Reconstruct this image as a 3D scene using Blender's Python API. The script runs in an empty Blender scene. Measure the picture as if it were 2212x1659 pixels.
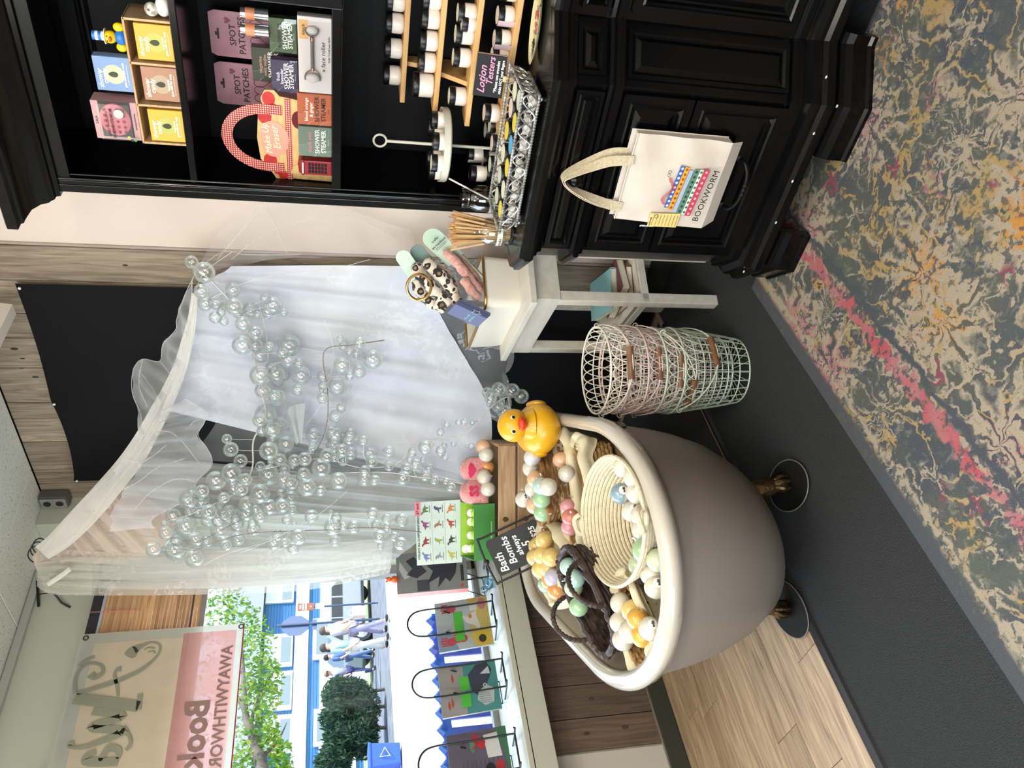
import bpy, bmesh, math, random
from mathutils import Vector, Matrix, Euler
random.seed(7)
SC = bpy.context.scene
COL = SC.collection
PI = math.pi
# ---------------------------------------------------------------- camera (the phone was held sideways: the frame is rolled)
cd = bpy.data.cameras.new('camera'); cam = bpy.data.objects.new('camera', cd); COL.objects.link(cam)
az, pitch = math.radians(133.0), math.radians(13.2)
head = Vector((math.cos(az), math.sin(az - math.radians(0)), 0)); head = Vector((-0.682, 0.7314, 0)).normalized()
fwd = (head * math.cos(pitch) + Vector((0, 0, -math.sin(pitch)))).normalized()
right = fwd.cross(Vector((0, 0, 1))).normalized(); down = fwd.cross(right).normalized()
mw = Matrix((( down.x, right.x, -fwd.x), (down.y, right.y, -fwd.y), (down.z, right.z, -fwd.z))).to_4x4()
cam.matrix_world = Matrix.Translation((0, 0, 1.5)) @ mw
cd.sensor_fit = 'HORIZONTAL'; cd.sensor_width = 36; cd.lens = 36 * 1661 / 2212; cd.clip_start = .02; cd.clip_end = 400
SC.camera = cam
# ---------------------------------------------------------------- sky, sun, assumed ceiling lamp, fill lamps added in the room and at both windows, exposure
W = bpy.data.worlds.new('sky'); SC.world = W; W.use_nodes = True
nt = W.node_tree; sky = nt.nodes.new('ShaderNodeTexSky'); sky.sky_type = 'NISHITA'; sky.sun_disc = False
sky.sun_elevation = math.radians(52); sky.sun_rotation = math.radians(40); sky.air_density = 1.0; sky.dust_density = 1.5
bgn = nt.nodes['Background']; bgn.inputs['Strength'].default_value = SKYSTR = 0.36
nt.links.new(sky.outputs[0], bgn.inputs[0])
def lamp(name, kind, energy, loc, direction, color=(1, 1, 1), size=(1, 1)):
    l = bpy.data.lights.new(name, kind); l.energy = energy; l.color = color
    o = bpy.data.objects.new(name, l); COL.objects.link(o); o.location = loc
    o.rotation_euler = Vector(direction).to_track_quat('-Z', 'Y').to_euler()
    if kind == 'AREA': l.shape = 'RECTANGLE'; l.size, l.size_y = size
    return o
sun = lamp('sun', 'SUN', 5.6, (5, 8, 12), (-.42, -.50, -.86), (1, .96, .9)); sun.data.angle = .01
for px, py in ((-.95, -.1), (.6, .4), (-1.5, -1.2), (.5, -1.2)):      # unseen point lamps, added to brighten the ceiling and upper walls
    p_ = lamp('fill_lamp', 'POINT', 27, (px, py, 2.40), (0, 0, -1), (1, .95, .88)); p_.data.shadow_soft_size = .10
lamp('assumed_ceiling_panel', 'AREA', 14, (-.9, .9, 2.86), (0, 0, -1), (1, .93, .82), (.6, 1.2))  # assumed ceiling panel, out of view
lamp('shop_window_fill', 'AREA', 40, (-3.56, .95, 1.62), (1, .05, -.12), (.80, .90, 1), (2.5, 1.6))  # unseen area lamp added inside the glass to strengthen light from this side
lamp('front_window_fill', 'AREA', 50, (-.6, -2.32, 1.5), (0, 1, -.02), (.84, .92, 1), (1.9, 1.6))  # unseen area lamp added at the assumed front window to brighten the walls
SC.view_settings.view_transform = 'Standard'; SC.view_settings.look = 'None'
SC.view_settings.exposure = EXPO = 0.74; SC.view_settings.gamma = 1; SC.view_settings.use_curve_mapping = False
cy = SC.cycles
cy.max_bounces = 7; cy.diffuse_bounces = 4; cy.glossy_bounces = 3; cy.transmission_bounces = 5; cy.transparent_max_bounces = 28
cy.caustics_reflective = False; cy.caustics_refractive = False; cy.sample_clamp_indirect = 6
cy.use_denoising = True
# ---------------------------------------------------------------- helpers
def lin(c):
    c = [x / 255 for x in c]
    return tuple((x / 12.92 if x <= .04045 else ((x + .055) / 1.055) ** 2.4) for x in c) + (1,)
MATS = {}
def P(name, rgb, rough=.5, metal=0, coat=0, rgb2=None, nscale=8, stretch=(1, 1, 1), bump=0, detail=5, lo=.35, hi=.65, emit=0, alpha=1, spec=.5, trans=0, rnd=0, sheen=0, dist=0):
    """principled material; rgb2 = second colour mixed in by a stretched noise; bump = noise relief; rnd = value shift per object"""
    if name in MATS: return MATS[name]
    m = bpy.data.materials.new(name); MATS[name] = m; m.use_nodes = True
    n, l = m.node_tree.nodes, m.node_tree.links; b = n['Principled BSDF']
    b.inputs['Roughness'].default_value = rough; b.inputs['Metallic'].default_value = metal
    b.inputs['Coat Weight'].default_value = coat; b.inputs['Coat Roughness'].default_value = .08
    b.inputs['Specular IOR Level'].default_value = spec; b.inputs['Sheen Weight'].default_value = sheen
    b.inputs['Alpha'].default_value = alpha; b.inputs['Transmission Weight'].default_value = trans
    b.inputs['Base Color'].default_value = lin(rgb)
    if emit: b.inputs['Emission Color'].default_value = lin(rgb); b.inputs['Emission Strength'].default_value = emit
    if rgb2 or bump or rnd:
        tc = n.new('ShaderNodeTexCoord'); mp = n.new('ShaderNodeMapping'); mp.inputs['Scale'].default_value = stretch
        l.new(tc.outputs['Object'], mp.inputs['Vector']); src = mp.outputs[0]
        oi = None
        if rnd:
            oi = n.new('ShaderNodeObjectInfo'); ad = n.new('ShaderNodeVectorMath'); ad.operation = 'MULTIPLY_ADD'
            cb = n.new('ShaderNodeCombineXYZ'); l.new(oi.outputs['Random'], cb.inputs[0]); l.new(oi.outputs['Random'], cb.inputs[1]); l.new(oi.outputs['Random'], cb.inputs[2])
            l.new(cb.outputs[0], ad.inputs[0]); ad.inputs[1].default_value = (37, 53, 29); l.new(src, ad.inputs[2]); src = ad.outputs[0]
        nz = n.new('ShaderNodeTexNoise'); nz.inputs['Scale'].default_value = nscale; nz.inputs['Detail'].default_value = detail; nz.inputs['Distortion'].default_value = dist
        l.new(src, nz.inputs['Vector'])
        cr = n.new('ShaderNodeValToRGB'); cr.color_ramp.elements[0].position = lo; cr.color_ramp.elements[1].position = hi
        cr.color_ramp.elements[0].color = lin(rgb); cr.color_ramp.elements[1].color = lin(rgb2 or rgb)
        l.new(nz.outputs['Fac'], cr.inputs['Fac']); out = cr.outputs[0]
        if rnd:
            hs = n.new('ShaderNodeHueSaturation'); mr = n.new('ShaderNodeMapRange'); mr.inputs['To Min'].default_value = 1 - rnd; mr.inputs['To Max'].default_value = 1 + rnd
            l.new(oi.outputs['Random'], mr.inputs['Value']); l.new(mr.outputs[0], hs.inputs['Value']); l.new(out, hs.inputs['Color']); out = hs.outputs[0]
        if rgb2 or rnd: l.new(out, b.inputs['Base Color'])
        if bump:
            bp = n.new('ShaderNodeBump'); bp.inputs['Strength'].default_value = bump; bp.inputs['Distance'].default_value = .01
            l.new(nz.outputs['Fac'], bp.inputs['Height']); l.new(bp.outputs[0], b.inputs['Normal'])
    return m
def sheer(name, rgb, fac, rgb2=None, lace=0, lscale=14, edge=.0, trl=.5):
    """thin see-through fabric: transparent mixed with diffuse + translucent; lace adds denser flower shaped patches"""
    if name in MATS: return MATS[name]
    m = bpy.data.materials.new(name); MATS[name] = m; m.use_nodes = True
    n, l = m.node_tree.nodes, m.node_tree.links; n.remove(n['Principled BSDF'])
    d = n.new('ShaderNodeBsdfDiffuse'); t = n.new('ShaderNodeBsdfTranslucent'); tr = n.new('ShaderNodeBsdfTransparent')
    d.inputs[0].default_value = lin(rgb); t.inputs[0].default_value = lin(rgb)
    mx = n.new('ShaderNodeMixShader'); mx.inputs[0].default_value = trl; l.new(d.outputs[0], mx.inputs[1]); l.new(t.outputs[0], mx.inputs[2])
    m2 = n.new('ShaderNodeMixShader'); l.new(tr.outputs[0], m2.inputs[1]); l.new(mx.outputs[0], m2.inputs[2])
    tc = n.new('ShaderNodeTexCoord'); nz = n.new('ShaderNodeTexNoise'); nz.inputs['Scale'].default_value = 5; nz.inputs['Detail'].default_value = 4
    l.new(tc.outputs['Object'], nz.inputs['Vector'])
    mr = n.new('ShaderNodeMapRange'); mr.inputs['From Min'].default_value = .3; mr.inputs['From Max'].default_value = .7
    mr.inputs['To Min'].default_value = fac * .85; mr.inputs['To Max'].default_value = min(1, fac * 1.15); l.new(nz.outputs['Fac'], mr.inputs['Value']); out = mr.outputs[0]
    if rgb2:
        n2 = n.new('ShaderNodeTexNoise'); n2.inputs['Scale'].default_value = 2.4; l.new(tc.outputs['Object'], n2.inputs['Vector'])
        cr = n.new('ShaderNodeValToRGB'); cr.color_ramp.elements[0].position = .38; cr.color_ramp.elements[1].position = .62
        cr.color_ramp.elements[0].color = lin(rgb); cr.color_ramp.elements[1].color = lin(rgb2); l.new(n2.outputs['Fac'], cr.inputs[0])
        l.new(cr.outputs[0], d.inputs[0]); l.new(cr.outputs[0], t.inputs[0])
    if lace:   # flower sprays woven denser than the net
        n3 = n.new('ShaderNodeTexNoise'); n3.inputs['Scale'].default_value = lscale * .32; l.new(tc.outputs['Object'], n3.inputs['Vector'])
        v = n.new('ShaderNodeTexNoise'); v.inputs['Scale'].default_value = lscale * 2.3; v.inputs['Detail'].default_value = 1.5; v.inputs['Distortion'].default_value = 1.2; l.new(tc.outputs['Object'], v.inputs['Vector'])
        c1 = n.new('ShaderNodeMath'); c1.operation = 'GREATER_THAN'; c1.inputs[1].default_value = .53; l.new(v.outputs['Fac'], c1.inputs[0])
        c2 = n.new('ShaderNodeMath'); c2.operation = 'GREATER_THAN'; c2.inputs[1].default_value = .545; l.new(n3.outputs['Fac'], c2.inputs[0])
        c3 = n.new('ShaderNodeMath'); c3.operation = 'MULTIPLY'; l.new(c1.outputs[0], c3.inputs[0]); l.new(c2.outputs[0], c3.inputs[1])
        c4 = n.new('ShaderNodeMath'); c4.operation = 'MULTIPLY_ADD'; c4.inputs[1].default_value = lace; c4.use_clamp = True; l.new(c3.outputs[0], c4.inputs[0]); l.new(out, c4.inputs[2]); out = c4.outputs[0]
    l.new(out, m2.inputs[0]); l.new(m2.outputs[0], n['Material Output'].inputs[0])
    return m
def bubble_mat():
    m = bpy.data.materials.new('clear_iridescent_plastic'); m.use_nodes = True
    n, l = m.node_tree.nodes, m.node_tree.links; n.remove(n['Principled BSDF'])
    lw = n.new('ShaderNodeLayerWeight'); lw.inputs[0].default_value = .32
    tr = n.new('ShaderNodeBsdfTransparent'); g = n.new('ShaderNodeBsdfGlossy'); g.inputs['Roughness'].default_value = .09
    df = n.new('ShaderNodeBsdfDiffuse'); df.inputs[0].default_value = (.8, .84, .86, 1)
    cr = n.new('ShaderNodeValToRGB'); e = cr.color_ramp.elements; e[0].position = 0; e[0].color = (.96, 1, .98, 1); e[1].position = 1; e[1].color = (1, 1, 1, 1)
    for p, c in ((.35, (.85, 1, .95, 1)), (.5, (1, .97, .82, 1)), (.65, (.88, .92, 1, 1))): x = e.new(p); x.color = c
    l.new(lw.outputs['Facing'], cr.inputs[0]); l.new(cr.outputs[0], g.inputs[0])
    mg = n.new('ShaderNodeMixShader'); mg.inputs[0].default_value = .30; l.new(g.outputs[0], mg.inputs[1]); l.new(df.outputs[0], mg.inputs[2])
    mr = n.new('ShaderNodeMapRange'); mr.inputs['To Min'].default_value = .14; mr.inputs['To Max'].default_value = .75; l.new(lw.outputs['Fresnel'], mr.inputs['Value'])
    mx = n.new('ShaderNodeMixShader'); l.new(mr.outputs[0], mx.inputs[0]); l.new(tr.outputs[0], mx.inputs[1]); l.new(mg.outputs[0], mx.inputs[2])
    l.new(mx.outputs[0], n['Material Output'].inputs[0]); return m
def clear(name, rgb=(255, 255, 255), base=.06, top=.6, rough=.03):
    """thin clear glass or film"""
    if name in MATS: return MATS[name]
    m = bpy.data.materials.new(name); MATS[name] = m; m.use_nodes = True
    n, l = m.node_tree.nodes, m.node_tree.links; n.remove(n['Principled BSDF'])
    lw = n.new('ShaderNodeLayerWeight'); lw.inputs[0].default_value = .3
    tr = n.new('ShaderNodeBsdfTransparent'); tr.inputs[0].default_value = lin(rgb); g = n.new('ShaderNodeBsdfGlossy'); g.inputs['Roughness'].default_value = rough
    mr = n.new('ShaderNodeMapRange'); mr.inputs['To Min'].default_value = base; mr.inputs['To Max'].default_value = top; l.new(lw.outputs['Fresnel'], mr.inputs['Value'])
    mx = n.new('ShaderNodeMixShader'); l.new(mr.outputs[0], mx.inputs[0]); l.new(tr.outputs[0], mx.inputs[1]); l.new(g.outputs[0], mx.inputs[2])
    l.new(mx.outputs[0], n['Material Output'].inputs[0]); return m
class M:
    """collects shapes in one bmesh; every shape may carry a material slot index"""
    def __init__(s): s.b = bmesh.new()
    def face(s, vs, mi=0):
        try: f = s.b.faces.new(vs); f.material_index = mi; return f
        except ValueError: return None
    def box(s, c, d, rz=0, mi=0, taper=1, R=None):
        c = Vector(c); hx, hy, hz = d[0] / 2, d[1] / 2, d[2] / 2; R = R or Matrix.Rotation(rz, 3, 'Z')
        v = [s.b.verts.new(c + R @ Vector((x * hx * (taper if z < 0 else 1), y * hy * (taper if z < 0 else 1), z * hz))) for z in (-1, 1) for x, y in ((-1, -1), (1, -1), (1, 1), (-1, 1))]
        for q in ((3, 2, 1, 0), (4, 5, 6, 7), (0, 1, 5, 4), (1, 2, 6, 5), (2, 3, 7, 6), (3, 0, 4, 7)): s.face([v[i] for i in q], mi)
        return s
    def tube(s, pts, r, n=6, closed=False, mi=0, cap=True):
        pts = [Vector(p) for p in pts]; k = len(pts); rs = r if isinstance(r, (list, tuple)) else [r] * k; rings = []; nrm = None
        for i, p in enumerate(pts):
            a = pts[i - 1] if (i or closed) else p; b = pts[(i + 1) % k] if (i < k - 1 or closed) else p
            t = (b - a); t = t.normalized() if t.length > 1e-9 else Vector((0, 0, 1))
            if nrm is None: nrm = t.orthogonal().normalized()
            nrm = (nrm - t * nrm.dot(t)); nrm = nrm.normalized() if nrm.length > 1e-6 else t.orthogonal().normalized()
            bn = t.cross(nrm)
            rings.append([s.b.verts.new(p + (nrm * math.cos(2 * PI * j / n) + bn * math.sin(2 * PI * j / n)) * rs[i]) for j in range(n)])
        for i in range(k if closed else k - 1):
            A, B = rings[i], rings[(i + 1) % k]
            for j in range(n): s.face([A[j], A[(j + 1) % n], B[(j + 1) % n], B[j]], mi)
        if cap and not closed: s.face(rings[0][::-1], mi); s.face(rings[-1], mi)
        return s
    def lathe(s, prof, n=20, c=(0, 0, 0), mi=0, sx=1, sy=1, cap=True, R=None, mis=None):
        c = Vector(c); rings = []; R = R or Matrix.Identity(3)
        for r, z in prof: rings.append([s.b.verts.new(c + R @ Vector((r * sx * math.cos(2 * PI * j / n), r * sy * math.sin(2 * PI * j / n), z))) for j in range(n)])
        for i in range(len(rings) - 1):
            for j in range(n): s.face([rings[i][j], rings[i][(j + 1) % n], rings[i + 1][(j + 1) % n], rings[i + 1][j]], mis[i] if mis else mi)
        if cap:
            if prof[0][0] > 1e-6: s.face(rings[0][::-1], mis[0] if mis else mi)
            if prof[-1][0] > 1e-6: s.face(rings[-1], mis[-1] if mis else mi)
        return s
    def sph(s, c, r, n=14, m=9, sc=(1, 1, 1), mi=0, R=None):
        c = Vector(c); R = R or Matrix.Identity(3); top = s.b.verts.new(c + R @ Vector((0, 0, r * sc[2]))); bot = s.b.verts.new(c - R @ Vector((0, 0, r * sc[2]))); rings = []
        for i in range(1, m):
            a = PI * i / m; rings.append([s.b.verts.new(c + R @ Vector((r * sc[0] * math.sin(a) * math.cos(2 * PI * j / n), r * sc[1] * math.sin(a) * math.sin(2 * PI * j / n), r * sc[2] * math.cos(a)))) for j in range(n)])
        for j in range(n):
            s.face([top, rings[0][j], rings[0][(j + 1) % n]], mi); s.face([bot, rings[-1][(j + 1) % n], rings[-1][j]], mi)
            for i in range(m - 2): s.face([rings[i][j], rings[i + 1][j], rings[i + 1][(j + 1) % n], rings[i][(j + 1) % n]], mi)
        return s
    def grid(s, f, nu, nv, mi=0, wrap=False):
        g = [[s.b.verts.new(Vector(f(i / nu, j / nv))) for j in range(nv + 1)] for i in range(nu if wrap else nu + 1)]
        for i in range(nu):
            for j in range(nv): s.face([g[i][j], g[(i + 1) % len(g)][j], g[(i + 1) % len(g)][j + 1], g[i][j + 1]], mi)
        return s
    def prism(s, poly, off, mi=0, side=None):
        """planar polygon (3-D points) pushed along off"""
        a = [s.b.verts.new(Vector(p)) for p in poly]; off = Vector(off); b = [s.b.verts.new(Vector(p) + off) for p in poly]; n = len(a)
        s.face(a[::-1], mi); s.face(b, mi)
        for i in range(n): s.face([a[i], a[(i + 1) % n], b[(i + 1) % n], b[i]], mi if side is None else side)
        return s
    def quad(s, a, b, c, d, mi=0): s.face([s.b.verts.new(Vector(p)) for p in (a, b, c, d)], mi); return s
    def sweep(s, path, prof, mi=0, closed=False):
        """moulding: prof (out, z) carried along a plan path, mitred; out is to the right of travel"""
        n = len(path); P2 = [Vector(p) for p in path]; offs = []
        for i in range(n):
            d0 = (P2[i] - P2[i - 1]).normalized() if (i or closed) else None; d1 = (P2[(i + 1) % n] - P2[i]).normalized() if (i < n - 1 or closed) else None
            d0 = d0 or d1; d1 = d1 or d0
            n0, n1 = Vector((d0.y, -d0.x)), Vector((d1.y, -d1.x)); b = (n0 + n1).normalized(); offs.append(b / max(.3, b.dot(n0)))
        rows = [[s.b.verts.new((P2[i].x + offs[i].x * o, P2[i].y + offs[i].y * o, z)) for o, z in prof] for i in range(n)]
        for i in range(n if closed else n - 1):
            A, B = rows[i], rows[(i + 1) % n]
            for j in range(len(prof) - 1): s.face([A[j], B[j], B[j + 1], A[j + 1]], mi)
        return s
    def done(s, name, mats, smooth=False, bevel=0, seg=2, shift=None, sharp=None):
        bmesh.ops.recalc_face_normals(s.b, faces=s.b.faces)
        if bevel: bmesh.ops.bevel(s.b, geom=[e for e in s.b.edges if len(e.link_faces) == 2 and e.calc_face_angle(0) > .5], offset=bevel, segments=seg, affect='EDGES', profile=.6)
        if shift is not None: bmesh.ops.translate(s.b, verts=s.b.verts, vec=-Vector(shift))
        me = bpy.data.meshes.new(name); s.b.to_mesh(me); s.b.free()
        for m in (mats if isinstance(mats, (list, tuple)) else [mats]): me.materials.append(m)
        if smooth:
            me.polygons.foreach_set('use_smooth', [True] * len(me.polygons))
            me.set_sharp_from_angle(angle=sharp or math.radians(42))
        return me
def ob(name, mb, mats, parent=None, loc=(0, 0, 0), rot=(0, 0, 0), smooth=False, bevel=0, seg=2, world=False, sharp=None):
    """one mesh object; world=True: the shapes were drawn in world coordinates, keep them there under the parent"""
    sh = None
    if world and parent is not None:
        q = parent; sh = Vector((0, 0, 0))
        while q: sh += q.location; q = q.parent
    me = mb if isinstance(mb, bpy.types.Mesh) else mb.done(name, mats, smooth, bevel, seg, sh, sharp)
    o = bpy.data.objects.new(name, me); COL.objects.link(o); o.location = loc; o.rotation_euler = rot
    if parent is not None: o.parent = parent
    return o
def tag(o, label=None, cat=None, group=None, kind=None):
    if label: o['label'] = label
    if cat: o['category'] = cat
    if group: o['group'] = group
    if kind: o['kind'] = kind
    return o
def thing(name, label, cat, loc=(0, 0, 0), rz=0, group=None, rot=None):
    o = bpy.data.objects.new(name, None); COL.objects.link(o); o.location = loc; o.rotation_euler = rot or (0, 0, rz); o.empty_display_size = .05
    return tag(o, label, cat, group)
def dup(o, parent=None, **kw):
    c = o.copy(); COL.objects.link(c); c.parent = parent
    for ch in o.children: dup(ch, c)
    for k, v in kw.items():
        if k in ('loc', 'rot', 'scale'): setattr(c, {'loc': 'location', 'rot': 'rotation_euler', 'scale': 'scale'}[k], v)
        else: c[k] = v
    return c
def txt(s, size, mat, parent, loc, rot=(PI / 2, 0, 0), align='CENTER', shear=0, ext=.0003, sp=1, name='lettering', bold=0, xs=1):
    c = bpy.data.curves.new(name, 'FONT'); c.body = s; c.size = size; c.align_x = align; c.align_y = 'CENTER'; c.shear = shear; c.extrude = ext; c.space_character = sp; c.offset = bold; c.resolution_u = 2
    c.materials.append(mat); q = bpy.data.objects.new(name, c); me = bpy.data.meshes.new_from_object(q); bpy.data.objects.remove(q); bpy.data.curves.remove(c)
    o = bpy.data.objects.new(name, me); COL.objects.link(o); o.parent = parent; o.location = loc; o.rotation_euler = rot; o.scale = (xs, 1, 1); return o
def arc(c, r, a0, a1, n, u=(1, 0, 0), v=(0, 0, 1), ru=1, rv=1):
    c, u, v = Vector(c), Vector(u), Vector(v)
    return [c + u * r * ru * math.cos(a0 + (a1 - a0) * i / n) + v * r * rv * math.sin(a0 + (a1 - a0) * i / n) for i in range(n + 1)]
def smooth_path(pts, k=6, closed=False):
    pts = [Vector(p) for p in pts]; n = len(pts); out = []
    for i in range(n if closed else n - 1):
        g = lambda j: pts[j % n] if closed else pts[max(0, min(n - 1, j))]
        p0, p1, p2, p3 = g(i - 1), g(i), g(i + 1), g(i + 2)
        for q in range(k):
            t = q / k; out.append(.5 * ((2 * p1) + (p2 - p0) * t + (2 * p0 - 5 * p1 + 4 * p2 - p3) * t * t + (3 * p1 - p0 - 3 * p2 + p3) * t ** 3))
    if not closed: out.append(pts[-1])
    return out
ORD = 'first second third fourth fifth sixth seventh eighth ninth tenth eleventh twelfth thirteenth fourteenth fifteenth sixteenth seventeenth eighteenth nineteenth twentieth'.split()
# ---------------------------------------------------------------- the room: x runs along the back wall, y along the window wall
XW, XU, YB, ZC, XR, YF = -3.30, -3.52, 2.74, 2.90, 1.6, -2.4
def struct(o): o['kind'] = 'structure'; return o
carpet = P('charcoal_carpet', (31, 32, 34), .95, rgb2=(56, 57, 58), nscale=260, bump=.9, detail=2, lo=.3, hi=.75)
floor = struct(ob('floor', M().box(((-2.05 + XR) / 2, (YF + YB) / 2, -.05), (XR + 2.05, YB - YF + .2, .1)), carpet))
oak = P('oak_vinyl_plank', (128, 104, 80), .42, rgb2=(184, 158, 126), nscale=5, stretch=(9, .7, 1), detail=8, rnd=.14, lo=.3, hi=.7, dist=1.2, bump=.08)
random.seed(3)
for i in range(8):
    x1 = -2.055 - i * .158; y = YF + random.random() * -1.0; k = 0
    while y < YB:
        L_ = 1.22; y0, y1 = max(y, YF), min(y + L_, YB)
        if y1 - y0 > .05: ob('plank', M().box((x1 - .079, (y0 + y1) / 2, -.006), (.156, y1 - y0 - .002, .012)), oak, floor, bevel=.001, seg=1)
        y += L_
ob('edge_strip', M().prism([(-2.075, 0, 0), (-2.03, 0, 0), (-2.036, 0, .009), (-2.052, 0, .013), (-2.069, 0, .009)], (0, 5.0, 0)), P('black_rubber_edging', (38, 37, 38), .35), floor, loc=(0, YF, 0))
ob('subfloor', M().box((-2.72, (YF + YB) / 2, -.06), (1.36, YB - YF + .2, .09)), P('dark_gap', (30, 24, 20), .9), floor)
# ceiling of mineral-fibre tiles
gap = P('tile_gap', (95, 98, 88), .9)
ceil = struct(ob('ceiling', M().box(((XU + XR) / 2 - .2, (YF + YB) / 2, ZC + .06), (XR - XU + .6, YB - YF + .4, .08)), gap))
tilem = P('mineral_fibre_tile', (176, 178, 164), .9, rgb2=(236, 238, 226), nscale=85, detail=2, lo=.30, hi=.38, bump=.15)
tile_me = M().box((0, 0, 0), (.606, .606, .02)).done('tile', tilem, bevel=.003, seg=1)
for i in range(9):
    for j in range(9):
        x, y = XU + .10 + .61 * i, YB - .31 - .61 * j
        if x < XR and y > YF: ob('tile', tile_me, None, ceil, loc=(x, y, ZC + .012))
grey_green = P('sage_white_paint', (186, 189, 172), .75)
beige = P('pale_pinkish_beige_paint', (222, 207, 194), .7, rgb2=(214, 196, 182), nscale=2.2, stretch=(1, 1, .3))
barn = P('weathered_board', (112, 98, 82), .8, rgb2=(176, 160, 138), nscale=4, stretch=(11, 11, .8), detail=9, rnd=.16, lo=.25, hi=.75, dist=1.6, bump=.25)
barnd = P('brown_board', (74, 60, 50), .75, rgb2=(112, 92, 76), nscale=4, stretch=(11, 11, .8), detail=9, rnd=.15, lo=.25, hi=.75, dist=1.4, bump=.25)
wb = struct(ob('wall_back', M().box(((XU + XR) / 2, YB + .1, ZC / 2), (XR - XU + .8, .16, ZC + .1)), P('dark_seam', (40, 34, 30), .9)))
seams = [-3.52, -3.228, -3.089, -2.926, -2.772, -2.669, -2.462, -2.295, -2.165, -2.0, -1.837]
for a, b in zip(seams, seams[1:]):
    ob('plank', M().box(((a + b) / 2, YB + .01, ZC / 2), (b - a - .004, .02 + random.random() * .003, ZC)), barn, wb, bevel=.002, seg=1)
knot = P('dark_knot', (66, 54, 44), .8)
for x, z, r in ((-1.912, 2.294) + (.011,), (-2.353, 2.793) + (.013,), (-2.407, 2.775) + (.009,), (-2.513, 2.75) + (.011,), (-2.462, 2.792) + (.006,)):
    ob('knot', M().sph((x, YB - .0005, z), r, 10, 5, sc=(.62, .12, 1.3)), knot, wb, smooth=True)
ob('painted_panel', M().box(((-1.832 + XR) / 2, YB + .012, ZC / 2), (XR + 1.832, .03, ZC)), beige, wb)
ob('bead', M().tube([(-1.824, YB - .003, 0), (-1.824, YB - .003, ZC)], .007, 8), P('taupe_bead', (168, 152, 140), .6), wb)
struct(ob('baseboard_back', M().box(((XU + XR) / 2, YB - .008, .05), (XR - XU, .018, .1)), P('dark_green_paint', (52, 55, 46), .5)))
struct(ob('trim_1', M().box((-3.44, YB - .08, ZC / 2), (.2, .16, ZC)), grey_green))                        # boxed-in pipe column in the corner
bm_ = ob('trim_2', M().prism([(-2.01, 2.6, 2.679), (-2.059, 2.6, 2.678), (-2.04, 2.6, 2.93), (-1.98, 2.6, 2.93)], (0, -2.6, 0)), P('beam_paint', (220, 212, 200), .7)); struct(bm_)
# window wall with its deep sill, wainscot boards and white panel
GX = -3.60
wl = struct(ob('wall_left', M().box((XW - .17, (YF + YB) / 2, .34), (.34, YB - YF + .3, .68)).box((XU - .09, (YF + YB) / 2, 2.76), (.18, YB - YF + .3, .30)).box((XU - .09, 2.58, 1.63), (.18, .36, 1.98)).box((XU - .09, -1.5, 1.63), (.18, 1.9, 1.98)), grey_green))
ob('crown_strip', M().box((XU + .012, .2, ZC - .02), (.024, 4.6, .035)), P('trim_lightgrey', (176, 178, 168), .6), wl, bevel=.003)
ys = [2.60, 2.42, 2.28, 2.1, 1.97, 1.809, 1.734, 1.662, 1.511, 1.36, 1.219]
for a, b in zip(ys, ys[1:]):
    ob('plank', M().box((XW + .008, (a + b) / 2, .343), (.016 + random.random() * .004, a - b - .004, .525)), barnd, wl, bevel=.002, seg=1)
for y, z, r in ((1.44, .36, .012), (1.29, .42, .012), (1.30, .24, .014), (1.59, .56, .005)):
    ob('knot', M().sph((XW + .018, y, z), r, 10, 5, sc=(.12, .7, 1.2)), knot, wl, smooth=True)
ob('panel_lower', M().box((XW + .006, -.5, .343), (.014, 3.42, .525)), P('offwhite_panel', (186, 180, 168), .6), wl)
struct(ob('baseboard_left', M().box((XW + .02, .1, .045), (.03, 5.0, .08)).box((XW + .018, .1, .088), (.02, 5.0, .006), mi=1), [P('dark_green_paint', (52, 55, 46), .5), P('caulk', (150, 140, 124), .7)], bevel=.002))
sillm = P('sill_paint', (178, 176, 160), .45)
struct(ob('trim_3', M().box(((GX - .06 + -3.15) / 2, .72, .714), (-3.15 - GX + .06, 3.7, .028)).box((-3.163, .72, .66), (.026, 3.7, .10)), sillm, bevel=.003))
blackfr = P('window_frame_paint', (150, 150, 146), .5)
win = thing('window_1', None, None, (GX, .925, .73)); struct(win)
fr = M().box((0, 0, .012), (.05, 2.96, .03)).box((0, 0, 1.86), (.05, 2.96, .05)).box((0, 1.45, .92), (.05, .06, 1.84)).box((0, -1.45, .92), (.05, .06, 1.84))
ob('window_frame', fr, blackfr, win, bevel=.004)
ob('window_pane', M().box((0, 0, .92), (.006, 2.86, 1.82)), clear('window_glass', (246, 250, 250), .02, .35, .01), win)
struct(ob('wall_right', M().box((XR + .1, (YF + YB) / 2, ZC / 2), (.2, YB - YF + .4, ZC)), P('shelved_wall_brown', (120, 104, 90), .8)))
shopw = P('shelved_wall_brown', (120, 104, 90), .8)
wf = M().box((XW + 1.0, YF - .1, ZC / 2), (2.2, .2, ZC)).box((XR - .45, YF - .1, ZC / 2), (1.1, .2, ZC)).box((-.6, YF - .1, .3), (2.2, .2, .6)).box((-.6, YF - .1, 2.6), (2.2, .2, .4))
struct(ob('wall_front', wf, shopw))
w2 = thing('window_2', None, None, (-.6, YF - .1, .6)); struct(w2)  # assumed window behind the camera, its opening lets in sky light
ob('window_frame', M().box((0, 0, .02), (2.0, .06, .05)).box((0, 0, 1.78), (2.0, .06, .05)).box((-.8, 0, .9), (.06, .06, 1.8)).box((.86, 0, .9), (.06, .06, 1.8)).box((.05, 0, .9), (.06, .06, 1.8)), blackfr, w2)
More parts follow.
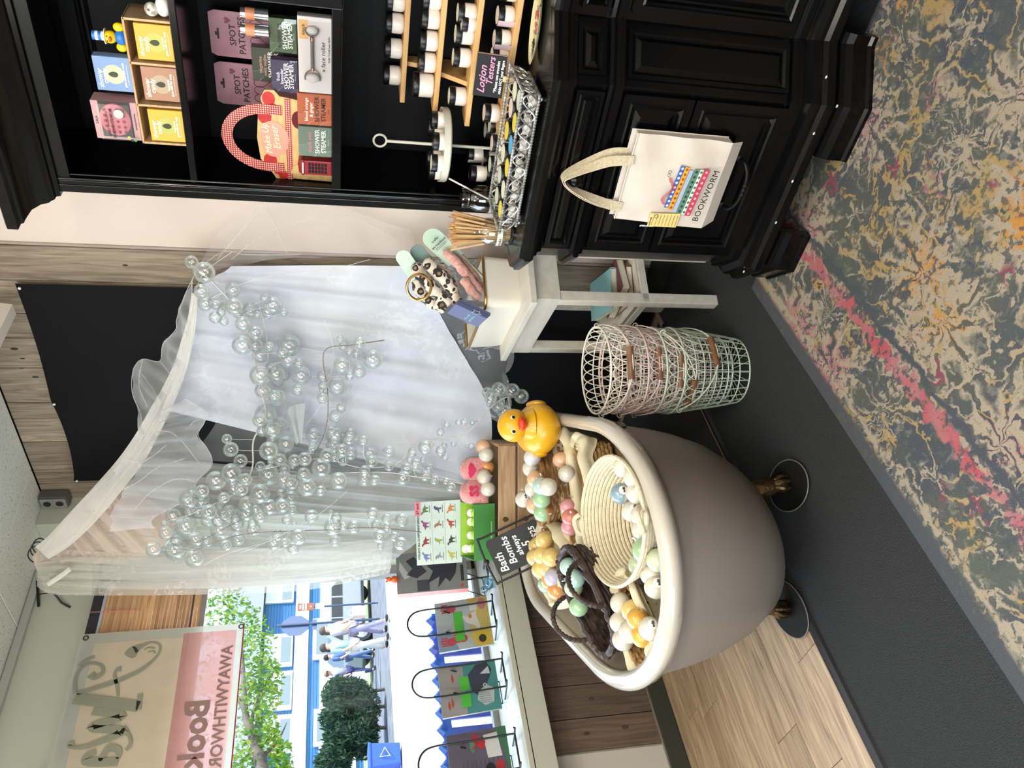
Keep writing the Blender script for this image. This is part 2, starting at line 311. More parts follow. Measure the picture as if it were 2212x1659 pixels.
# receptacle box high on the corner column
ou = thing('outlet', 'grey metal duplex outlet box mounted high beside the corner column', 'outlet', (-3.30, YB - .032, 2.835))
ob('box', M().box((0, 0, 0), (.07, .06, .13)), P('galvanised_steel', (120, 122, 120), .45, .7), ou, bevel=.01)
ob('cover_plate', M().box((0, -.033, 0), (.064, .006, .115)), P('brushed_plate', (176, 176, 172), .35, .6), ou, bevel=.003)
for dz in (-.028, .028):
    f = ob('socket', M().lathe([(.017, 0), (.017, .003), (.015, .004)], 16, R=Matrix.Rotation(PI / 2, 3, 'X')), P('black_bakelite', (28, 28, 28), .4), ou, loc=(0, -.036, dz))
ob('conduit', M().tube([(0, 0, .06), (0, 0, .1)], .012, 10), MATS['galvanised_steel'], ou)
# ---------------------------------------------------------------- rug
def rug_mat():
    m = bpy.data.materials.new('distressed_floral_rug'); m.use_nodes = True; n, l = m.node_tree.nodes, m.node_tree.links; b = n['Principled BSDF']; b.inputs['Roughness'].default_value = .95; b.inputs['Specular IOR Level'].default_value = .1
    N = lambda t, **k: (lambda q: ([setattr(q, a, v) for a, v in k.items()], q)[1])(n.new(t))
    tc = N('ShaderNodeTexCoord'); 
    def noise(scale, detail=5, vec=None, dist=0):
        q = N('ShaderNodeTexNoise'); q.inputs['Scale'].default_value = scale; q.inputs['Detail'].default_value = detail; q.inputs['Distortion'].default_value = dist; l.new(vec or tc.outputs['Object'], q.inputs['Vector']); return q
    def math_(op, a, b_=None, c=None):
        q = N('ShaderNodeMath', operation=op)
        for i, v in enumerate((a, b_, c)):
            if v is None: continue
            if isinstance(v, (int, float)): q.inputs[i].default_value = v
            else: l.new(v, q.inputs[i])
        return q.outputs[0]
    def step(v, t, w=.02):
        q = N('ShaderNodeMapRange'); q.inputs['From Min'].default_value = t - w; q.inputs['From Max'].default_value = t + w; l.new(v, q.inputs['Value']); return q.outputs[0]
    def mix(f, a, c):
        q = N('ShaderNodeMix', data_type='RGBA'); 
        if isinstance(f, (int, float)): q.inputs[0].default_value = f
        else: l.new(f, q.inputs[0])
        for i, v in ((6, a), (7, c)):
            if isinstance(v, tuple): q.inputs[i].default_value = v
            else: l.new(v, q.inputs[i])
        return q.outputs[2]
    # warp the coordinates so motifs have ragged, worn outlines
    wv = noise(20, 8); sub = N('ShaderNodeVectorMath', operation='SUBTRACT'); l.new(wv.outputs['Color'], sub.inputs[0]); sub.inputs[1].default_value = (.5, .5, .5)
    sc = N('ShaderNodeVectorMath', operation='MULTIPLY_ADD'); l.new(sub.outputs[0], sc.inputs[0]); sc.inputs[1].default_value = (.07, .15, .07); l.new(tc.outputs['Object'], sc.inputs[2]); wc = sc.outputs[0]
    def vor(scale, vec=wc, feat='F1'):
        q = N('ShaderNodeTexVoronoi', feature=feat); q.inputs['Scale'].default_value = scale; q.inputs['Randomness'].default_value = .75; l.new(vec, q.inputs['Vector']); return q
    V1 = vor(3.1); V2 = vor(6.2); sep = N('ShaderNodeSeparateXYZ'); l.new(wc, sep.inputs[0]); so = N('ShaderNodeSeparateXYZ'); l.new(tc.outputs['Object'], so.inputs[0])
    # petals: angle around each cell centre
    def petals(V, scale, k):
        d = N('ShaderNodeVectorMath', operation='SUBTRACT'); l.new(wc, d.inputs[0]); l.new(V.outputs['Position'], d.inputs[1]); s2 = N('ShaderNodeSeparateXYZ'); l.new(d.outputs[0], s2.inputs[0])
        ang = math_('ARCTAN2', s2.outputs[1], s2.outputs[0]); return math_('SINE', math_('MULTIPLY', ang, k))
    pe1, pe2 = petals(V1, 4.2, 8.0), petals(V2, 8.5, 5.0)
    r1 = math_('MULTIPLY_ADD', pe1, .10, V1.outputs['Distance']); r2 = math_('MULTIPLY_ADD', pe2, .09, V2.outputs['Distance'])
    slate, slate2, cream, gold, rose, orange, wine = lin((76, 80, 86)), lin((88, 91, 84)), lin((158, 146, 128)), lin((158, 134, 90)), lin((162, 112, 114)), lin((180, 128, 66)), lin((132, 70, 84))
    base = mix(step(noise(3.2, 4).outputs['Fac'], .52, .1), slate, slate2)
    base = mix(math_('MULTIPLY', step(noise(34, 6, None, .6).outputs['Fac'], .6, .05), .55), base, lin((128, 126, 116)))
    # winding stems and leaves
    leaf = noise(4.6, 3, wc, 1.6); band = math_('ABSOLUTE', math_('SUBTRACT', leaf.outputs['Fac'], .5)); leaves = math_('SUBTRACT', 1, step(band, .030, .012))
    col = mix(leaves, base, mix(step(noise(5, 2).outputs['Fac'], .5, .06), cream, gold))
    f2 = math_('SUBTRACT', 1, step(r2, .36, .03))
    sc2 = N('ShaderNodeSeparateColor'); l.new(V2.outputs['Color'], sc2.inputs[0]); sc1 = N('ShaderNodeSeparateColor'); l.new(V1.outputs['Color'], sc1.inputs[0])
    flower2 = mix(step(sc2.outputs[0], .45), mix(step(sc2.outputs[1], .5), cream, gold), mix(step(sc2.outputs[1], .55), orange, rose))
    col = mix(math_('MULTIPLY', f2, step(sc2.outputs[2], .55)), col, flower2)
    col = mix(math_('SUBTRACT', 1, step(r2, .13, .03)), col, mix(step(sc2.outputs[0], .5), wine, slate))
    f1 = math_('SUBTRACT', 1, step(r1, .56, .04)); ring = math_('SUBTRACT', 1, step(r1, .38, .04)); core = math_('SUBTRACT', 1, step(r1, .15, .03))
    flower1 = mix(ring, cream, mix(step(sc1.outputs[0], .5), rose, orange)); flower1 = mix(core, flower1, mix(step(sc1.outputs[1], .5), lin((210, 176, 96)), wine))
    petgap = step(pe1, -.62, .1); f1 = math_('MULTIPLY', math_('MULTIPLY', f1, petgap), step(sc1.outputs[2], .22)); col = mix(f1, col, flower1)
    # border: pink guard stripe with teeth, field beyond, dark selvage (object x is measured from the rug edge)
    X_ = so.outputs[0]
    tooth = math_('MULTIPLY', math_('SINE', math_('MULTIPLY', sep.outputs[1], 95)), .010); xx = math_('ADD', math_('ADD', sep.outputs[0], .0), tooth)
    stripe = math_('MULTIPLY', step(xx, .262, .006), math_('SUBTRACT', 1, step(xx, .300, .006)))
    col = mix(stripe, col, mix(step(noise(7, 3).outputs['Fac'], .5, .08), lin((170, 84, 92)), rose))
    line = math_('MULTIPLY', step(sep.outputs[0], .316, .004), math_('SUBTRACT', 1, step(sep.outputs[0], .338, .004))); col = mix(line, col, slate)
    bl = math_('MULTIPLY', step(sep.outputs[0], .066, .006), math_('SUBTRACT', 1, step(sep.outputs[0], .085, .006))); col = mix(bl, col, cream)
    selv = math_('SUBTRACT', 1, step(X_, .052, .008)); col = mix(selv, col, lin((78, 80, 84)))
    # wear: slate shows through
    wear = noise(58, 7, None, .3); w2 = noise(2.6, 3); thr = math_('MULTIPLY_ADD', w2.outputs['Fac'], .32, .42)
    wm = step(math_('SUBTRACT', wear.outputs['Fac'], thr), 0, .03); col = mix(math_('MULTIPLY', wm, .85), col, mix(step(w2.outputs['Fac'], .5), slate, slate2))
    fine = noise(420, 2); hs = N('ShaderNodeHueSaturation'); mr = N('ShaderNodeMapRange'); mr.inputs['To Min'].default_value = .72; mr.inputs['To Max'].default_value = 1.24; l.new(fine.outputs['Fac'], mr.inputs['Value']); l.new(mr.outputs[0], hs.inputs['Value']); l.new(col, hs.inputs['Color'])
    l.new(hs.outputs[0], b.inputs['Base Color']); bp = N('ShaderNodeBump'); bp.inputs['Strength'].default_value = .5; bp.inputs['Distance'].default_value = .004; l.new(fine.outputs['Fac'], bp.inputs['Height']); l.new(bp.outputs[0], b.inputs['Normal'])
    return m
rug = ob('rug', M().box((1.1, -2.05, .005), (2.2, 4.1, .010)), rug_mat(), loc=(-1.47, 2.09, 0.0005), bevel=.003)
tag(rug, 'large distressed floral rug in slate, cream, pink and orange on the dark carpet', 'rug')
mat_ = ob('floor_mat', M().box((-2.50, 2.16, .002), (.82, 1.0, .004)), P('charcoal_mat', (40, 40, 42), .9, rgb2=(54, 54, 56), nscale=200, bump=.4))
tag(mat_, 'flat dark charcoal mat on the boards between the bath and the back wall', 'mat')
# ---------------------------------------------------------------- black hutch cabinet
black = P('black_satin_lacquer', (6, 6, 7), .19, bump=.02, nscale=30, spec=.28)
blackin = P('black_inside_paint', (5, 5, 6), .55, spec=.2)
cab = thing('hutch_cabinet', 'tall black lacquered hutch cabinet with raised panels against the beige wall', 'cabinet', (-.3, 2.27, 0))
BP = [(-1.33, 2.71), (-1.33, 2.03), (-1.255, 1.955), (-.735, 1.955), (-.60, 2.065), (0, 2.065), (.135, 1.955), (.66, 1.955), (.735, 2.03), (.735, 2.71)]
def plan(o):   # the plan outline pushed out by o
    m = M(); m.sweep(BP, [(o, 0), (o, 1)]); v = [tuple(x.co[:2]) for x in m.b.verts if x.co.z < .5]; m.b.free(); return v
m = M(); m.prism([(x, y, .10) for x, y in plan(-.004)], (0, 0, .80)); ob('carcass', m, black, cab, world=True)
m = M(); m.prism([(x, y, .902) for x, y in plan(.03)], (0, 0, .043)); m.sweep(BP, [(-.01, .872), (.008, .874), (.012, .886), (.022, .890), (.024, .900), (.038, .903), (.044, .912), (.044, .928), (.036, .934), (.034, .944), (.0, .9455)]); ob('countertop', m, black, cab, world=True)
ob('waist_moulding', M().sweep(BP, [(-.01, .738), (.010, .742), (.012, .752), (.022, .756), (.024, .770), (.014, .774), (.012, .784), (-.01, .788)]), black, cab, world=True)
ob('base_moulding', M().sweep(BP, [(-.01, .245), (.006, .242), (.010, .228), (.010, .205), (.030, .195), (.034, .178), (.034, .165), (.046, .156), (.048, .14), (.048, .132), (-.01, .128)]), black, cab, world=True)
def raised(m, p0, u, w, h, prof, n):
    """framed panel on the face that starts at p0, runs along u, faces n"""
    p0, u, n, z = Vector(p0), Vector(u).normalized(), Vector(n).normalized(), Vector((0, 0, 1)); prev = None
    for ins, out in prof:
        r = [m.b.verts.new(p0 + u * a + z * b + n * out) for a, b in ((ins, ins), (w - ins, ins), (w - ins, h - ins), (ins, h - ins))]
        if prev: [m.face([prev[i], prev[(i + 1) % 4], r[(i + 1) % 4], r[i]]) for i in range(4)]
        prev = r
    m.face(prev); return m
PR = [(0, -.002), (0, .012), (.022, .012), (.027, .016), (.033, .012), (.038, .002), (.044, .002), (.060, .011), (.064, .011)]
for nm, z0, h in (('drawer', .792, .078), ('drawer', .532, .204), ('drawer', .248, .278)):
    pr = PR if h > .1 else [(0, -.002), (0, .012), (.010, .012), (.014, .015), (.018, .010), (.022, .003), (.030, .009)]
    d = ob(nm, raised(M(), (-1.235, 1.951, z0), (1, 0, 0), .485, h, pr, (0, -1, 0)), black, cab, world=True)
    if z0 > .7:
        ob('knob', M().lathe([(.0, .042), (.010, .041), (.017, .036), (.021, .030), (.023, .024), (.019, .018), (.011, .014), (.009, 0)], 20, c=(-.994, 1.938, .829), R=Matrix.Rotation(PI / 2, 3, 'X')), black, d, smooth=True, world=True)
    elif z0 < .3:
        hnd = M().tube(smooth_path([(-1.062, 1.94, .335), (-1.058, 1.915, .328), (-1.03, 1.90, .318), (-.985, 1.897, .314), (-.94, 1.90, .318), (-.912, 1.915, .328), (-.908, 1.94, .335)], 4), .006, 8)
        for x in (-1.0, -.985, -.97): hnd.sph((x, 1.897, .314), .0085, 8, 6)
        for x in (-1.062, -.908): hnd.sph((x, 1.944, .335), .015, 12, 8, sc=(1, .5, 1))
        ob('bail_pull', hnd, P('aged_black_iron', (16, 15, 14), .45, .6), d, smooth=True, world=True)
m = M()
for a, b in (((-.735, 1.955), (-.60, 2.065)),):
    u = Vector((b[0] - a[0], b[1] - a[1], 0)); n = Vector((u.y, -u.x, 0)).normalized()
    for z0, h in ((.25, .48), (.792, .078)):
        raised(m, Vector((a[0], a[1], z0)) + u * .12, u, u.length * .76, h, [(0, -.002), (0, .004), (.012, .004), (.018, -.002), (.022, -.002), (.034, .006)], n)
ob('canted_panel', m, black, cab, world=True)
m = M(); raised(m, (-.58, 2.061, .25), (1, 0, 0), .56, .48, PR, (0, -1, 0)); raised(m, (-.58, 2.061, .792), (1, 0, 0), .56, .078, [(0, -.002), (0, .012), (.010, .012), (.014, .015), (.018, .010), (.022, .003), (.030, .009)], (0, -1, 0)); raised(m, (.15, 1.951, .25), (1, 0, 0), .485, .48, PR, (0, -1, 0))
ob('center_panel', m, black, cab, world=True)
FP = [(.02, .0), (.046, .0), (.046, .022), (.040, .030), (.040, .075), (.030, .092), (.026, .105), (.012, .118), (.0, .13)]
for path in ([(-1.33, 2.12), (-1.33, 2.03), (-1.255, 1.955), (-1.135, 1.955)], [(-.88, 1.955), (-.735, 1.955), (-.60, 2.065), (-.56, 2.065)], [(0, 2.065), (.135, 1.955), (.26, 1.955)], [(.5, 1.955), (.66, 1.955), (.735, 2.03), (.735, 2.2)]):
    m = M().sweep(path, FP)
    m.sweep(path, [(.02, 0), (.0, .13)])
    r0 = [v for v in m.b.verts]; k = len(FP)
    m.face([r0[i] for i in range(k)]); m.face([r0[(len(path) - 1) * k + i] for i in range(k)])
    ob('foot', m, black, cab, world=True)
UP = [(-1.285, 2.58), (-1.285, 2.205), (.70, 2.205), (.70, 2.58)]
ob('side_panel', M().box((-1.272, 2.385, 1.62), (.024, .37, 1.36)), black, cab, world=True, bevel=.002)
ob('side_panel', M().box((.69, 2.385, 1.62), (.024, .37, 1.36)), black, cab, world=True)
ob('back_panel', M().box((-.29, 2.574, 1.62), (1.96, .018, 1.36)), blackin, cab, world=True)
ob('upper_back_panel', raised(M(), (-1.2, 2.564, 1.93), (1, 0, 0), .5, .32, PR, (0, -1, 0)), blackin, cab, world=True)
m = M().box((-1.266, 2.211, 1.62), (.038, .016, 1.34)).tube([(-1.243, 2.206, .95), (-1.243, 2.206, 2.27)], .005, 8).tube([(-1.232, 2.212, .95), (-1.232, 2.212, 2.27)], .004, 8); ob('stile', m, black, cab, world=True, bevel=.002)
for x in (-.679, .08): ob('stile', M().box((x, 2.215, 1.87), (.04, .03, .80)).box((x + .016 if x < 0 else x - .016, 2.38, 1.87), (.012, .33, .80)), black, cab, world=True, bevel=.003)
ob('shelf', M().box((-.97, 2.385, 1.900), (.58, .35, .020)), black, cab, world=True, bevel=.003)
ob('shelf', M().box((-.29, 2.385, 1.486), (1.94, .35, .028)), black, cab, world=True, bevel=.003)
ob('top_panel', M().box((-.29, 2.39, 2.29), (1.98, .37, .03)).box((-.29, 2.215, 2.262), (1.97, .02, .05)), black, cab, world=True)
ob('crown_moulding', M().sweep(UP, [(-.01, 2.268), (.010, 2.270), (.012, 2.282), (.018, 2.286), (.022, 2.296), (.026, 2.302), (.030, 2.322), (.042, 2.346), (.062, 2.362), (.070, 2.366), (.072, 2.374), (.084, 2.380), (.084, 2.408), (.078, 2.412), (-.01, 2.43)]), black, cab, smooth=True, world=True, sharp=math.radians(25))
m = M()
for x, y, z in ((-1.09, 1.903, .158), (-1.30, 1.94, .17), (-.80, 1.906, .16), (-.72, 1.915, .12), (-.66, 1.96, .16), (-.95, 1.905, .162)): m.sph((x, y, z), .004, 6, 4, sc=(1.3, .6, .8))
tag(ob('chipped_paint', m, P('bare_wood_chip', (210, 204, 192), .8), cab, world=True), kind='stuff')
# ---------------------------------------------------------------- what stands on the upper shelves
white_ink, black_ink = P('white_ink', (240, 238, 232), .6), P('black_ink', (24, 22, 22), .6)
kraft = P('pale_ply', (196, 164, 122), .6, rgb2=(176, 142, 100), nscale=6, stretch=(1, 1, 12))
S1, S2 = 1.910, 1.500
wr = thing('divided_display_box', 'thin plywood box of three compartments holding soap cartons on the top hutch shelf', 'box', (-.963, 2.30, S1))
w_ = M().box((0, .055, .062), (.350, .005, .124)).box((0, 0, .003), (.350, .11, .006)).box((0, 0, .121), (.350, .11, .006))
ob('case', w_, kraft, wr, bevel=.001, seg=1)
for x in (-.172, -.06, .057, .172): ob('divider', M().box((x, 0, .062), (.006, .11, .118)), kraft, wr)
def carton(name, label, cat, x, y, z, w, d, h, rgb, lines, rz=0, side=None, rgb2=None, group=None, spot=None, leaf=None, shiny=.0):
    """lines: (text, size, height fraction, material, bold[, x fraction])"""
    t = thing(name, label, cat, (x, y, z), rz, group)
    mt = P('print_%02x%02x%02x' % rgb, tuple(int(q * .9) for q in rgb), .5, coat=shiny)
    ob('carton', M().box((0, 0, h / 2), (w, d, h)), mt, t, bevel=.0012, seg=1)
    if spot:
        g = P('blend_%02x%02x%02x' % spot, spot, .55)
        ob('printed_patch', M().lathe([(w * .28, 0), (w * .27, .0004), (0, .0005)], 28, R=Matrix.Rotation(PI / 2, 3, 'X')), g, t, loc=(0, -d / 2 - .0001, h * .47))
    if leaf: ob('printed_leaf', M().prism([(math.sin(a) * .085 * w * (1 - .0 * a), 0, -math.cos(a) * .11 * w * (1.25 if math.cos(a) < 0 else 1)) if abs(a - PI) > .3 else (0, 0, .16 * w) for a in [2 * PI * i / 14 for i in range(14)]], (0, -.0006, 0)), P('olive_leaf_print', (52, 54, 36), .6), t, loc=(0, -d / 2 - .0004, h * .47))
    for L in lines: txt(L[0], L[1], L[3], t, ((L[5] if len(L) > 5 else 0) * w, -d / 2 - .0008, h * L[2]), bold=L[4] if len(L) > 4 else 0, sp=L[6] if len(L) > 6 else 1)
    return t
def soap(label, x, z, rgb, spot, sub, y=2.262, w=.094, h=.092, group=None, d=.03):
    return carton('soap_carton', label, 'soap box', x, y, z, w, d, h, rgb, [('shower', .0175, .86, white_ink, .0002, -.12), ('candy', .0175, .72, white_ink, .0002, -.06), (sub[0], .0072, .27, white_ink, .0001), (sub[1], .0085, .19, white_ink, .0002), ('olive butter & mineral & vitamin e', .0042, .10, white_ink)], spot=spot, leaf=1)
soap('yellow soap carton in the compartment below the striped-hat duck', -.847, S1 + .006, (232, 178, 62), (176, 172, 84), ('tea & honey', 'goat milk bar soap'))
soap('dusty tan soap carton in the middle compartment of the plywood box', -.960, S1 + .006, (178, 132, 104), (168, 148, 122), ('chamomile', 'goat milk bar soap'))
soap('yellow soap carton in the compartment below the pink brush package', -1.081, S1 + .006, (234, 182, 66), (170, 170, 84), ('tea & honey', 'goat milk bar soap'))
soap('pale blue soap carton standing on top of the plywood box', -.945, S1 + .125, (128, 158, 204), (188, 196, 152), ('sea & cotton', 'goat milk face wash'), y=2.268)
b = carton('brush_package', 'pink shampoo brush in a clear-fronted carton on top of the plywood box', 'package', -1.076, 2.275, S1 + .125, .112, .055, .118, (204, 158, 160), [])
dkin = P('dark_inner_card', (52, 48, 50), .6); pinkb = P('pink_silicone', (206, 112, 128), .4)
ob('window_recess', M().box((.004, -.0278, .058), (.104, .001, .082)), dkin, b)
br = M().lathe([(.0, .012), (.030, .010), (.040, .004), (.041, 0)], 26, R=Matrix.Rotation(PI / 2, 3, 'X'), sx=1.15); ob('brush_head', br, pinkb, b, loc=(.004, -.028, .06), smooth=True)
m = M()
for i in range(5):
    for j in range(4): m.lathe([(.005, 0), (.001, .007)], 6, c=(-.028 + i * .016, -.039, .036 + j * .016), R=Matrix.Rotation(PI / 2, 3, 'X'))
ob('bristles', m, P('deep_pink_silicone', (170, 84, 104), .4), b)
ob('clear_front', M().box((.004, -.0475, .058), (.104, .0006, .084)), clear('film', (255, 255, 255), .07, .4), b)
for s, z, sz in (('CALA', .109, .009), ('SCALP MASSAGING', .076, .0085), ('SHAMPOO BRUSH', .064, .0105), ('Stimulating & Exfoliating', .009, .005)): txt(s, sz, black_ink, b, (0, -.049 if .01 < z < .1 else -.0285, z))
ob('round_badge', M().lathe([(.013, 0), (.0125, .0005), (0, .0006)], 20, R=Matrix.Rotation(PI / 2, 3, 'X')), P('badge_grey', (188, 180, 176), .5), b, loc=(.03, -.048, .045))
for i, (x, c) in enumerate(((-.046, (60, 150, 70)), (-.046, (40, 40, 40)), (-.038, (180, 200, 60)))): ob('printed_dot', M().lathe([(.004, 0), (0, .0005)], 10, R=Matrix.Rotation(PI / 2, 3, 'X')), P('dot%d' % i, c, .5), b, loc=(x, -.048, .012 + i * .008))
yel = P('yellow_vinyl', (232, 196, 20), .35); blu = P('blue_vinyl', (36, 110, 190), .4); orang = P('orange_vinyl', (222, 96, 24), .4); wht = P('white_vinyl', (232, 234, 236), .4)
d = thing('toy_duck', 'small yellow toy duck wearing a blue and white striped hat on the plywood box', 'toy', (-.85, 2.27, S1 + .124))
ob('body', M().sph((0, 0, .014), .02, 14, 10, sc=(1.0, .9, .8)), blu, d, smooth=True); ob('head', M().sph((0, -.003, .040), .0165, 14, 10), yel, d, smooth=True)
for s in (-1, 1): ob('wing', M().sph((s * .026, 0, .016), .0125, 12, 8, sc=(1, .8, 1.1)), yel, d, smooth=True)
ob('beak', M().sph((0, -.019, .037), .007, 10, 6, sc=(1.1, .9, .6)), orang, d, smooth=True)
m = M().lathe([(.020, .051), (.020, .053), (.012, .054)], 18)
for i in range(4): m.lathe([(.0115, .054 + i * .0075), (.0120, .0612 + i * .0075)], 16, mi=i % 2)
ob('hat', m, [wht, blu], d, smooth=True)
for s in (-1, 1): ob('eye', M().sph((s * .006, -.0175, .045), .002, 6, 4), black_ink, d)
cat = thing('ceramic_bird_figure', 'white and grey streaked ceramic bird figure at the end of the top shelf', 'figurine', (-.752, 2.25, S1))
stone = P('streaked_white_ceramic', (226, 220, 208), .35, rgb2=(150, 140, 126), nscale=20, stretch=(1, 1, 3), lo=.5, hi=.62)
ob('body', M().sph((0, 0, .018), .024, 14, 10, sc=(1.1, .8, .78)), stone, cat, smooth=True); ob('head', M().sph((-.008, -.006, .046), .0175, 14, 10), stone, cat, smooth=True)
ob('beak', M().lathe([(.006, 0), (.0, .012)], 8, R=Matrix.Rotation(PI / 2, 3, 'X'), c=(-.012, -.021, .043)), stone, cat); ob('eye', M().sph((-.006, -.0215, .050), .004, 8, 6), P('ringed_eye', (110, 104, 80), .3), cat)
# second shelf
heartp = P('dark_heart_print', (70, 52, 58), .6); mauve = P('dusty_rose_card', (150, 104, 116), .6, rgb2=(176, 128, 138), nscale=9)
for x, y, lab, ln in ((-.888, 2.46, 'dusty rose spot patch card with two outlined hearts behind the silver tubes', ('SPOT', 'PATCHES')), (-1.045, 2.48, 'dusty rose spot patch card half hidden behind the strawberry basket card', ('SPOT', 'PATCHES'))):
    t = thing('patch_card', lab, 'package', (x, y, S2), rot=(-.05, 0, 0))
    m = M().prism([(-.066, 0, 0), (.066, 0, 0), (.066, 0, .335), (.058, 0, .352), (-.058, 0, .352), (-.066, 0, .335)], (0, .004, 0)); ob('card', m, mauve, t)
    ob('hang_hole', M().box((0, -.0006, .328), (.03, .001, .006)).box((0, -.0006, .333), (.01, .001, .008)), black_ink, t)
    txt(ln[0], .026, black_ink, t, (0, -.001, .286), bold=.0003); txt(ln[1], .026, black_ink, t, (0, -.001, .260), bold=.0003)
    for sx in (-.024, .024):
        hp = [(sx + .026 * math.sin(a) ** 3, -.0012, .212 + .0021 * (13 * math.cos(a) - 5 * math.cos(2 * a) - 2 * math.cos(3 * a) - math.cos(4 * a))) for a in [2 * PI * i / 28 for i in range(28)]]
        ob('printed_heart', M().tube(hp, .0008, 4, closed=True), heartp, t)
    ob('small_heart', M().prism([(.04 + .009 * math.sin(a) ** 3, -.001, .30 + .0007 * (13 * math.cos(a) - 5 * math.cos(2 * a) - 2 * math.cos(3 * a) - math.cos(4 * a))) for a in [2 * PI * i / 18 for i in range(18)]], (0, .0005, 0)), P('rose_print', (120, 60, 76), .6), t)
def steamer(label, x, y, z, rgb, name1, ink1, ink2=None, w=.094, h=.094, d=.03, name2=None, heart=0):
    i1 = P('ink_%02x%02x%02x' % ink1, ink1, .6); i2 = P('ink_%02x%02x%02x' % ink2, ink2, .6) if ink2 else white_ink
    L = [('SHOWER', .0185, .43, i2, .0002, .02), ('STEAMER', .0185, .24, i2, .0002, .02, .93), (name1, .0155 if not name2 else .013, .66 if not name2 else .74, i1, .0002, .0)]
    if name2: L.append((name2, .013, .60, i1, .0002, 0))
    t = carton('steamer_packet', label, 'package', x, y, z, w, d, h, rgb, L + [('NET WT 2 OZ', .003, .10, i2)], shiny=.6)
    ob('film', M().grid(lambda u, v: ((u - .5) * w * 1.01, -d / 2 - .0022 - .0018 * math.sin(PI * u) - .0008 * math.sin(9 * u + 5 * v), h * v), 10, 8), clear('film', (255, 255, 255), .07, .4), t, smooth=True)
    return t
steamer('sage green shower steamer packet reading thank you beside the red booth tin', -1.098, 2.262, S2, (112, 132, 116), 'thank you!', (206, 130, 140), h=.097)
steamer('orange shower steamer packet reading blood orange beside the face roller', -.998, 2.262, S2, (196, 96, 52), 'blood orange', (240, 230, 220), (40, 20, 16), h=.097, name2='& ginger')
steamer('dark green eucalyptus shower steamer packet above the face roller', -.822, 2.335, S2 + .096, (66, 92, 54), 'eucalyptus', (20, 26, 20), h=.075)
steamer('deep purple fresh lavender shower steamer packet', -.937, 2.335, S2 + .096, (58, 52, 88), 'fresh', (226, 220, 236), h=.075, name2='lavender')
steamer('dark olive tangerine mint mojito packet behind the purple packet', -.932, 2.395, S2 + .136, (54, 62, 46), 'tangerine', (196, 150, 130), h=.092, name2='mint mojito', w=.10)
for i, (x, h, y) in enumerate(((-.822, .095, 2.335), (-.937, .095, 2.335), (-.932, .135, 2.395))):
    carton('steamer_carton', ['plain dark carton under the eucalyptus packet', 'plain dark carton under the purple packet', 'plain dark carton under the tangerine packet'][i], 'box', x, y, S2, .098, .030, h, (40, 38, 40), [])
r = carton('face_roller_package', 'white windowed carton with a grey stone face roller at the shelf end', 'package', -.838, 2.25, S2, .208, .034, .09, (222, 214, 214), [('x face roller', .017, .25, black_ink, 0, 0), ('FOR YOUR best SKIN', .0075, .07, black_ink, 0, .1)], shiny=.4)
steel = P('polished_grey_stone', (122, 120, 118), .18, .5); rose_ = P('rose_gold', (214, 160, 130), .25, .9)
ro = M().tube([(-.03, -.024, .052), (.045, -.024, .052)], .005, 10); ob('roller_handle', ro, steel, r, smooth=True)
for a_, b_ in ((-.037, -.03), (.045, .053)): ob('ferrule', M().tube([(a_, -.024, .052), (b_, -.024, .052)], .0055, 10), rose_, r)
for x, s in ((-.058, 1), (.072, .8)):
    ob('roller_stone', M().sph((x, -.024, .052), .016 * s, 14, 10, sc=(.85, .6, 1.2)), P('pale_stone', (196, 190, 186), .3), r, smooth=True); ob('roller_fork', M().tube(arc((x, -.024, .052), .021 * s, -PI * .6, PI * .6, 10, u=(1 if x < 0 else -1, 0, 0)), .0022, 6), rose_ if False else steel, r)
ob('clear_front', M().box((0, -.043, .047), (.204, .0006, .086)), clear('film', (255, 255, 255), .07, .4), r)
ob('gold_label', M().box((.07, -.0177, .075), (.05, .0006, .024)), P('gold_label', (204, 158, 96), .5), r); txt('kitsch', .012, black_ink, r, (.07, -.019, .075))
for x, y, lab in ((-.776, 2.335, 'silver and peach lip balm tube nearest the shelf end'), (-.812, 2.315, 'silver and peach lip balm tube beside the pink card')):
    t = thing('balm_tube', lab, 'tube', (x, y, S2 + .171)); silver = P('mirror_silver', (214, 214, 218), .15, .9)
    ob('barrel', M().lathe([(.0165, 0), (.0165, .035), (.0168, .036), (.0168, .060), (.0165, .061), (.016, .074), (.0, .075)], 20, mis=[0, 0, 1, 1, 0, 0, 0]), [silver, P('peach_band', (206, 132, 94), .4)], t, smooth=True)
# red booth tin
bt = thing('telephone_booth_tin', 'small dark red telephone booth tin by the hutch side panel', 'tin', (-1.180, 2.262, S2), .0)
red = P('dark_red_enamel', (128, 22, 30), .35)
ob('body', M().box((0, 0, .041), (.046, .046, .082)), red, bt, bevel=.002); ob('roof', M().box((0, 0, .086), (.05, .05, .008)).lathe([(.032, .090), (.027, .098), (.0, .102)], 4, R=Matrix.Rotation(PI / 4, 3, 'Z')), red, bt, bevel=.002)
ob('sign_band', M().box((0, -.0255, .086), (.036, .001, .005)), P('cream_band', (200, 186, 178), .6), bt)
for i in range(3):
    for j in range(6): ob('pane', M().box((-.0115 + i * .0115, -.0233, .018 + j * .0095), (.0095, .001, .0078)), P('dark_pane', (28, 14, 18), .2), bt)
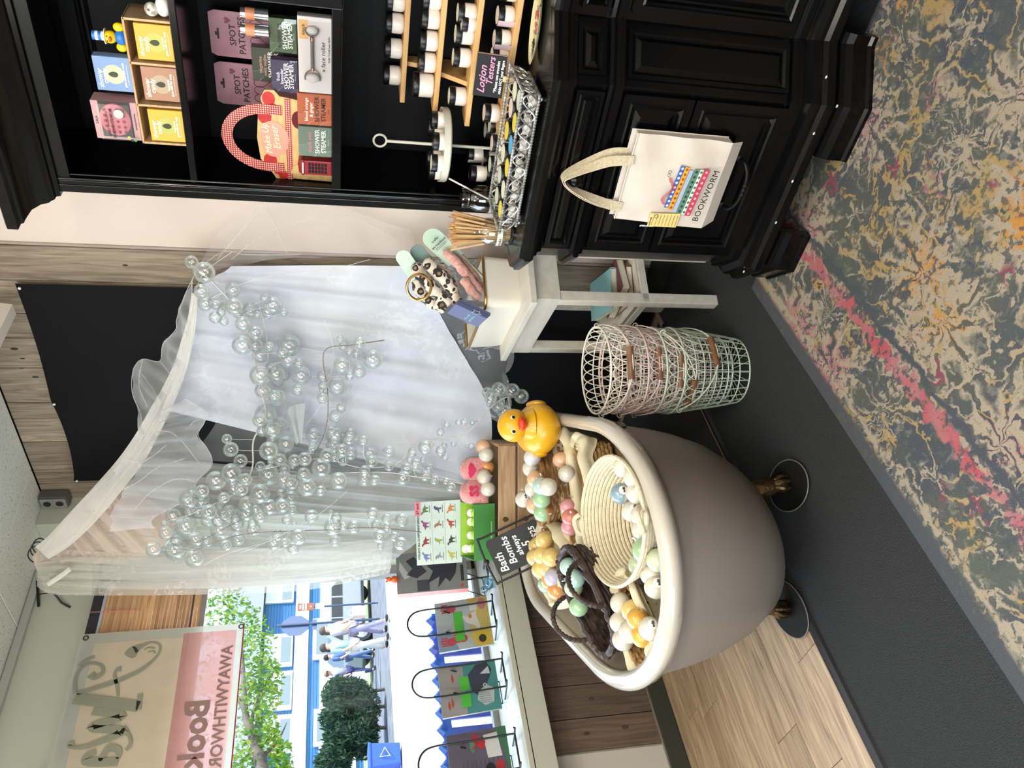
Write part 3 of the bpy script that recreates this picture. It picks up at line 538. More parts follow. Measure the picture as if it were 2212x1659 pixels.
# strawberry basket shaped card
def gingham():
    m = P('gingham_print', (150, 26, 40), .6); n, l = m.node_tree.nodes, m.node_tree.links
    tc = n.new('ShaderNodeTexCoord'); sx = n.new('ShaderNodeSeparateXYZ'); l.new(tc.outputs['Object'], sx.inputs[0]); outs = []
    for i in (0, 2):
        a = n.new('ShaderNodeMath'); a.operation = 'MULTIPLY'; a.inputs[1].default_value = 150; l.new(sx.outputs[i], a.inputs[0])
        f = n.new('ShaderNodeMath'); f.operation = 'FRACT'; l.new(a.outputs[0], f.inputs[0]); g = n.new('ShaderNodeMath'); g.operation = 'GREATER_THAN'; g.inputs[1].default_value = .5; l.new(f.outputs[0], g.inputs[0]); outs.append(g.outputs[0])
    ad = n.new('ShaderNodeMath'); ad.operation = 'ADD'; l.new(outs[0], ad.inputs[0]); l.new(outs[1], ad.inputs[1]); hf = n.new('ShaderNodeMath'); hf.operation = 'MULTIPLY'; hf.inputs[1].default_value = .5; l.new(ad.outputs[0], hf.inputs[0])
    cr = n.new('ShaderNodeValToRGB'); cr.color_ramp.interpolation = 'CONSTANT'; e = cr.color_ramp.elements; e[0].color = lin((150, 30, 42)); e[1].position = .9; e[1].color = lin((238, 206, 180)); x = e.new(.4); x.color = lin((176, 58, 56)); l.new(hf.outputs[0], cr.inputs[0]); l.new(cr.outputs[0], n['Principled BSDF'].inputs['Base Color']); return m
ging = gingham(); wick = P('printed_basket_tan', (214, 178, 120), .6, rgb2=(196, 156, 100), nscale=30, stretch=(1, 1, 3)); strb = P('strawberry_print', (190, 36, 34), .55, rgb2=(160, 22, 28), nscale=40); pinkl = P('label_pink', (222, 150, 130), .6)
k = thing('basket_card', 'strawberry basket shaped makeup cloth card with a red gingham handle', 'package', (-1.128, 2.30, S2), rot=(-.06, 0, 0))
ob('card', M().prism([(-.128, 0, 0), (.118, 0, 0), (.135, 0, .15), (.152, 0, .165), (.150, 0, .192), (.125, 0, .205), (.105, 0, .20), (.07, 0, .215), (.0, 0, .222), (-.07, 0, .215), (-.10, 0, .19), (-.134, 0, .17), (-.128, 0, .13)], (0, .005, 0)), wick, k)
for i, (x, z, r_) in enumerate(((.125, .182, .022), (.07, .196, .024), (-.072, .186, .024), (-.098, .165, .020), (.095, .17, .018), (-.118, .150, .016))):
    ob('printed_strawberry', M().prism([(x + r_ * math.cos(a), -.001, z + r_ * .85 * math.sin(a)) for a in [2 * PI * q / 12 for q in range(12)]], (0, .001, 0)), strb, k)
hn = [(.108 * math.cos(a), .001, .19 + .135 * math.sin(a)) for a in [PI * i / 22 for i in range(23)]]; hn = [(.108, .001, .145)] + hn + [(-.108, .001, .145)]; hi_ = [(.078 * math.cos(a), .001, .19 + .103 * math.sin(a)) for a in [PI * i / 22 for i in range(23)]]; hi_ = [(.078, .001, .145)] + hi_ + [(-.078, .001, .145)]
m = M()
for i in range(len(hn) - 1): m.prism([hn[i], hn[i + 1], hi_[i + 1], hi_[i]], (0, -.004, 0))
ob('card_handle', m, ging, k)
ob('gingham_band', M().box((0, -.0009, .128), (.262, .001, .017)), ging, k)
ob('title_label', M().prism([(.058 * math.cos(a), -.0016, .176 + .048 * math.sin(a) * (1 if math.sin(a) < 0 else .8)) for a in [2 * PI * i / 24 for i in range(24)]], (0, .001, 0)), pinkl, k)
crm = P('cream_ink', (250, 226, 196), .6)
txt('Make Up', .027, crm, k, (0, -.002, .192), rot=(PI / 2, -.12, 0), shear=.25); txt('Eraser', .029, crm, k, (.005, -.002, .166), rot=(PI / 2, -.12, 0), shear=.25)
txt('Strawberry Fields', .0125, black_ink, k, (-.035, -.001, .095)); txt('7-Day Set', .009, P('red_ink', (150, 40, 36), .6), k, (-.045, -.001, .080), bold=.0003)
ob('big_strawberry', M().prism([(.068 + .028 * math.sin(a) * (1 - .25 * math.cos(a)), -.0012, .088 - .03 * math.cos(a)) for a in [2 * PI * i / 16 for i in range(16)]], (0, .001, 0)), P('maroon_velour', (92, 10, 26), .8), k)
ob('red_icon', M().box((.03, -.0012, .055), (.022, .001, .024)), P('icon_red', (196, 60, 50), .6), k)
ob('paper_tag', M().prism([(-.11, -.0022, .125), (-.085, -.0022, .118), (-.062, -.0022, .07), (-.082, -.0022, .058), (-.112, -.0022, .10)], (0, .001, 0)), P('kraft_tag', (206, 172, 110), .7), k)
for i in range(5): ob('round_icon', M().tube([(x_, -.001, z_) for x_, z_ in [(-.08 + i * .022 + .006 * math.cos(a), .05 + .006 * math.sin(a)) for a in [2 * PI * q / 10 for q in range(10)]]], .0006, 4, closed=True), P('icon_line', (170, 110, 80), .6), k)
# ---------------------------------------------------------------- counter of the hutch: stepped riser with jars
CT = .945
pine = P('honey_pine', (222, 178, 118), .5, rgb2=(204, 156, 98), nscale=5, stretch=(1.2, 9, 9), detail=7, dist=1)
ri = thing('stepped_riser', 'honey pine four step riser filled with lotion jars on the hutch counter', 'display stand', (-.75, 2.38, CT))
BO = [(2.47, 1.268), (2.40, 1.168), (2.33, 1.072), (2.26, .974)]
for y, z in BO: ob('step', M().prism([(-1.05, y, z), (-.34, y, z), (-.34, y + .085, z), (-1.035, y + .085, z)], (0, 0, .016)), pine, ri, world=True, bevel=.0015, seg=1)
for x in (-.94, -.43): ob('side_rail', M().prism([(x, 2.27, CT), (x, 2.55, CT), (x, 2.55, 1.268), (x, 2.50, 1.268), (x, 2.49, 1.23), (x, 2.285, .974), (x, 2.27, .974)], (.014, 0, 0)), pine, ri, world=True)
jarw = P('milk_white_jar', (232, 222, 210), .35, coat=.4); lidb = P('black_jar_lid', (14, 14, 14), .35); labc = P('cream_lid_label', (232, 228, 198), .6)
def jar(label, x, y, z, r=.031, h=.036, lh=.018, group=None, lab=None, tilt=0, tape=0):
    t = thing('lotion_jar', label, 'jar', (x, y, z), random.uniform(0, 6), group)
    ob('body', M().lathe([(0, 0), (r * .82, 0), (r * .97, .004), (r, .010), (r, h - .003), (r * .93, h)], 18, cap=False), jarw, t, smooth=True)
    ob('lid', M().lathe([(r * 1.01, h), (r * 1.02, h + .002), (r * 1.02, h + lh - .002), (r * .98, h + lh), (0, h + lh)], 24), lidb, t, smooth=True)
    if lab: ob('lid_label', M().lathe([(r * .88, 0), (0, .0004)], 20), P('lid_' + '%02x%02x%02x' % lab, lab, .6), t, loc=(0, 0, h + lh + .0002))
    if tape:
        tp = P('pink_washi_tape', (216, 190, 196), .5); ob('tape', M().grid(lambda u, v: ((r * 1.03) * math.cos(u * 1.0), (r * 1.03) * math.sin(u * 1.0), v * (h + lh)), 6, 1), tp, t)
    return t
crl, yl, pk, bl_, gr = (226, 224, 196), (226, 206, 84), (226, 206, 190), (96, 170, 214), (206, 214, 190)
rows = [(2.51, 1.284, [-.978, -.893, -.817, -.752, -.68, -.61], 'top', None), (2.437, 1.184, [-.972, -.900, -.834, -.769, -.716, -.64], 'second', None), (2.367, 1.088, [-.970, -.850, -.782, -.722, -.640], 'third', crl), (2.297, .990, [-.985, -.812, -.762, -.696, -.628], 'lowest', pk)]
for ri_, (y, z, xs, nm, lb) in enumerate(rows):
    for i, x in enumerate(xs):
        big = (ri_ == 1 and i == 0)
        jar('%s lotion jar from the stand end of the %s riser step' % (ORD[i], nm), x, y, z, r=.037 if big else (.030 if ri_ in (0, 1) and i < 4 else .028), h=.048 if big else (.036 if ri_ != 3 else .030), lab=lb, group='lotion jars on the riser', tape=(ri_ == 3))
jar('white lotion jar stacked in front on the third riser step', -.745, 2.352, 1.088, r=.024, h=.024, lab=crl, group='lotion jars on the riser')
# round tiered stand
ts = thing('tiered_stand', 'round white two tier stand with a ring handle beside the riser', 'stand', (-1.118, 2.33, CT))
cream = P('cream_enamel', (206, 202, 188), .45)
for z, r in ((.004, .118), (.192, .116)): ob('plate', M().lathe([(0, z), (r - .004, z), (r, z + .004), (r, z + .024), (r - .003, z + .024), (r - .004, z + .008), (0, z + .008)], 36), cream, ts, smooth=True)
ob('pole', M().tube([(0, 0, .01), (0, 0, .385)], .005, 10), cream, ts, smooth=True)
ob('ring_handle', M().tube(arc((0, 0, .406), .020, 0, 2 * PI, 24)[:-1], .0035, 8, closed=True), cream, ts, smooth=True)
for i, (a, rr) in enumerate(((-1.0, .078), (-1.9, .08), (.2, .076), (2.6, .078), (-2.7, .083), (1.3, .08))):
    jar(['jar at the front right of the upper stand plate', 'jar at the front of the upper stand plate with a cream lid label', 'jar at the riser side of the upper stand plate', 'jar at the back left of the upper stand plate', 'jar at the hutch side of the upper stand plate', 'jar at the back of the upper stand plate'][i], -1.118 + rr * math.cos(a), 2.33 + rr * math.sin(a), CT + .2002, r=.027, h=.03, lab=crl if i in (1,) else None, group='jars on the tiered stand')
for i, (a, rr, st) in enumerate(((-.9, .075, 0), (-1.8, .078, 0), (-2.7, .08, 0), (2.5, .08, 0), (1.2, .078, 0), (.2, .075, 0))):
    jar('%s jar with pale lid label around the lower stand plate' % ORD[i], -1.118 + rr * math.cos(a), 2.33 + rr * math.sin(a), CT + .0122, r=.027, h=.03, lab=(pk, gr, crl)[i % 3], group='jars on the tiered stand')
for i, (x, y, z) in enumerate(((-1.17, 2.385, CT + .061), (-1.195, 2.30, CT + .061))):
    jar(['pink taped jar stacked at the back of the lower stand plate', 'pink taped jar stacked at the hutch side of the lower stand plate'][i], x, y, z, r=.026, h=.032, tape=1, group='jars on the tiered stand')
# silver lattice tray
sil = P('antique_silver', (226, 226, 222), .38, .75, rgb2=(150, 148, 142), nscale=40, lo=.3, hi=.6)
tr = thing('lattice_tray', 'antique silver tray with pierced lattice sides holding tester jars', 'tray', (-.99, 2.055, CT))
ob('base', M().box((0, 0, .014), (.40, .165, .004)), P('tray_mirror', (120, 122, 124), .12, .95), tr)
def side_pt(k, u, t):   # k = side, u 0..1 along, t 0..1 height
    fl = .016 * t; L_, D_ = .20 + fl, .0825 + fl; c = [(-L_, -D_), (L_, -D_), (L_, D_), (-L_, D_)]; a, b = c[k], c[(k + 1) % 4]
    return Vector((a[0] + (b[0] - a[0]) * u, a[1] + (b[1] - a[1]) * u, .014 + .052 * t))
for k in range(4):
    n = 10 if k % 2 == 0 else 4; m = M()
    for ph in (0, PI): m.tube([side_pt(k, i / (n * 8), .5 + .42 * math.sin(ph + PI * n * i / (n * 8))) for i in range(n * 8 + 1)], .0026, 5)
    for ph in (0, PI): m.tube([side_pt(k, i / (n * 8), .5 + .2 * math.sin(ph + 2 * PI * n / 2 * i / (n * 4))) for i in range(n * 8 + 1)], .0012, 4)
    ob('lattice', m, sil, tr, smooth=True)
    for t in (.0, 1.0):
        m = M().tube([side_pt(k, 0, t), side_pt(k, 1, t)], .0032, 6); nb = 46 if k % 2 == 0 else 20
        for i in range(nb): m.sph(side_pt(k, (i + .5) / nb, t) + Vector((0, 0, 0)), .0052, 6, 4)
        tag(ob('beaded_rim', m, sil, tr, smooth=True), kind='stuff')
for x in (-.19, .19):
    for y in (-.075, .075): ob('ball_foot', M().sph((x, y, .006), .006, 8, 6), sil, tr, smooth=True)
tl = [(-.875, 2.085, pk), (-.885, 2.012, yl), (-.945, 2.09, yl), (-.952, 2.015, bl_), (-1.015, 2.09, crl), (-1.022, 2.015, yl), (-1.085, 2.092, gr), (-1.093, 2.016, crl), (-1.152, 2.085, gr), (-1.158, 2.012, yl), (-.82, 2.07, crl), (-.818, 2.005, gr)]
for i, (x, y, c) in enumerate(tl): jar('%s tester jar in the %s row of the silver tray, %s lid label' % (ORD[i // 2], 'back' if i % 2 == 0 else 'front', {pk: 'pale peach', yl: 'yellow', bl_: 'blue', crl: 'cream', gr: 'pale green'}[c]), x, y, CT + .0162, r=.030, h=.026, lh=.019, lab=c, group='tester jars in the silver tray')
# chalk sign on a small easel
slate_ = P('chalkboard', (18, 18, 20), .7); chk = P('chalk_white', (232, 230, 232), .9); chp = P('chalk_pink', (222, 150, 184), .9)
ls = thing('tester_sign', 'small black chalkboard sign with pink lettering in front of the silver tray', 'sign', (-.832, 2.19, CT + .066), rot=(-.12, 0, 0))
ob('board', M().box((0, 0, .045), (.122, .004, .086)), slate_, ls); ob('edge', M().box((0, 0, .0885), (.124, .005, .0015)).box((.0615, 0, .045), (.0015, .005, .088)), P('tan_edge', (150, 120, 90), .6), ls)
txt('Lotion', .030, chp, ls, (-.012, -.003, .066), shear=.35, bold=.0004); txt('Testers', .026, chp, ls, (.014, -.003, .044), shear=.25, bold=.0004)
txt('*Please use wooden', .0125, chk, ls, (0, -.003, .025), bold=.0003, xs=.9); txt('sticks NOT your fingers', .0115, chk, ls, (0, -.003, .012), bold=.0003, xs=.86)
ob('easel_foot', M().box((0, -.008, -.01), (.016, .008, .035)).box((0, -.02, -.03), (.016, .03, .008)), P('beech', (222, 190, 142), .5), ls)
ob('easel_back_leg', M().tube([(0, .006, .05), (0, .030, -.062)], .004, 6), P('beech', (222, 190, 142), .5), ls)
# glass jars
glass = clear('jar_glass', (252, 255, 254), .13, .8, .05)
def mason(name, label, x, y, h, r, text):
    t = thing(name, label, 'jar', (x, y, CT)); R_ = r
    ob('glass_body', M().lathe([(0, .004), (R_ * .9, .003), (R_, .010), (R_ * 1.02, h * .45), (R_, h * .66), (R_ * .80, h * .78), (R_ * .74, h * .82), (R_ * .80, h * .85), (R_ * .74, h * .88), (R_ * .80, h * .92), (R_ * .76, h), (R_ * .72, h)], 28, cap=False), glass, t, smooth=True)
    ob('thick_base', M().lathe([(0, .0), (R_ * .92, .0), (R_ * .95, .006), (0, .007)], 24), clear('thick_glass', (225, 235, 230), .2, .8), t, smooth=True)
    m = M().grid(lambda u, v: ((R_ * 1.045) * math.cos(-PI * .92 + u * PI * .62), (R_ * 1.045) * math.sin(-PI * .92 + u * PI * .62), h * .30 + v * .017), 12, 1); ob('paper_strip', m, P('frosted_strip', (206, 206, 196), .5), t)
    txt(text, .013, black_ink, t, (-.012, -R_ * 1.06, h * .30 + .008)); return t
mason('trash_jar', 'empty clear glass mason jar with a strip label beside the silver tray', -1.228, 2.195, .150, .042, 'trash')
sj = mason('stick_jar', 'clear glass jar packed with wooden sticks at the counter corner', -1.262, 2.055, .128, .042, 'sticks')
wood = P('stick_wood', (214, 176, 124), .6, rgb2=(190, 148, 98), nscale=20); st_me = M().box((0, 0, .085), (.0058, .0018, .17)).done('stick', wood)
for i in range(95):
    a, q = random.uniform(0, 2 * PI), math.sqrt(random.random()); x, y = .026 * q * math.cos(a), .026 * q * math.sin(a)
    o = ob('stick', st_me, None, sj, loc=(x, y, .010)); o.rotation_euler = (-.20 * q * math.sin(a) + random.uniform(-.03, .03), .24 * q * math.cos(a) + random.uniform(-.03, .03), random.uniform(0, 3)); o.scale = (1, 1, random.uniform(1.0, 1.14))
tw = thing('paper_straw', 'single white stick leaning in the empty mason jar', 'straw', (-1.225, 2.195, CT + .008)); ob('stick', M().tube([(-.022, -.012, 0), (.052, .018, .185)], .0028, 8), P('white_stick', (232, 226, 214), .6), tw)
# painted spoon rest
sr = thing('painted_spoon_rest', 'cream ceramic spoon rest painted with cherries and daisies at the counter edge', 'dish', (-.665, 2.155, CT), .2)
cer = P('cream_glaze', (222, 212, 160), .2, coat=.6, rgb2=(120, 100, 60), nscale=16, lo=.60, hi=.63, dist=2)
ob('dish', M().lathe([(0, .004), (.6, .004), (.9, .010), (1.0, .016), (.97, .0165), (.85, .013), (0, .008)], 30, sx=.105, sy=.045), cer, sr, smooth=True)
for i in range(14):
    a, q = random.uniform(0, 2 * PI), random.random() ** .5; ob('painted_cherry', M().sph((.012 + .034 * q * math.cos(a), .022 * q * math.sin(a), .0102), .0085, 8, 5, sc=(1, 1, .22)), P('cherry%d' % (i % 3), ((178, 36, 44), (196, 70, 70), (40, 44, 96))[i % 3], .25, coat=.6), sr, smooth=True)
for cx_, in ((-.062,),):
    for i in range(14): a = 2 * PI * i / 14; ob('painted_petal', M().tube([(cx_, 0, .0112), (cx_ + .026 * math.cos(a), .018 * math.sin(a), .0125)], .0009, 4), black_ink, sr)
# tote bag hung on the drawer knob
canvas = P('natural_canvas', (212, 202, 188), .85, rgb2=(200, 186, 170), nscale=9, bump=.35); cav = P('canvas_side_fold', (222, 212, 198), .85)  # side folds use a plain, slightly lighter canvas
tb = thing('tote_bag', 'natural canvas tote bag printed with a book stack hanging from the drawer knob', 'bag', (-.972, 1.915, .36))
def face_pt(u, v, d):   # u 0..1 across, v 0..1 up
    x0, x1, = -.143 + .012 * v, .134 + .002 * v; z = .017 + .31 * v; b = math.sin(PI * min(1, max(0, u))) * math.sin(PI * min(1, v * 1.15 if v < .8 else .92))
    zz = z + (.02 * (1 - u) - .0) * (1 if v > .9 else v) * 0
    return Vector((x0 + (x1 - x0) * u, -.006 - d * (.35 + .65 * (1 - v) ** .7) - .008 * b - .004 * math.sin(9 * u + 5 * v) * v * (1 - v) * 3 - .003 * math.sin(14 * v - 6 * u) * u, zz))
ob('front_panel', M().grid(lambda u, v: face_pt(u, .10 + .90 * v, .022), 22, 22), canvas, tb, smooth=True)
ob('back_panel', M().grid(lambda u, v: (face_pt(u, .10 + .90 * v, .0).x + .003, .004, face_pt(u, .10 + .9 * v, 0).z + .012 * v), 10, 10), canvas, tb, smooth=True)
ob('bottom_gusset', M().grid(lambda u, v: (lambda p, q: p * (1 - v) + q * v)(face_pt(u, .10, .022), Vector((-.133 + .258 * u, .004, .0))), 14, 6), canvas, tb, smooth=True)
for u in (0, 1): ob('side_fold', M().grid(lambda a, b: (lambda p: (p.x, p.y * (1 - b) + .004 * b, p.z))(face_pt(u, .1 + .9 * a, .022)), 12, 3), cav, tb, smooth=True)
ob('top_hem', M().tube([face_pt(i / 16, 1.0, .022) + Vector((0, -.001, 0)) for i in range(17)], .0022, 6), canvas, tb, smooth=True)
web = P('cotton_webbing', (206, 192, 164), .85, rgb2=(186, 170, 140), nscale=160, bump=.2)
def strap(pts, w, nm):
    pts = smooth_path(pts, 6); m = M(); prev = None
    for i, p in enumerate(pts):
        t = (pts[min(i + 1, len(pts) - 1)] - pts[max(i - 1, 0)]).normalized(); s_ = Vector((0, 1, 0)) if w < 0 else t.cross(Vector((0, -1, 0))).normalized(); W_ = abs(w)
        r = [m.b.verts.new(p + s_ * W_ / 2 + Vector((0, -.0012, 0))), m.b.verts.new(p - s_ * W_ / 2 + Vector((0, -.0012, 0))), m.b.verts.new(p - s_ * W_ / 2 + Vector((0, .0012, 0))), m.b.verts.new(p + s_ * W_ / 2 + Vector((0, .0012, 0)))]
        if prev: [m.face([prev[k], prev[(k + 1) % 4], r[(k + 1) % 4], r[k]]) for k in range(4)]
        prev = r
    ob(nm, m, web, tb, smooth=True, sharp=.6)
kx, ky = -.022, -.006
def band(pts, nm):   # webbing that turns edge-on where it passes over the knob
    pts = smooth_path(pts, 6); m = M(); prev = None; n = len(pts)
    for i, p in enumerate(pts):
        t = (pts[min(i + 1, n - 1)] - pts[max(i - 1, 0)]).normalized(); f = abs(2 * i / (n - 1) - 1) ** 1.5
        s_ = (Vector((1, 0, 0)) * f + Vector((0, 1, 0)) * (1 - f)); s_ = (s_ - t * s_.dot(t)).normalized() * .014; nn = t.cross(s_).normalized() * .0012
        r = [m.b.verts.new(p + s_ + nn), m.b.verts.new(p - s_ + nn), m.b.verts.new(p - s_ - nn), m.b.verts.new(p + s_ - nn)]
        if prev: [m.face([prev[k], prev[(k + 1) % 4], r[(k + 1) % 4], r[k]]) for k in range(4)]
        prev = r
    ob(nm, m, web, tb, smooth=True, sharp=.6)
band([(-.088, -.020, .318), (-.083, -.020, .36), (-.062, -.016, .43), (-.040, -.010, .485), (kx, -.004, .503), (-.004, -.010, .488), (.025, -.016, .44), (.050, -.020, .385), (.058, -.022, .32)], 'handle')
band([(-.094, .004, .325), (-.092, .004, .37), (-.070, .004, .44), (-.044, .002, .49), (kx, .0, .508), (.0, .002, .492), (.032, .004, .44), (.062, .004, .38), (.068, .004, .33)], 'handle')
inks = {}
def pr(nm, pts, mat): ob(nm, M().prism([(x, -.0435 + (z - .1) * .045, z) for x, z in pts], (0, .0006, 0)), mat, tb)
bs = [((40, 90, 170), .178, .013, -.072, .060), ((214, 158, 40), .163, .014, -.078, .058), ((160, 172, 196), .149, .012, -.086, .050), ((84, 130, 92), .132, .015, -.088, .054), ((220, 226, 214), .120, .010, -.090, .054), ((186, 58, 78), .101, .018, -.094, .056)]
tl_ = -.09
for i, (c, z, h, x0, x1) in enumerate(bs):
    f = lambda x, zz: (x, zz + tl_ * (x + .02))
    pr('printed_book', [f(x0, z), f(x1, z), f(x1, z + h), f(x0, z + h)], P('tote_ink_%d' % i, c, .8))
    for j in range(9):
        xx = x0 + (x1 - x0) * (j + .5) / 9
        if i in (0, 1, 3, 4, 5): ob('printed_motif', M().prism([(xx + .0042 * math.cos(a), -.0443 + (z - .1) * .045, z + h / 2 + tl_ * (xx + .02) + .0042 * math.sin(a)) for a in [2 * PI * q / 7 for q in range(7)]], (0, .0005, 0)), P('motif%d' % i, ((222, 214, 200), (176, 60, 40), 0, (40, 50, 96), (60, 120, 90), (226, 168, 176))[i], .8), tb)
m = M(); wp = [(-.062 + i * .0024, .197 - .09 * (-.042 + i * .0024) * .6 + .010 * math.sin(i * .22)) for i in range(36)]
for i, (x, z) in enumerate(wp): m.tube([(x, -.0405, z - .006), (x + .001, -.0405, z + .006)], .0007, 4)
tag(ob('printed_worm', m, P('worm_ink', (196, 66, 84), .8), tb), kind='stuff')
for dx in (0, .010): ob('printed_spectacle', M().tube([(.030 + dx + .0045 * math.cos(a), -.040, .212 + .0045 * math.sin(a)) for a in [2 * PI * q / 10 for q in range(10)]], .0006, 4, closed=True), black_ink, tb)
o = txt('BOOKWORM', .0265, black_ink, tb, (-.024, -.0500, .083), rot=(PI / 2 - .045, .09, 0), sp=1.04)
ob('library_card', M().prism([(-.143, -.029, .225), (-.098, -.032, .228), (-.092, -.036, .135), (-.140, -.034, .135)], (0, .0008, 0)), P('library_card', (222, 196, 122), .8), tb)
m = M()
for i in range(8): m.box((-.117, -.0345 - .0002 * i * 1.6, .215 - i * .0105), (.036, .0006, .0007))
tag(ob('ruled_line', m, black_ink, tb), kind='stuff'); txt('DATE DUE', .006, black_ink, tb, (-.125, -.0325, .221)); ob('stamp_ring', M().tube([(-.106 + .006 * math.cos(a), -.034, .207 + .006 * math.sin(a)) for a in [2 * PI * q / 12 for q in range(12)]], .0005, 4, closed=True), black_ink, tb)
fl = ob('side_tag', M().box((-.150, -.014, .22), (.012, .0012, .045)), black, tb); txt('OUT OF PRINT', .0065, white_ink, tb, (-.150, -.0152, .22), rot=(PI / 2, -PI / 2, 0), bold=.0003)
# ---------------------------------------------------------------- black backdrop cloth pinned to the boards
cloth = P('black_cotton_cloth', (22, 22, 24), .95, bump=.1, nscale=300, spec=.15)
bk = thing('black_backdrop', 'black cotton cloth pinned to the weathered boards behind the tulle', 'cloth', (-2.56, YB - .03, 0))
def topz(u):
    x = -3.17 + 1.18 * u
    if u < .455: return x, 2.725 - .022 * math.sin(PI * u / .455) ** .7 * 1.0 - .018 * u / .455
    return x, 2.707 - .010 * math.sin(PI * (u - .455) / .545) - .014 * (u - .455) / .545
ob('sheet', M().grid(lambda u, v: (lambda q: (q[0] + .02 * v, YB - .03 - .012 * math.sin(14 * u + 3 * v) * v - .006, q[1] * (1 - v) + .02 * v))(topz(u)), 36, 40), cloth, bk, smooth=True, world=True)
pinm = P('white_push_pin', (236, 236, 236), .3)
for u in (.012, .455, .988): x, z = topz(u); ob('push_pin', M().sph((x, YB - .048, z - .015), .006, 8, 6), pinm, bk, world=True)
# ---------------------------------------------------------------- white painted side table with a lower shelf
tw_ = P('white_table_paint', (214, 208, 196), .45, rgb2=(204, 196, 180), nscale=6, stretch=(1, 5, 5))
td = thing('side_table', 'narrow white painted side table with a book shelf beside the hutch', 'table', (-1.66, 2.22, 0), math.radians(-26.5))
ob('top', M().box((-.285, .15, .7675), (.57, .30, .025)), tw_, td, bevel=.003)
ob('apron', M().box((-.285, .155, .705), (.52, .25, .10)), tw_, td, bevel=.002)
for x in (-.05, -.52):
    for y in (.05, .26): ob('leg', M().box((x, y, .328), (.042, .042, .656)), tw_, td, bevel=.003)
ob('shelf', M().box((-.285, .155, .312), (.50, .25, .018)).box((-.285, .042, .306), (.51, .022, .03)).box((-.285, .27, .306), (.51, .022, .03)).box((-.04, .155, .306), (.022, .24, .03)).box((-.53, .155, .306), (.022, .24, .03)), tw_, td, bevel=.002)
def book(name, label, loc, rz, w, d, h, rgb, tilt=(0, 0)):
    t = thing(name, label, 'book', loc, rot=(tilt[0], tilt[1], rz), group='books on the side table shelf')
    cv = P('cover_%02x%02x%02x' % rgb, rgb, .6)
    ob('cover', M().box((0, 0, .0012), (w, d, .0024)).box((0, 0, h - .0012), (w, d, .0024)).box((0, d / 2 - .0015, h / 2), (w, .003, h)), cv, t); ob('page_block', M().box((0, -.002, h / 2), (w - .006, d - .008, h - .005)), P('cream_pages', (214, 206, 184), .8), t); return t
C2 = math.cos(math.radians(-26.5)); S2_ = math.sin(math.radians(-26.5))
def TB(x, y, z): return (-1.66 + C2 * x - S2_ * y, 2.22 + S2_ * x + C2 * y, z)
book('book', 'brown hardback lying lowest on the side table shelf', TB(-.19, .16, .3215), math.radians(-34), .20, .15, .026, (112, 82, 62))
book('book', 'maroon hardback in the middle of the side table shelf stack', TB(-.18, .165, .348), math.radians(-14), .205, .15, .034, (112, 52, 56))
book('book', 'pale teal hardback on top of the side table shelf stack', TB(-.24, .165, .3825), math.radians(-40), .25, .17, .026, (136, 186, 192))
# white metal bin with a brass rim on the table
enam = P('white_enamel_bin', (226, 220, 206), .35); brass = P('brushed_brass', (176, 140, 84), .3, .85)
bn = thing('display_bin', 'white enamel bin with a brass rolled rim on the side table', 'bin', TB(-.35, .165, .78), math.radians(-26.5))
def rr(w, d, r, n=5, z=0, c=(0, 0)):
    out = []
    for k, (sx, sy) in enumerate(((1, -1), (1, 1), (-1, 1), (-1, -1))):
        for i in range(n + 1):
            a = -PI / 2 + k * PI / 2 + PI / 2 * i / n; out.append((c[0] + sx * (w / 2 - r) + r * math.cos(a), c[1] + sy * (d / 2 - r) + r * math.sin(a), z))
    return out
def shell(m, loops, mi=0, cap=True):
    rows = [[m.b.verts.new(Vector(p)) for p in L] for L in loops]; n = len(rows[0])
    for A_, B_ in zip(rows, rows[1:]):
        for i in range(n): m.face([A_[i], A_[(i + 1) % n], B_[(i + 1) % n], B_[i]], mi)
    if cap: m.face(rows[0][::-1], mi)
    return m
ob('wall', shell(M(), [rr(.415, .205, .03, z=0), rr(.43, .215, .032, z=.02), rr(.445, .225, .034, z=.14), rr(.439, .219, .031, z=.14), rr(.424, .209, .028, z=.02)]), enam, bn, smooth=True)
ob('floor_panel', M().prism(rr(.42, .205, .03, z=.014), (0, 0, .004)), enam, bn)
ob('brass_rim', M().tube(rr(.447, .227, .035, z=.143), .006, 8, closed=True), brass, bn, smooth=True)
def leopard():
    m = P('leopard_plush', (222, 206, 186), .95, sheen=.5); n, l = m.node_tree.nodes, m.node_tree.links
    tc = n.new('ShaderNodeTexCoord'); nz = n.new('ShaderNodeTexNoise'); nz.inputs['Scale'].default_value = 55; l.new(tc.outputs['Object'], nz.inputs['Vector'])
    mxv = n.new('ShaderNodeVectorMath'); mxv.operation = 'MULTIPLY_ADD'; mxv.inputs[1].default_value = (.014, .014, .014); l.new(nz.outputs['Color'], mxv.inputs[0]); l.new(tc.outputs['Object'], mxv.inputs[2])
    v = n.new('ShaderNodeTexVoronoi'); v.inputs['Scale'].default_value = 36; l.new(mxv.outputs[0], v.inputs['Vector'])
    cr = n.new('ShaderNodeValToRGB'); cr.color_ramp.interpolation = 'CONSTANT'; e = cr.color_ramp.elements; e[0].color = lin((150, 118, 92)); e[1].position = .52; e[1].color = lin((224, 208, 188)); x = e.new(.24); x.color = lin((34, 26, 24)); l.new(v.outputs['Distance'], cr.inputs[0]); l.new(cr.outputs[0], n['Principled BSDF'].inputs['Base Color']); return m
leo = leopard(); mint = P('mint_card', (196, 218, 196), .6); mintd = P('mint_card_back', (120, 142, 134), .7)
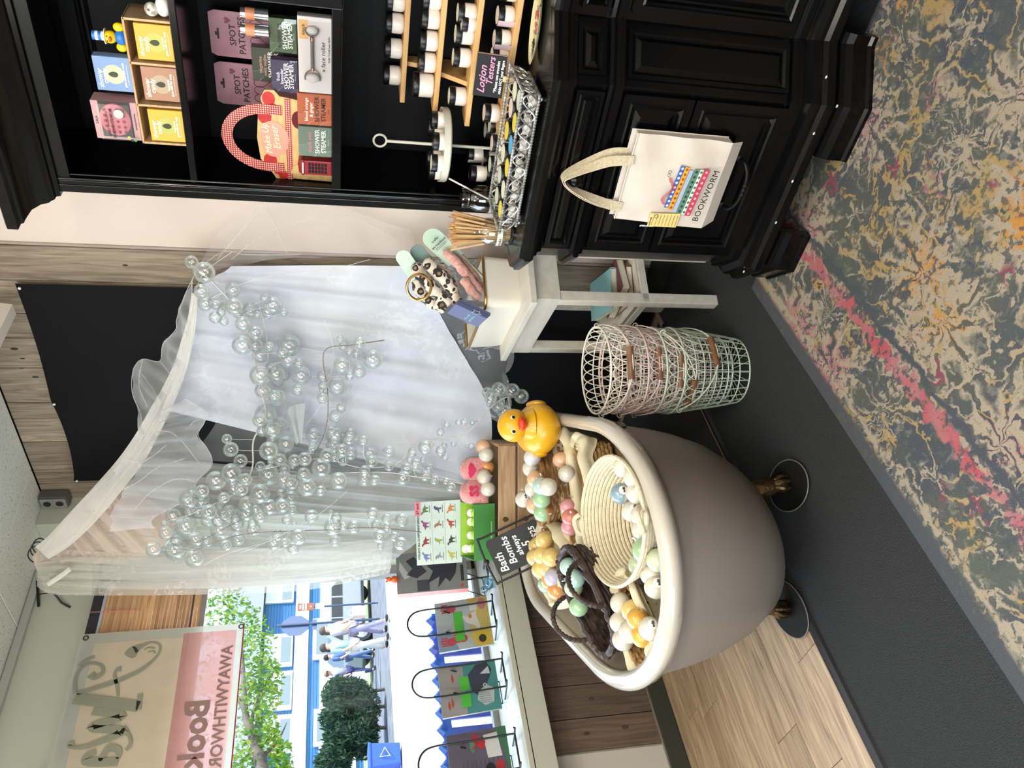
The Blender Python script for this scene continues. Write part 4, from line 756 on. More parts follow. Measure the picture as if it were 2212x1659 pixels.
def pill(pts, r, nm, mat, parent, wob=.12):
    pts = smooth_path(pts, 5); n = len(pts); rs = [r * (min(1, math.sin(PI * min(.999, max(.001, i / (n - 1)))) * 3.2) ** .5) * (1 + wob * math.sin(i * 1.7)) for i in range(n)]
    return ob(nm, M().tube(pts, rs, 12), mat, parent, smooth=True, sharp=2)
def card_sh(w, h):   # rounded-top header card in x,z
    return [(-w / 2, 0, 0), (w / 2, 0, 0)] + [(w / 2 * math.cos(a), 0, h - w / 2 + w / 2 * math.sin(a)) for a in [PI * i / 14 for i in range(15)]]
def headband(label, p0, lean, mat, pts, r, text=None, cw=.068, chh=.15, rz=-.45):
    t = thing('spa_headband', label, 'headband', p0, rot=(lean[0], lean[1], rz))
    ob('header_card', M().prism(card_sh(cw, chh), (0, .001, 0)), [mint], t, loc=(0, 0, .05))
    for i, q in enumerate(pts): pill(q, r[i] if isinstance(r, list) else r, 'plush_roll', mat, t)
    if text:
        txt('truffle', .012, black_ink, t, (0, -.0015, .145), shear=.3); txt('spa headband', .0125, black_ink, t, (0, -.0015, .126), bold=.0002)
        ob('printed_bar', M().box((0, -.0008, .110), (.052, .0008, .0012)).box((0, -.0008, .104), (.052, .0008, .0012)), black_ink, t)
    return t
pkp = P('pink_plush', (220, 168, 152), .95, rgb2=(200, 140, 126), nscale=70, bump=.8, sheen=.6)
def cardw(tip, base, w, t, mats, nm='header_card'):
    tip, base = Vector(tip), Vector(base); ax = (tip - base); L_ = ax.length; ax.normalize(); rt = ax.cross(Vector((.25, -.95, .1))).normalized()
    pl = [base - rt * w / 2, base + rt * w / 2] + [base + ax * (L_ - w / 2) + rt * (w / 2 * math.cos(a)) + ax * (w / 2 * math.sin(a)) for a in [PI * i / 14 for i in range(15)]]
    ob(nm, M().prism(pl, ax.cross(rt).normalized() * .001), mats, t, world=True); return ax, rt, ax.cross(rt).normalized()
h1 = thing('spa_headband', 'pink plush spa headband on a mint card at the hutch end of the enamel bin', 'headband', (-1.716, 2.42, 0.942))
ax, rt, nn = cardw((-1.548, 2.5, 1.156), (-1.658, 2.48, 1.032), .078, h1, mint)
mm = Matrix((rt, ax, rt.cross(ax))).transposed(); c0 = Vector((-1.578, 2.48, 1.113)) - h1.location
for s_, sz, q in (('truffle', .013, .012), ('spa headband', .0125, -.008)): txt(s_, sz, black_ink, h1, tuple(c0 + ax * q + rt.cross(ax) * .004), rot=tuple(mm.to_euler()), bold=.0002)
for q in (-.019, -.025): ob('printed_bar', M().tube([Vector(c0) + ax * q - rt * .026 + rt.cross(ax) * .003, Vector(c0) + ax * q + rt * .026 + rt.cross(ax) * .003], .0007, 4), black_ink, h1)
def pillw(pts, r, mat, t): ob('plush_roll', (lambda P_: M().tube(P_, [r * (min(1, math.sin(PI * min(.999, max(.001, i / (len(P_) - 1)))) * 3.2) ** .5) * (1 + .10 * math.sin(i * 1.7)) for i in range(len(P_))], 12))(smooth_path(pts, 5)), mat, t, smooth=True, sharp=2, world=True)
for P_, r in (([(-1.601, 2.46, 1.088), (-1.631, 2.43, 1.041), (-1.675, 2.42, 1.001), (-1.721, 2.41, 0.961), (-1.75, 2.4, 0.931)], .019), ([(-1.633, 2.48, 1.052), (-1.671, 2.46, 0.997), (-1.727, 2.45, 0.945), (-1.774, 2.44, 0.913)], .016), ([(-1.676, 2.39, 1.014), (-1.728, 2.38, 0.976), (-1.765, 2.38, 0.941)], .018)): pillw(P_, r, pkp, h1)
ob('cream_tray', M().prism([(-1.636, 2.5, 1.045), (-1.74, 2.46, 0.931), (-1.718, 2.46, 0.919), (-1.62, 2.5, 1.032)], (0, .02, 0)), P('cream_card', (226, 216, 190), .6), h1, world=True)
h2 = thing('spa_headband', 'leopard plush headband on a mint card next to the pink headband', 'headband', (-1.771, 2.43, 1.025))
cardw((-1.614, 2.5, 1.198), (-1.684, 2.48, 1.137), .06, h2, mintd)
for P_, r in (([(-1.639, 2.45, 1.156), (-1.666, 2.43, 1.126), (-1.696, 2.42, 1.088), (-1.735, 2.41, 1.055), (-1.771, 2.4, 1.029)], .025), ([(-1.675, 2.47, 1.103), (-1.723, 2.46, 1.064), (-1.781, 2.45, 1.022)], .022), ([(-1.747, 2.39, 1.051), (-1.778, 2.38, 1.025), (-1.805, 2.38, 1.015)], .022)): pillw(P_, r, leo, h2)
h3 = thing('spa_headband', 'leopard plush headband with a brass hair ring farthest from the hutch', 'headband', (-1.805, 2.4, 1.044))
cardw((-1.615, 2.46, 1.253), (-1.718, 2.44, 1.179), .058, h3, mint)
for P_, r in (([(-1.65, 2.44, 1.194), (-1.693, 2.42, 1.168), (-1.726, 2.4, 1.132), (-1.766, 2.39, 1.094), (-1.79, 2.38, 1.047)], .026), ([(-1.732, 2.46, 1.18), (-1.772, 2.44, 1.17), (-1.807, 2.42, 1.132), (-1.837, 2.41, 1.094)], .024), ([(-1.785, 2.37, 1.112), (-1.813, 2.37, 1.07)], .022)): pillw(P_, r, leo, h3)
ob('brass_ring', M().tube([(-1.713, 2.375, 1.134), (-1.728, 2.375, 1.134), (-1.743, 2.375, 1.137), (-1.756, 2.375, 1.144), (-1.766, 2.375, 1.152), (-1.772, 2.375, 1.163), (-1.775, 2.375, 1.175), (-1.773, 2.375, 1.187), (-1.767, 2.375, 1.198), (-1.758, 2.375, 1.208), (-1.746, 2.375, 1.216), (-1.731, 2.375, 1.222), (-1.716, 2.375, 1.224), (-1.7, 2.375, 1.224), (-1.686, 2.375, 1.22), (-1.673, 2.375, 1.214), (-1.664, 2.375, 1.205), (-1.658, 2.375, 1.195), (-1.655, 2.375, 1.184), (-1.657, 2.375, 1.172), (-1.662, 2.375, 1.161), (-1.671, 2.375, 1.151), (-1.683, 2.375, 1.142), (-1.697, 2.375, 1.137)], .0055, 8, closed=True), brass, h3, smooth=True, world=True)
sl = thing('sleep_mask_card', 'slate blue printed card with a navy star band in the enamel bin', 'card', (-1.812, 2.31, 0.944), rot=(-.30, .28, -.46))
ob('card', M().prism([(-.055, 0, -.02), (.055, 0, -.02), (.055, 0, .115), (-.055, 0, .115)], (0, .012, 0)), P('slate_blue_card', (98, 104, 140), .6), sl)
ob('navy_band', M().box((.042, -.0006, .048), (.026, .001, .134)), P('navy_print', (34, 32, 66), .6), sl)
mi_ = P('mint_ink', (150, 206, 196), .6); txt('moody', .016, mi_, sl, (-.018, -.0012, .045), shear=.3); txt('patches', .016, mi_, sl, (-.018, -.0012, .026), shear=.3)
ob('printed_star', M().tube([(.036 + (.020 if i % 2 else .010) * math.sin(PI * i / 5), -.0012, .03 + (.020 if i % 2 else .010) * math.cos(PI * i / 5)) for i in range(10)], .0008, 4, closed=True), P('star_line', (190, 220, 220), .6), sl)
# ---------------------------------------------------------------- nest of five wire baskets
def wire_basket(label, z0, rgb, hyaw, drop, hr=.155, spin=0):
    t = thing('wire_basket', label, 'basket', (-1.785, 1.988, z0), spin, 'nested wire baskets')
    mt = P('wire_%02x%02x%02x' % rgb, rgb, .4); H_, r0, r1, n = .278, .122, .160, 26; R_ = lambda z: r0 + (r1 - r0) * (z / H_) ** .8
    ring = lambda z, r=None: [((r or R_(z)) * math.cos(2 * PI * i / 40), (r or R_(z)) * math.sin(2 * PI * i / 40), z) for i in range(40)]
    ob('top_hoop', M().tube(ring(H_, r1), .0038, 6, closed=True), mt, t, smooth=True); ob('bottom_hoop', M().tube(ring(.004, r0), .0030, 6, closed=True), mt, t, smooth=True)
    for z in (.05, .10, .15, .20, .235): ob('hoop', M().tube(ring(z), .0024, 5, closed=True), mt, t, smooth=True)
    m = M()
    for i in range(n):
        a = 2 * PI * i / n; m.tube([(R_(z) * math.cos(a), R_(z) * math.sin(a), z) for z in (.004, .07, .14, .20)], .0019, 4)
        a2 = a + 2 * PI / n * 2; am = (a + a2) / 2     # interlaced loops under the hoop
        m.tube([((R_(zz) + .001) * math.cos(a + (a2 - a) * q), (R_(zz) + .001) * math.sin(a + (a2 - a) * q), zz) for q, zz in [(j / 10, .20 + .072 * math.sin(PI * j / 10) ** .6) for j in range(11)]], .0021, 4)
    for i in range(20): a = 2 * PI * i / 20; m.tube([(r0 * math.cos(a), r0 * math.sin(a), .004), (.02 * math.cos(a), .02 * math.sin(a), .022)], .0013, 4)
    tag(ob('wire_mesh', m, mt, t, smooth=True), kind='stuff')
    # bail handle: hooked on two eyes, dropped against the side, wooden grip in the middle
    ca, sa = math.cos(hyaw), math.sin(hyaw); pts = []
    for i in range(25):
        q = PI * i / 24; lx, up = math.cos(q), math.sin(q); px = lx * (r1 + .006); ln = .185 * up
        o_ = ln * math.sin(drop); zz = H_ - .012 + ln * math.cos(drop)
        rad = math.hypot(px, o_)
        if drop > 1.2 and rad < R_(max(0, zz)) + .009 and i not in (0, 24): o_ = math.sqrt(max(0, (R_(max(0, zz)) + .009) ** 2 - px * px))
        pts.append((px * ca + o_ * sa, px * sa - o_ * ca, zz))
    ob('bail', M().tube(pts, .0024, 6), mt, t, smooth=True)
    pa_, pb_ = Vector(pts[9]), Vector(pts[15]); pm_ = Vector(pts[12]); ob('grip', M().tube([pa_.lerp(pm_, .1), pb_.lerp(pm_, .1)], .0125, 10), P('walnut_grip', (138, 96, 62), .5, rgb2=(104, 70, 46), nscale=8, stretch=(3, 3, 30)), t, smooth=True)
    for s in (0, -1): p = Vector(pts[s]); ob('eye', M().tube(arc(p, .009, 0, 2 * PI, 12, u=(ca, sa, 0))[:-1], .0022, 5, closed=True), mt, t)
    return t
cw = (228, 222, 206)
wire_basket('lowest sage green wire basket in the nest on the carpet', .0, (196, 206, 182), 1.15, 2.30, spin=.1)
wire_basket('second wire basket up in the nest, sage green', .07, (200, 208, 188), -.25, 2.18, spin=.4)
wire_basket('middle blush pink wire basket in the nest', .14, (214, 190, 184), .72, 2.30, spin=.0)
wire_basket('fourth wire basket up in the nest, blush pink', .21, (218, 196, 190), .70, 2.22, spin=.2)
wire_basket('topmost cream wire basket in the nest with a dropped wooden grip', .28, cw, .60, 1.92, spin=.3)
# ---------------------------------------------------------------- roll-top bath; local y runs along the bath away from the room
TUBO, TRZ = Vector((-2.2026, 1.555, 0)), math.radians(43.0)
ct, st_ = math.cos(TRZ), math.sin(TRZ)
def TW(x, y, z): return (TUBO.x + ct * x - st_ * y, TUBO.y + st_ * x + ct * y, z)
tub = thing('clawfoot_tub', 'white roll-top clawfoot bath with warm grey outside filled with bath bomb baskets', 'bathtub', TUBO, TRZ)
def outline(ins, z, k=1.0, n=72):
    a = .438 - ins * .85; yf, yb_ = -.768 + ins * (1.0 + .25 * k), .95 - ins * 1.0; bf = .62 - ins * .35; bb = .40 - ins * .3; out = []
    for i in range(n):
        q = 2 * PI * i / n; c, s = math.cos(q), math.sin(q)
        if s < 0: out.append((a * c, yf + bf + bf * s, z))
        else: e = 2.6; cc, ss = abs(c) ** (2 / e) * (1 if c > 0 else -1), abs(s) ** (2 / e); out.append((a * cc, yb_ - bb + bb * ss, z))
    # straight flanks join the two ends
    return out
enamel = P('bath_enamel', (198, 190, 176), .14, coat=.8); outc = P('bath_outside_grey', (128, 119, 110), .45)
ob('shell', shell(M(), [outline(.40, .098), outline(.30, .100), outline(.215, .125), outline(.150, .175), outline(.105, .25), outline(.072, .34), outline(.05, .43), outline(.036, .52), outline(.034, .60)]), outc, tub, smooth=True, sharp=2)
ob('basin', shell(M(), [outline(.36, .13), outline(.25, .15), outline(.18, .22), outline(.12, .34), outline(.082, .48), outline(.062, .57), outline(.052, .61)]), enamel, tub, smooth=True, sharp=2)
ob('rolled_rim', shell(M(), [outline(.056, .607)] + [outline(.030 + .030 * math.cos(PI * j / 9), .616 + .027 * math.sin(PI * j / 9), .3) for j in range(10)] + [outline(.006, .592), outline(.034, .588)], cap=False), enamel, tub, smooth=True, sharp=2)
ob('inner_board', M().prism(outline(.13, .44), (0, 0, .02)), P('raw_board', (120, 96, 70), .8), tub)
ob('black_tape', M().box((.418, -.30, .588), (.006, .04, .022), rz=-.28), P('black_tape', (20, 20, 20), .4), tub)
brz = P('antique_bronze', (112, 88, 52), .38, .75, rgb2=(58, 44, 30), nscale=40, bump=.6)
for i, (x, y) in enumerate(((-.20, -.33), (.21, -.33), (-.24, .62), (.24, .62))):
    d_ = math.atan2(y, x); f = ob('claw_foot', M().tube(smooth_path([(x * .72, y * .82, .15), (x * .88, y * .92, .12), (x * .98, y * .98, .07), (x, y, .03)], 4), [.045 - .022 * j / 12 for j in range(13)], 10).sph((x, y, .026), .026, 12, 8), brz, tub, smooth=True)
    for k in (-.7, 0, .7): ob('claw', M().tube(smooth_path([(x + .012 * math.cos(d_ + k), y + .012 * math.sin(d_ + k), .062), (x + .031 * math.cos(d_ + k), y + .031 * math.sin(d_ + k), .040), (x + .032 * math.cos(d_ + k), y + .032 * math.sin(d_ + k), .012)], 4), [.010, .010, .010, .0095, .009, .008, .007, .006, .004], 7), brz, f, smooth=True)
rub = P('black_rubber_cup', (24, 24, 24), .5)
for i, (x, y, lab) in enumerate(((-.20, -.345, 'black oval rubber coaster under the bath foot on the wooden floor'), (.21, -.345, 'black oval rubber coaster under the bath foot on the carpet'))):
    t = thing('foot_coaster', lab, 'coaster', TW(x, y, .0005), TRZ + (.35 if i else -.3)); ob('dish', M().lathe([(0, .001), (.085, .001), (.108, .004), (.116, .010), (.117, .014), (.112, .0135), (.09, .008), (.0, .005)], 36, sx=.72, sy=1.0), rub, t, smooth=True)
    ob('lip', M().tube([(.117 * .72 * math.cos(a), .117 * math.sin(a), .0135) for a in [2 * PI * q / 36 for q in range(36)]], .002, 5, closed=True), P('worn_grey_lip', (120, 116, 110), .5), t, smooth=True)
# rubber duck on the bath rim
dy = P('duck_yellow', (224, 166, 24), .38, coat=.25); dr = P('duck_beak_red', (226, 66, 24), .4)
dk = thing('rubber_duck', 'big yellow rubber duck with a red beak sitting on the bath rim', 'toy', TW(.375, .26, .632), TRZ + .12)
ob('body', M().grid(lambda u, v: (lambda a, b: ((.104 + .012 * math.sin(b)) * math.cos(a) * math.cos(b), .118 * math.sin(a) * math.cos(b) * (1 if math.sin(a) < 0 else 1.15) , .078 + .080 * math.sin(b) + (.034 * max(0, math.sin(a)) ** 2 * max(0, math.cos(b)))))(2 * PI * u, -PI / 2 + PI * v), 30, 18, wrap=True), dy, dk, smooth=True, sharp=2)
ob('head', M().sph((.012, -.045, .192), .062, 22, 16, sc=(1.04, 1, 1.0)), dy, dk, smooth=True)
ob('neck', M().lathe([(.068, .12), (.056, .145), (.052, .165), (.05, .18)], 22, c=(.010, -.042, 0), cap=False), dy, dk, smooth=True)
for s in (-1, 1): ob('wing', M().sph((s * .098, .015, .085), .05, 14, 10, sc=(.32, 1.25, .75)), dy, dk, smooth=True)
ob('beak', M().sph((.014, -.108, .176), .026, 14, 10, sc=(1.05, .85, .55)).sph((.014, -.103, .164), .022, 14, 10, sc=(1.0, .8, .5)), dr, dk, smooth=True)
for s in (-1, 1):
    e = Vector((.012 + s * .027, -.0985, .205)); ob('eye', M().sph(e, .0085, 12, 8, sc=(1, .5, 1.15)), P('eye_white', (240, 240, 236), .25), dk, smooth=True); ob('pupil', M().sph(e + Vector((0, -.0035, 0)), .006, 10, 8, sc=(1, .4, 1.15)), P('eye_blue_black', (16, 22, 34), .15), dk, smooth=True)
# ---------------------------------------------------------------- baskets in the bath
linen = P('cream_linen_liner', (226, 216, 186), .9, rgb2=(214, 202, 168), nscale=14, bump=.25)
def oval(rx, ry, z, n=40, e=2.0):
    out = []
    for i in range(n):
        q = 2 * PI * i / n; c, s = math.cos(q), math.sin(q); out.append((rx * math.copysign(abs(c) ** (2 / e), c), ry * math.copysign(abs(s) ** (2 / e), s), z))
    return out
def weave(t, rx, ry, h, mat, rows, r, e=2.6, flare=.88, n=72, rim=0, amp=.004):
    m = M()
    for k in range(rows):
        z = h * (k + .5) / rows; f = flare + (1 - flare) * z / h; m.tube([(p[0] * (1 + amp / rx * math.cos(PI * (i / 2 + k))), p[1] * (1 + amp / ry * math.cos(PI * (i / 2 + k))), z) for i, p in enumerate(oval(rx * f, ry * f, z, n, e))], r, 5, closed=True)
    tag(ob('woven_side', m, mat, t, smooth=True), kind='stuff')
    ob('bottom', M().prism(oval(rx * flare, ry * flare, .002, 40, e), (0, 0, .006)), mat, t)
    ob('inner_wall', M().grid(lambda u, v: (lambda p: (p.x, p.y, h * .98 * v))(Vector(oval((rx - .006) * (flare + (1 - flare) * v), (ry - .006) * (flare + (1 - flare) * v), 0, 40, e)[int(round(u * 40)) % 40])), 40, 2, wrap=True), mat, t)
    if rim: ob('braided_rim', M().tube([(p[0] * (1 + .003 / rx * math.sin(i * 2.1)), p[1] * (1 + .003 / ry * math.cos(i * 1.7)), h + .003 * math.sin(i * 2.6)) for i, p in enumerate(oval(rx, ry, h, 80, e))], [rim * (1 + .16 * math.sin(i * 2.4)) for i in range(80)], 7, closed=True), mat, t, smooth=True)
def liner(t, rx, ry, h, e=2.8, drop=.06, seed=0, depth=.12, flare=.9):
    def f(u, v):
        i = u * 2 * PI; P0 = oval(1, 1, 0, 60, e)[int(round(u * 60)) % 60]; w = .006 * math.sin(5 * i + seed) + .004 * math.sin(11 * i + 2 * seed)
        if v < .5: q = v / .5; k = (flare - .04 + (1.0 - flare + .02) * q); return (P0[0] * (rx - .008) * k, P0[1] * (ry - .008) * k, h - depth * (1 - q) + (w + .006) * q)
        q = (v - .5) / .5; o = .016 + .006 * math.sin(7 * i + seed) ; return (P0[0] * (rx + o * math.sin(PI * min(1, q * 1.2)) + .004), P0[1] * (ry + o * math.sin(PI * min(1, q * 1.2)) + .004), h + .006 + w - q * (drop + .010 * math.sin(6 * i + 1.5 * seed)) + .004 * math.sin(PI * q))
    ob('linen_liner', M().grid(f, 60, 12, wrap=True), linen, t, smooth=True, sharp=2)
tanw = P('tan_wicker', (184, 146, 96), .7, rgb2=(138, 104, 64), nscale=30, stretch=(1, 1, 4), lo=.35, hi=.65); darkw = P('dark_brown_wicker', (72, 54, 44), .6, rgb2=(40, 30, 26), nscale=40, lo=.4, hi=.6)
ropem = P('cream_cotton_rope', (222, 210, 182), .9, rgb2=(208, 194, 164), nscale=90, bump=.4)
rb_ = thing('rope_basket', 'large cream coiled rope basket of white and green bath bombs at the bath front', 'basket', TW(.122, -.362, .470), TRZ + .20)
for k in range(17):
    z = .007 + k * .0108; f = .44 + .56 * (k / 16) ** .65; ob('rope_coil', M().tube(oval(.200 * f, .278 * f, z, 56), .0066, 7, closed=True), ropem, rb_, smooth=True)
ob('rope_bottom', M().lathe([(0, 0), (.44, 0), (.44, .008), (0, .008)], 40, sx=.19, sy=.29), P('brown_base_pad', (128, 84, 60), .8, rgb2=(96, 62, 46), nscale=60, bump=.4), rb_)
for s in (-1, 1): ob('rope_knot', M().tube(smooth_path([(.03, s * .270, .19), (.012, s * .289, .205), (-.03, s * .289, .195), (-.035, s * .272, .182), (0, s * .290, .18), (.02, s * .274, .175)], 5), .0085, 8), ropem, rb_, smooth=True)
lb1 = thing('lined_basket', 'linen lined basket of white and yellow bath bombs at the window end of the bath', 'basket', TW(-.19, -.42, .475), TRZ - .55); weave(lb1, .09, .13, .13, tanw, 9, .0072, flare=.68); liner(lb1, .112, .150, .135, seed=1, flare=.75, drop=.03)
lb2 = thing('lined_basket', 'linen lined basket heaped with yellow bath bombs below the chalk sign', 'basket', TW(-.15, .27, .50), TRZ - .2); weave(lb2, .13, .17, .165, tanw, 10, .0075); liner(lb2, .138, .178, .172, seed=3, drop=.11)
dwk = thing('dark_wicker_basket', 'dark brown wicker basket with two hoop handles and green bath bombs', 'basket', TW(-.155, -.165, .555), 0, rot=(.0, -.24, TRZ + .78)); weave(dwk, .185, .105, .12, darkw, 8, .0075, e=3.2, rim=.0125)
for s in (-1, 1):
    pts = [(.085 * math.cos(q), s * (.112 + .012 * math.sin(q)), .118 + .088 * math.sin(q)) for q in [PI * i / 16 for i in range(17)]]
    ob('hoop_handle', M().tube([(p[0], p[1], p[2]) for p in smooth_path(pts, 3)], [.0085 * (1 + .2 * math.sin(i * 2.3)) for i in range(49)], 7), darkw, dwk, smooth=True)
twk = thing('tan_wicker_basket', 'tan woven basket of mixed bath bombs beside the rubber duck', 'basket', TW(.165, .375, .565), TRZ + .75); weave(twk, .185, .11, .125, tanw, 9, .0075, e=3.2, rim=.008)
ll1 = thing('long_lined_basket', 'long linen lined basket of peach and pink bath bombs behind the rope basket', 'basket', TW(.145, .165, .50), TRZ + .50); weave(ll1, .225, .055, .13, tanw, 8, .0075, e=4); liner(ll1, .230, .060, .135, e=4, seed=5, drop=.07)
ll2 = thing('long_lined_basket', 'second long linen lined basket between the rope basket and the peach bombs', 'basket', TW(.150, .045, .475), TRZ + .46); weave(ll2, .205, .048, .13, tanw, 8, .0075, e=4); liner(ll2, .210, .053, .135, e=4, seed=8, drop=.07)
BC = {'white': (206, 198, 182), 'yellow': (240, 206, 124), 'gold': (238, 178, 66), 'orange': (236, 164, 92), 'peach': (238, 190, 150), 'pink': (236, 160, 168), 'coral': (236, 138, 118), 'green': (170, 208, 158), 'pale green': (206, 218, 180), 'aqua': (188, 222, 206), 'slate blue': (126, 150, 160), 'lilac': (206, 202, 222), 'clear': (220, 222, 224)}
filmm = clear('film', (255, 255, 255), .07, .4)
cnt = {}
def bomb(col, p, where, r=.0335, col2=None, sticker=None):
    k = (col, where); cnt[k] = cnt.get(k, 0) + 1
    mats = [P('bomb_' + col.replace(' ', '_'), tuple(int(q * (.9 if col != 'white' else 1)) for q in BC[col]), .45, coat=.9)] + ([P('bomb_' + col2.replace(' ', '_'), BC[col2], .45, coat=.9)] if col2 else [])
    t = thing('bath_bomb', '%s %s%s bath bomb %s' % (ORD[cnt[k] - 1], col, ' and ' + col2 if col2 else '', where), 'bath bomb', p, group='bath bombs ' + where)
    t.rotation_euler = (random.uniform(-.5, .5), random.uniform(-.5, .5), random.uniform(0, 6))
    m = M().sph((0, 0, 0), r, 18, 12)
    if col2:
        for f in m.b.faces:
            if f.calc_center_median().z > .1 * r: f.material_index = 1
    ob('ball', m, mats, t, smooth=True, sharp=2)
    a = random.uniform(0, 6); ob('film_twist', M().grid(lambda u, v: (lambda q, w: ((r * 1.01 + .012 * v) * math.cos(a + q) , (r * 1.01 + .012 * v) * math.sin(a + q), .012 * (w)))( (u - .5) * .9, math.sin(9 * u) * (.3 + v)), 8, 3), filmm, t, smooth=True)
    if sticker:
        d = Vector((0, 0, 1.5)) - Vector(p); d.normalize(); t.rotation_euler = (0, 0, 0); q = d.to_track_quat('Z', 'Y').to_matrix()
        off = Vector((.35, -.25, .9)).normalized(); qq = (q @ off).to_track_quat('Z', 'Y').to_matrix()
        ob('sticker', M().lathe([(0, r * 1.012), (.008, r * .985), (.015, r * .91)], 16, R=qq), P('sticker_white', (238, 234, 226), .5), t, smooth=True)
        up = Vector((0, 0, 1)); xax = fwd.cross(up).normalized(); zax = (qq @ Vector((0, 0, 1))); yax = zax.cross(xax).normalized(); xax = yax.cross(zax)
        mm = Matrix((xax, yax, zax)).transposed(); txt(sticker, .012, black_ink, t, tuple(zax * r * 1.03), rot=tuple(mm.to_euler()), bold=.0003)
W1, W2, W3, W4, W5, W6, W7 = 'in the rope basket', 'in the window end basket', 'in the heaped yellow basket', 'in the dark wicker basket', 'in the tan woven basket', 'in the long peach basket', 'in the slatted crate'
for c, p, st in (('white', (-1.732, 1.476, 0.61), None), ('white', (-1.698, 1.406, 0.605), None), ('white', (-1.727, 1.37, 0.6), 'edit'), ('white', (-1.819, 1.369, 0.59), 'edit'), ('white', (-1.747, 1.298, 0.6), None), ('white', (-1.769, 1.264, 0.6), None), ('green', (-1.783, 1.199, 0.61), None), ('pale green', (-1.905, 1.229, 0.585), None), ('white', (-1.813, 1.139, 0.6), None), ('pale green', (-1.735, 1.134, 0.605), None), ('white', (-1.814, 1.097, 0.6), 'edit')): bomb(c, p, W1, .0345 if c != 'green' else .039, None, st)
bomb('white', (-1.811, 1.435, 0.61), W1, .034, 'slate blue', 'edit')
for c, p, st in (('white', (-2.044, 1.187, 0.62), None), ('white', (-2.08, 1.142, 0.625), None), ('white', (-2.098, 1.093, 0.625), 'edit'), ('white', (-2.005, 1.068, 0.635), None), ('gold', (-1.943, 1.072, 0.625), None), ('gold', (-1.961, 1.029, 0.62), None), ('white', (-1.872, 1.002, 0.63), 'edit'), ('yellow', (-1.988, 1.127, 0.615), None)): bomb(c, p, W2, .034, None, st)
for c, p in (('yellow', (-2.394, 1.682, 0.7)), ('yellow', (-2.559, 1.718, 0.7)), ('yellow', (-2.429, 1.637, 0.71)), ('yellow', (-2.361, 1.581, 0.7)), ('yellow', (-2.491, 1.616, 0.71)), ('lilac', (-2.42, 1.531, 0.69)), ('orange', (-2.498, 1.565, 0.68)), ('green', (-2.583, 1.606, 0.67)), ('orange', (-2.448, 1.492, 0.68)), ('yellow', (-2.565, 1.775, 0.68)), ('yellow', (-2.448, 1.59, 0.69))): bomb(c, p, W3, .036)
for c, p in (('aqua', (-2.214, 1.441, 0.695)), ('aqua', (-2.195, 1.379, 0.69)), ('pale green', (-2.263, 1.386, 0.68)), ('green', (-2.248, 1.303, 0.685)), ('white', (-2.307, 1.461, 0.665))): bomb(c, p, W4, .033)
for c, p, c2 in (('white', (-2.245, 1.919, 0.735), None), ('clear', (-2.182, 1.921, 0.74), None), ('peach', (-2.221, 1.844, 0.735), None), ('white', (-2.275, 1.841, 0.735), None), ('aqua', (-2.158, 1.758, 0.74), None), ('white', (-2.134, 1.733, 0.725), None), ('white', (-2.381, 1.874, 0.75), None), ('pale green', (-2.306, 1.783, 0.735), 'peach'), ('green', (-2.209, 1.736, 0.735), None), ('orange', (-2.265, 1.715, 0.725), 'green')): bomb(c, p, W5, .034, c2, 'edit' if p == (-2.381, 1.874, 0.75) else None)
for c, p in (('peach', (-2.138, 1.866, 0.645)), ('white', (-2.134, 1.794, 0.64)), ('pink', (-2.194, 1.684, 0.645)), ('coral', (-2.199, 1.641, 0.645)), ('pink', (-2.247, 1.633, 0.64))): bomb(c, p, W6, .033)
# ---------------------------------------------------------------- slatted crate behind, with what it holds
crw = P('crate_pine', (150, 118, 86), .75, rgb2=(178, 148, 112), nscale=4, stretch=(1, 9, 9), detail=8, rnd=.1, dist=1.2, bump=.15)
cr_ = thing('slatted_crate', 'rough pine slatted crate standing across the far end of the bath', 'crate', TW(.035, .735, .47), TRZ)
for k in range(4):
    z = .035 + k * .086
    for y in (-.135, .135): ob('slat', M().box((0, y, z), (.50, .012, .076)), crw, cr_, bevel=.002, seg=1)
    for x in (-.25, .25): ob('end_board', M().box((x, 0, z), (.014, .26, .076)), crw, cr_, bevel=.002, seg=1)
ob('floor_board', M().box((0, 0, .006), (.48, .25, .012)), crw, cr_)
for x in (-.02, .10): ob('knot', M().sph((-.068, -.1415, .30 - (.09 if x < 0 else 0)), .011, 10, 6, sc=(1, .1, 1.2)), P('pine_knot', (84, 58, 42), .8), cr_)
for c, p in (('peach', (-2.496, 2.268, 0.843)), ('white', (-2.507, 2.23, 0.834)), ('white', (-2.579, 2.163, 0.843)), ('white', (-2.61, 2.12, 0.828)), ('orange', (-2.577, 2.22, 0.822))): bomb(c, p, W7, .034)
slp = P('pink_terry_slipper', (232, 160, 156), .95, rgb2=(222, 140, 140), nscale=120, bump=.8, sheen=.5); slr = P('raspberry_print', (200, 44, 88), .9); slg = P('grey_sole', (170, 160, 150), .8)
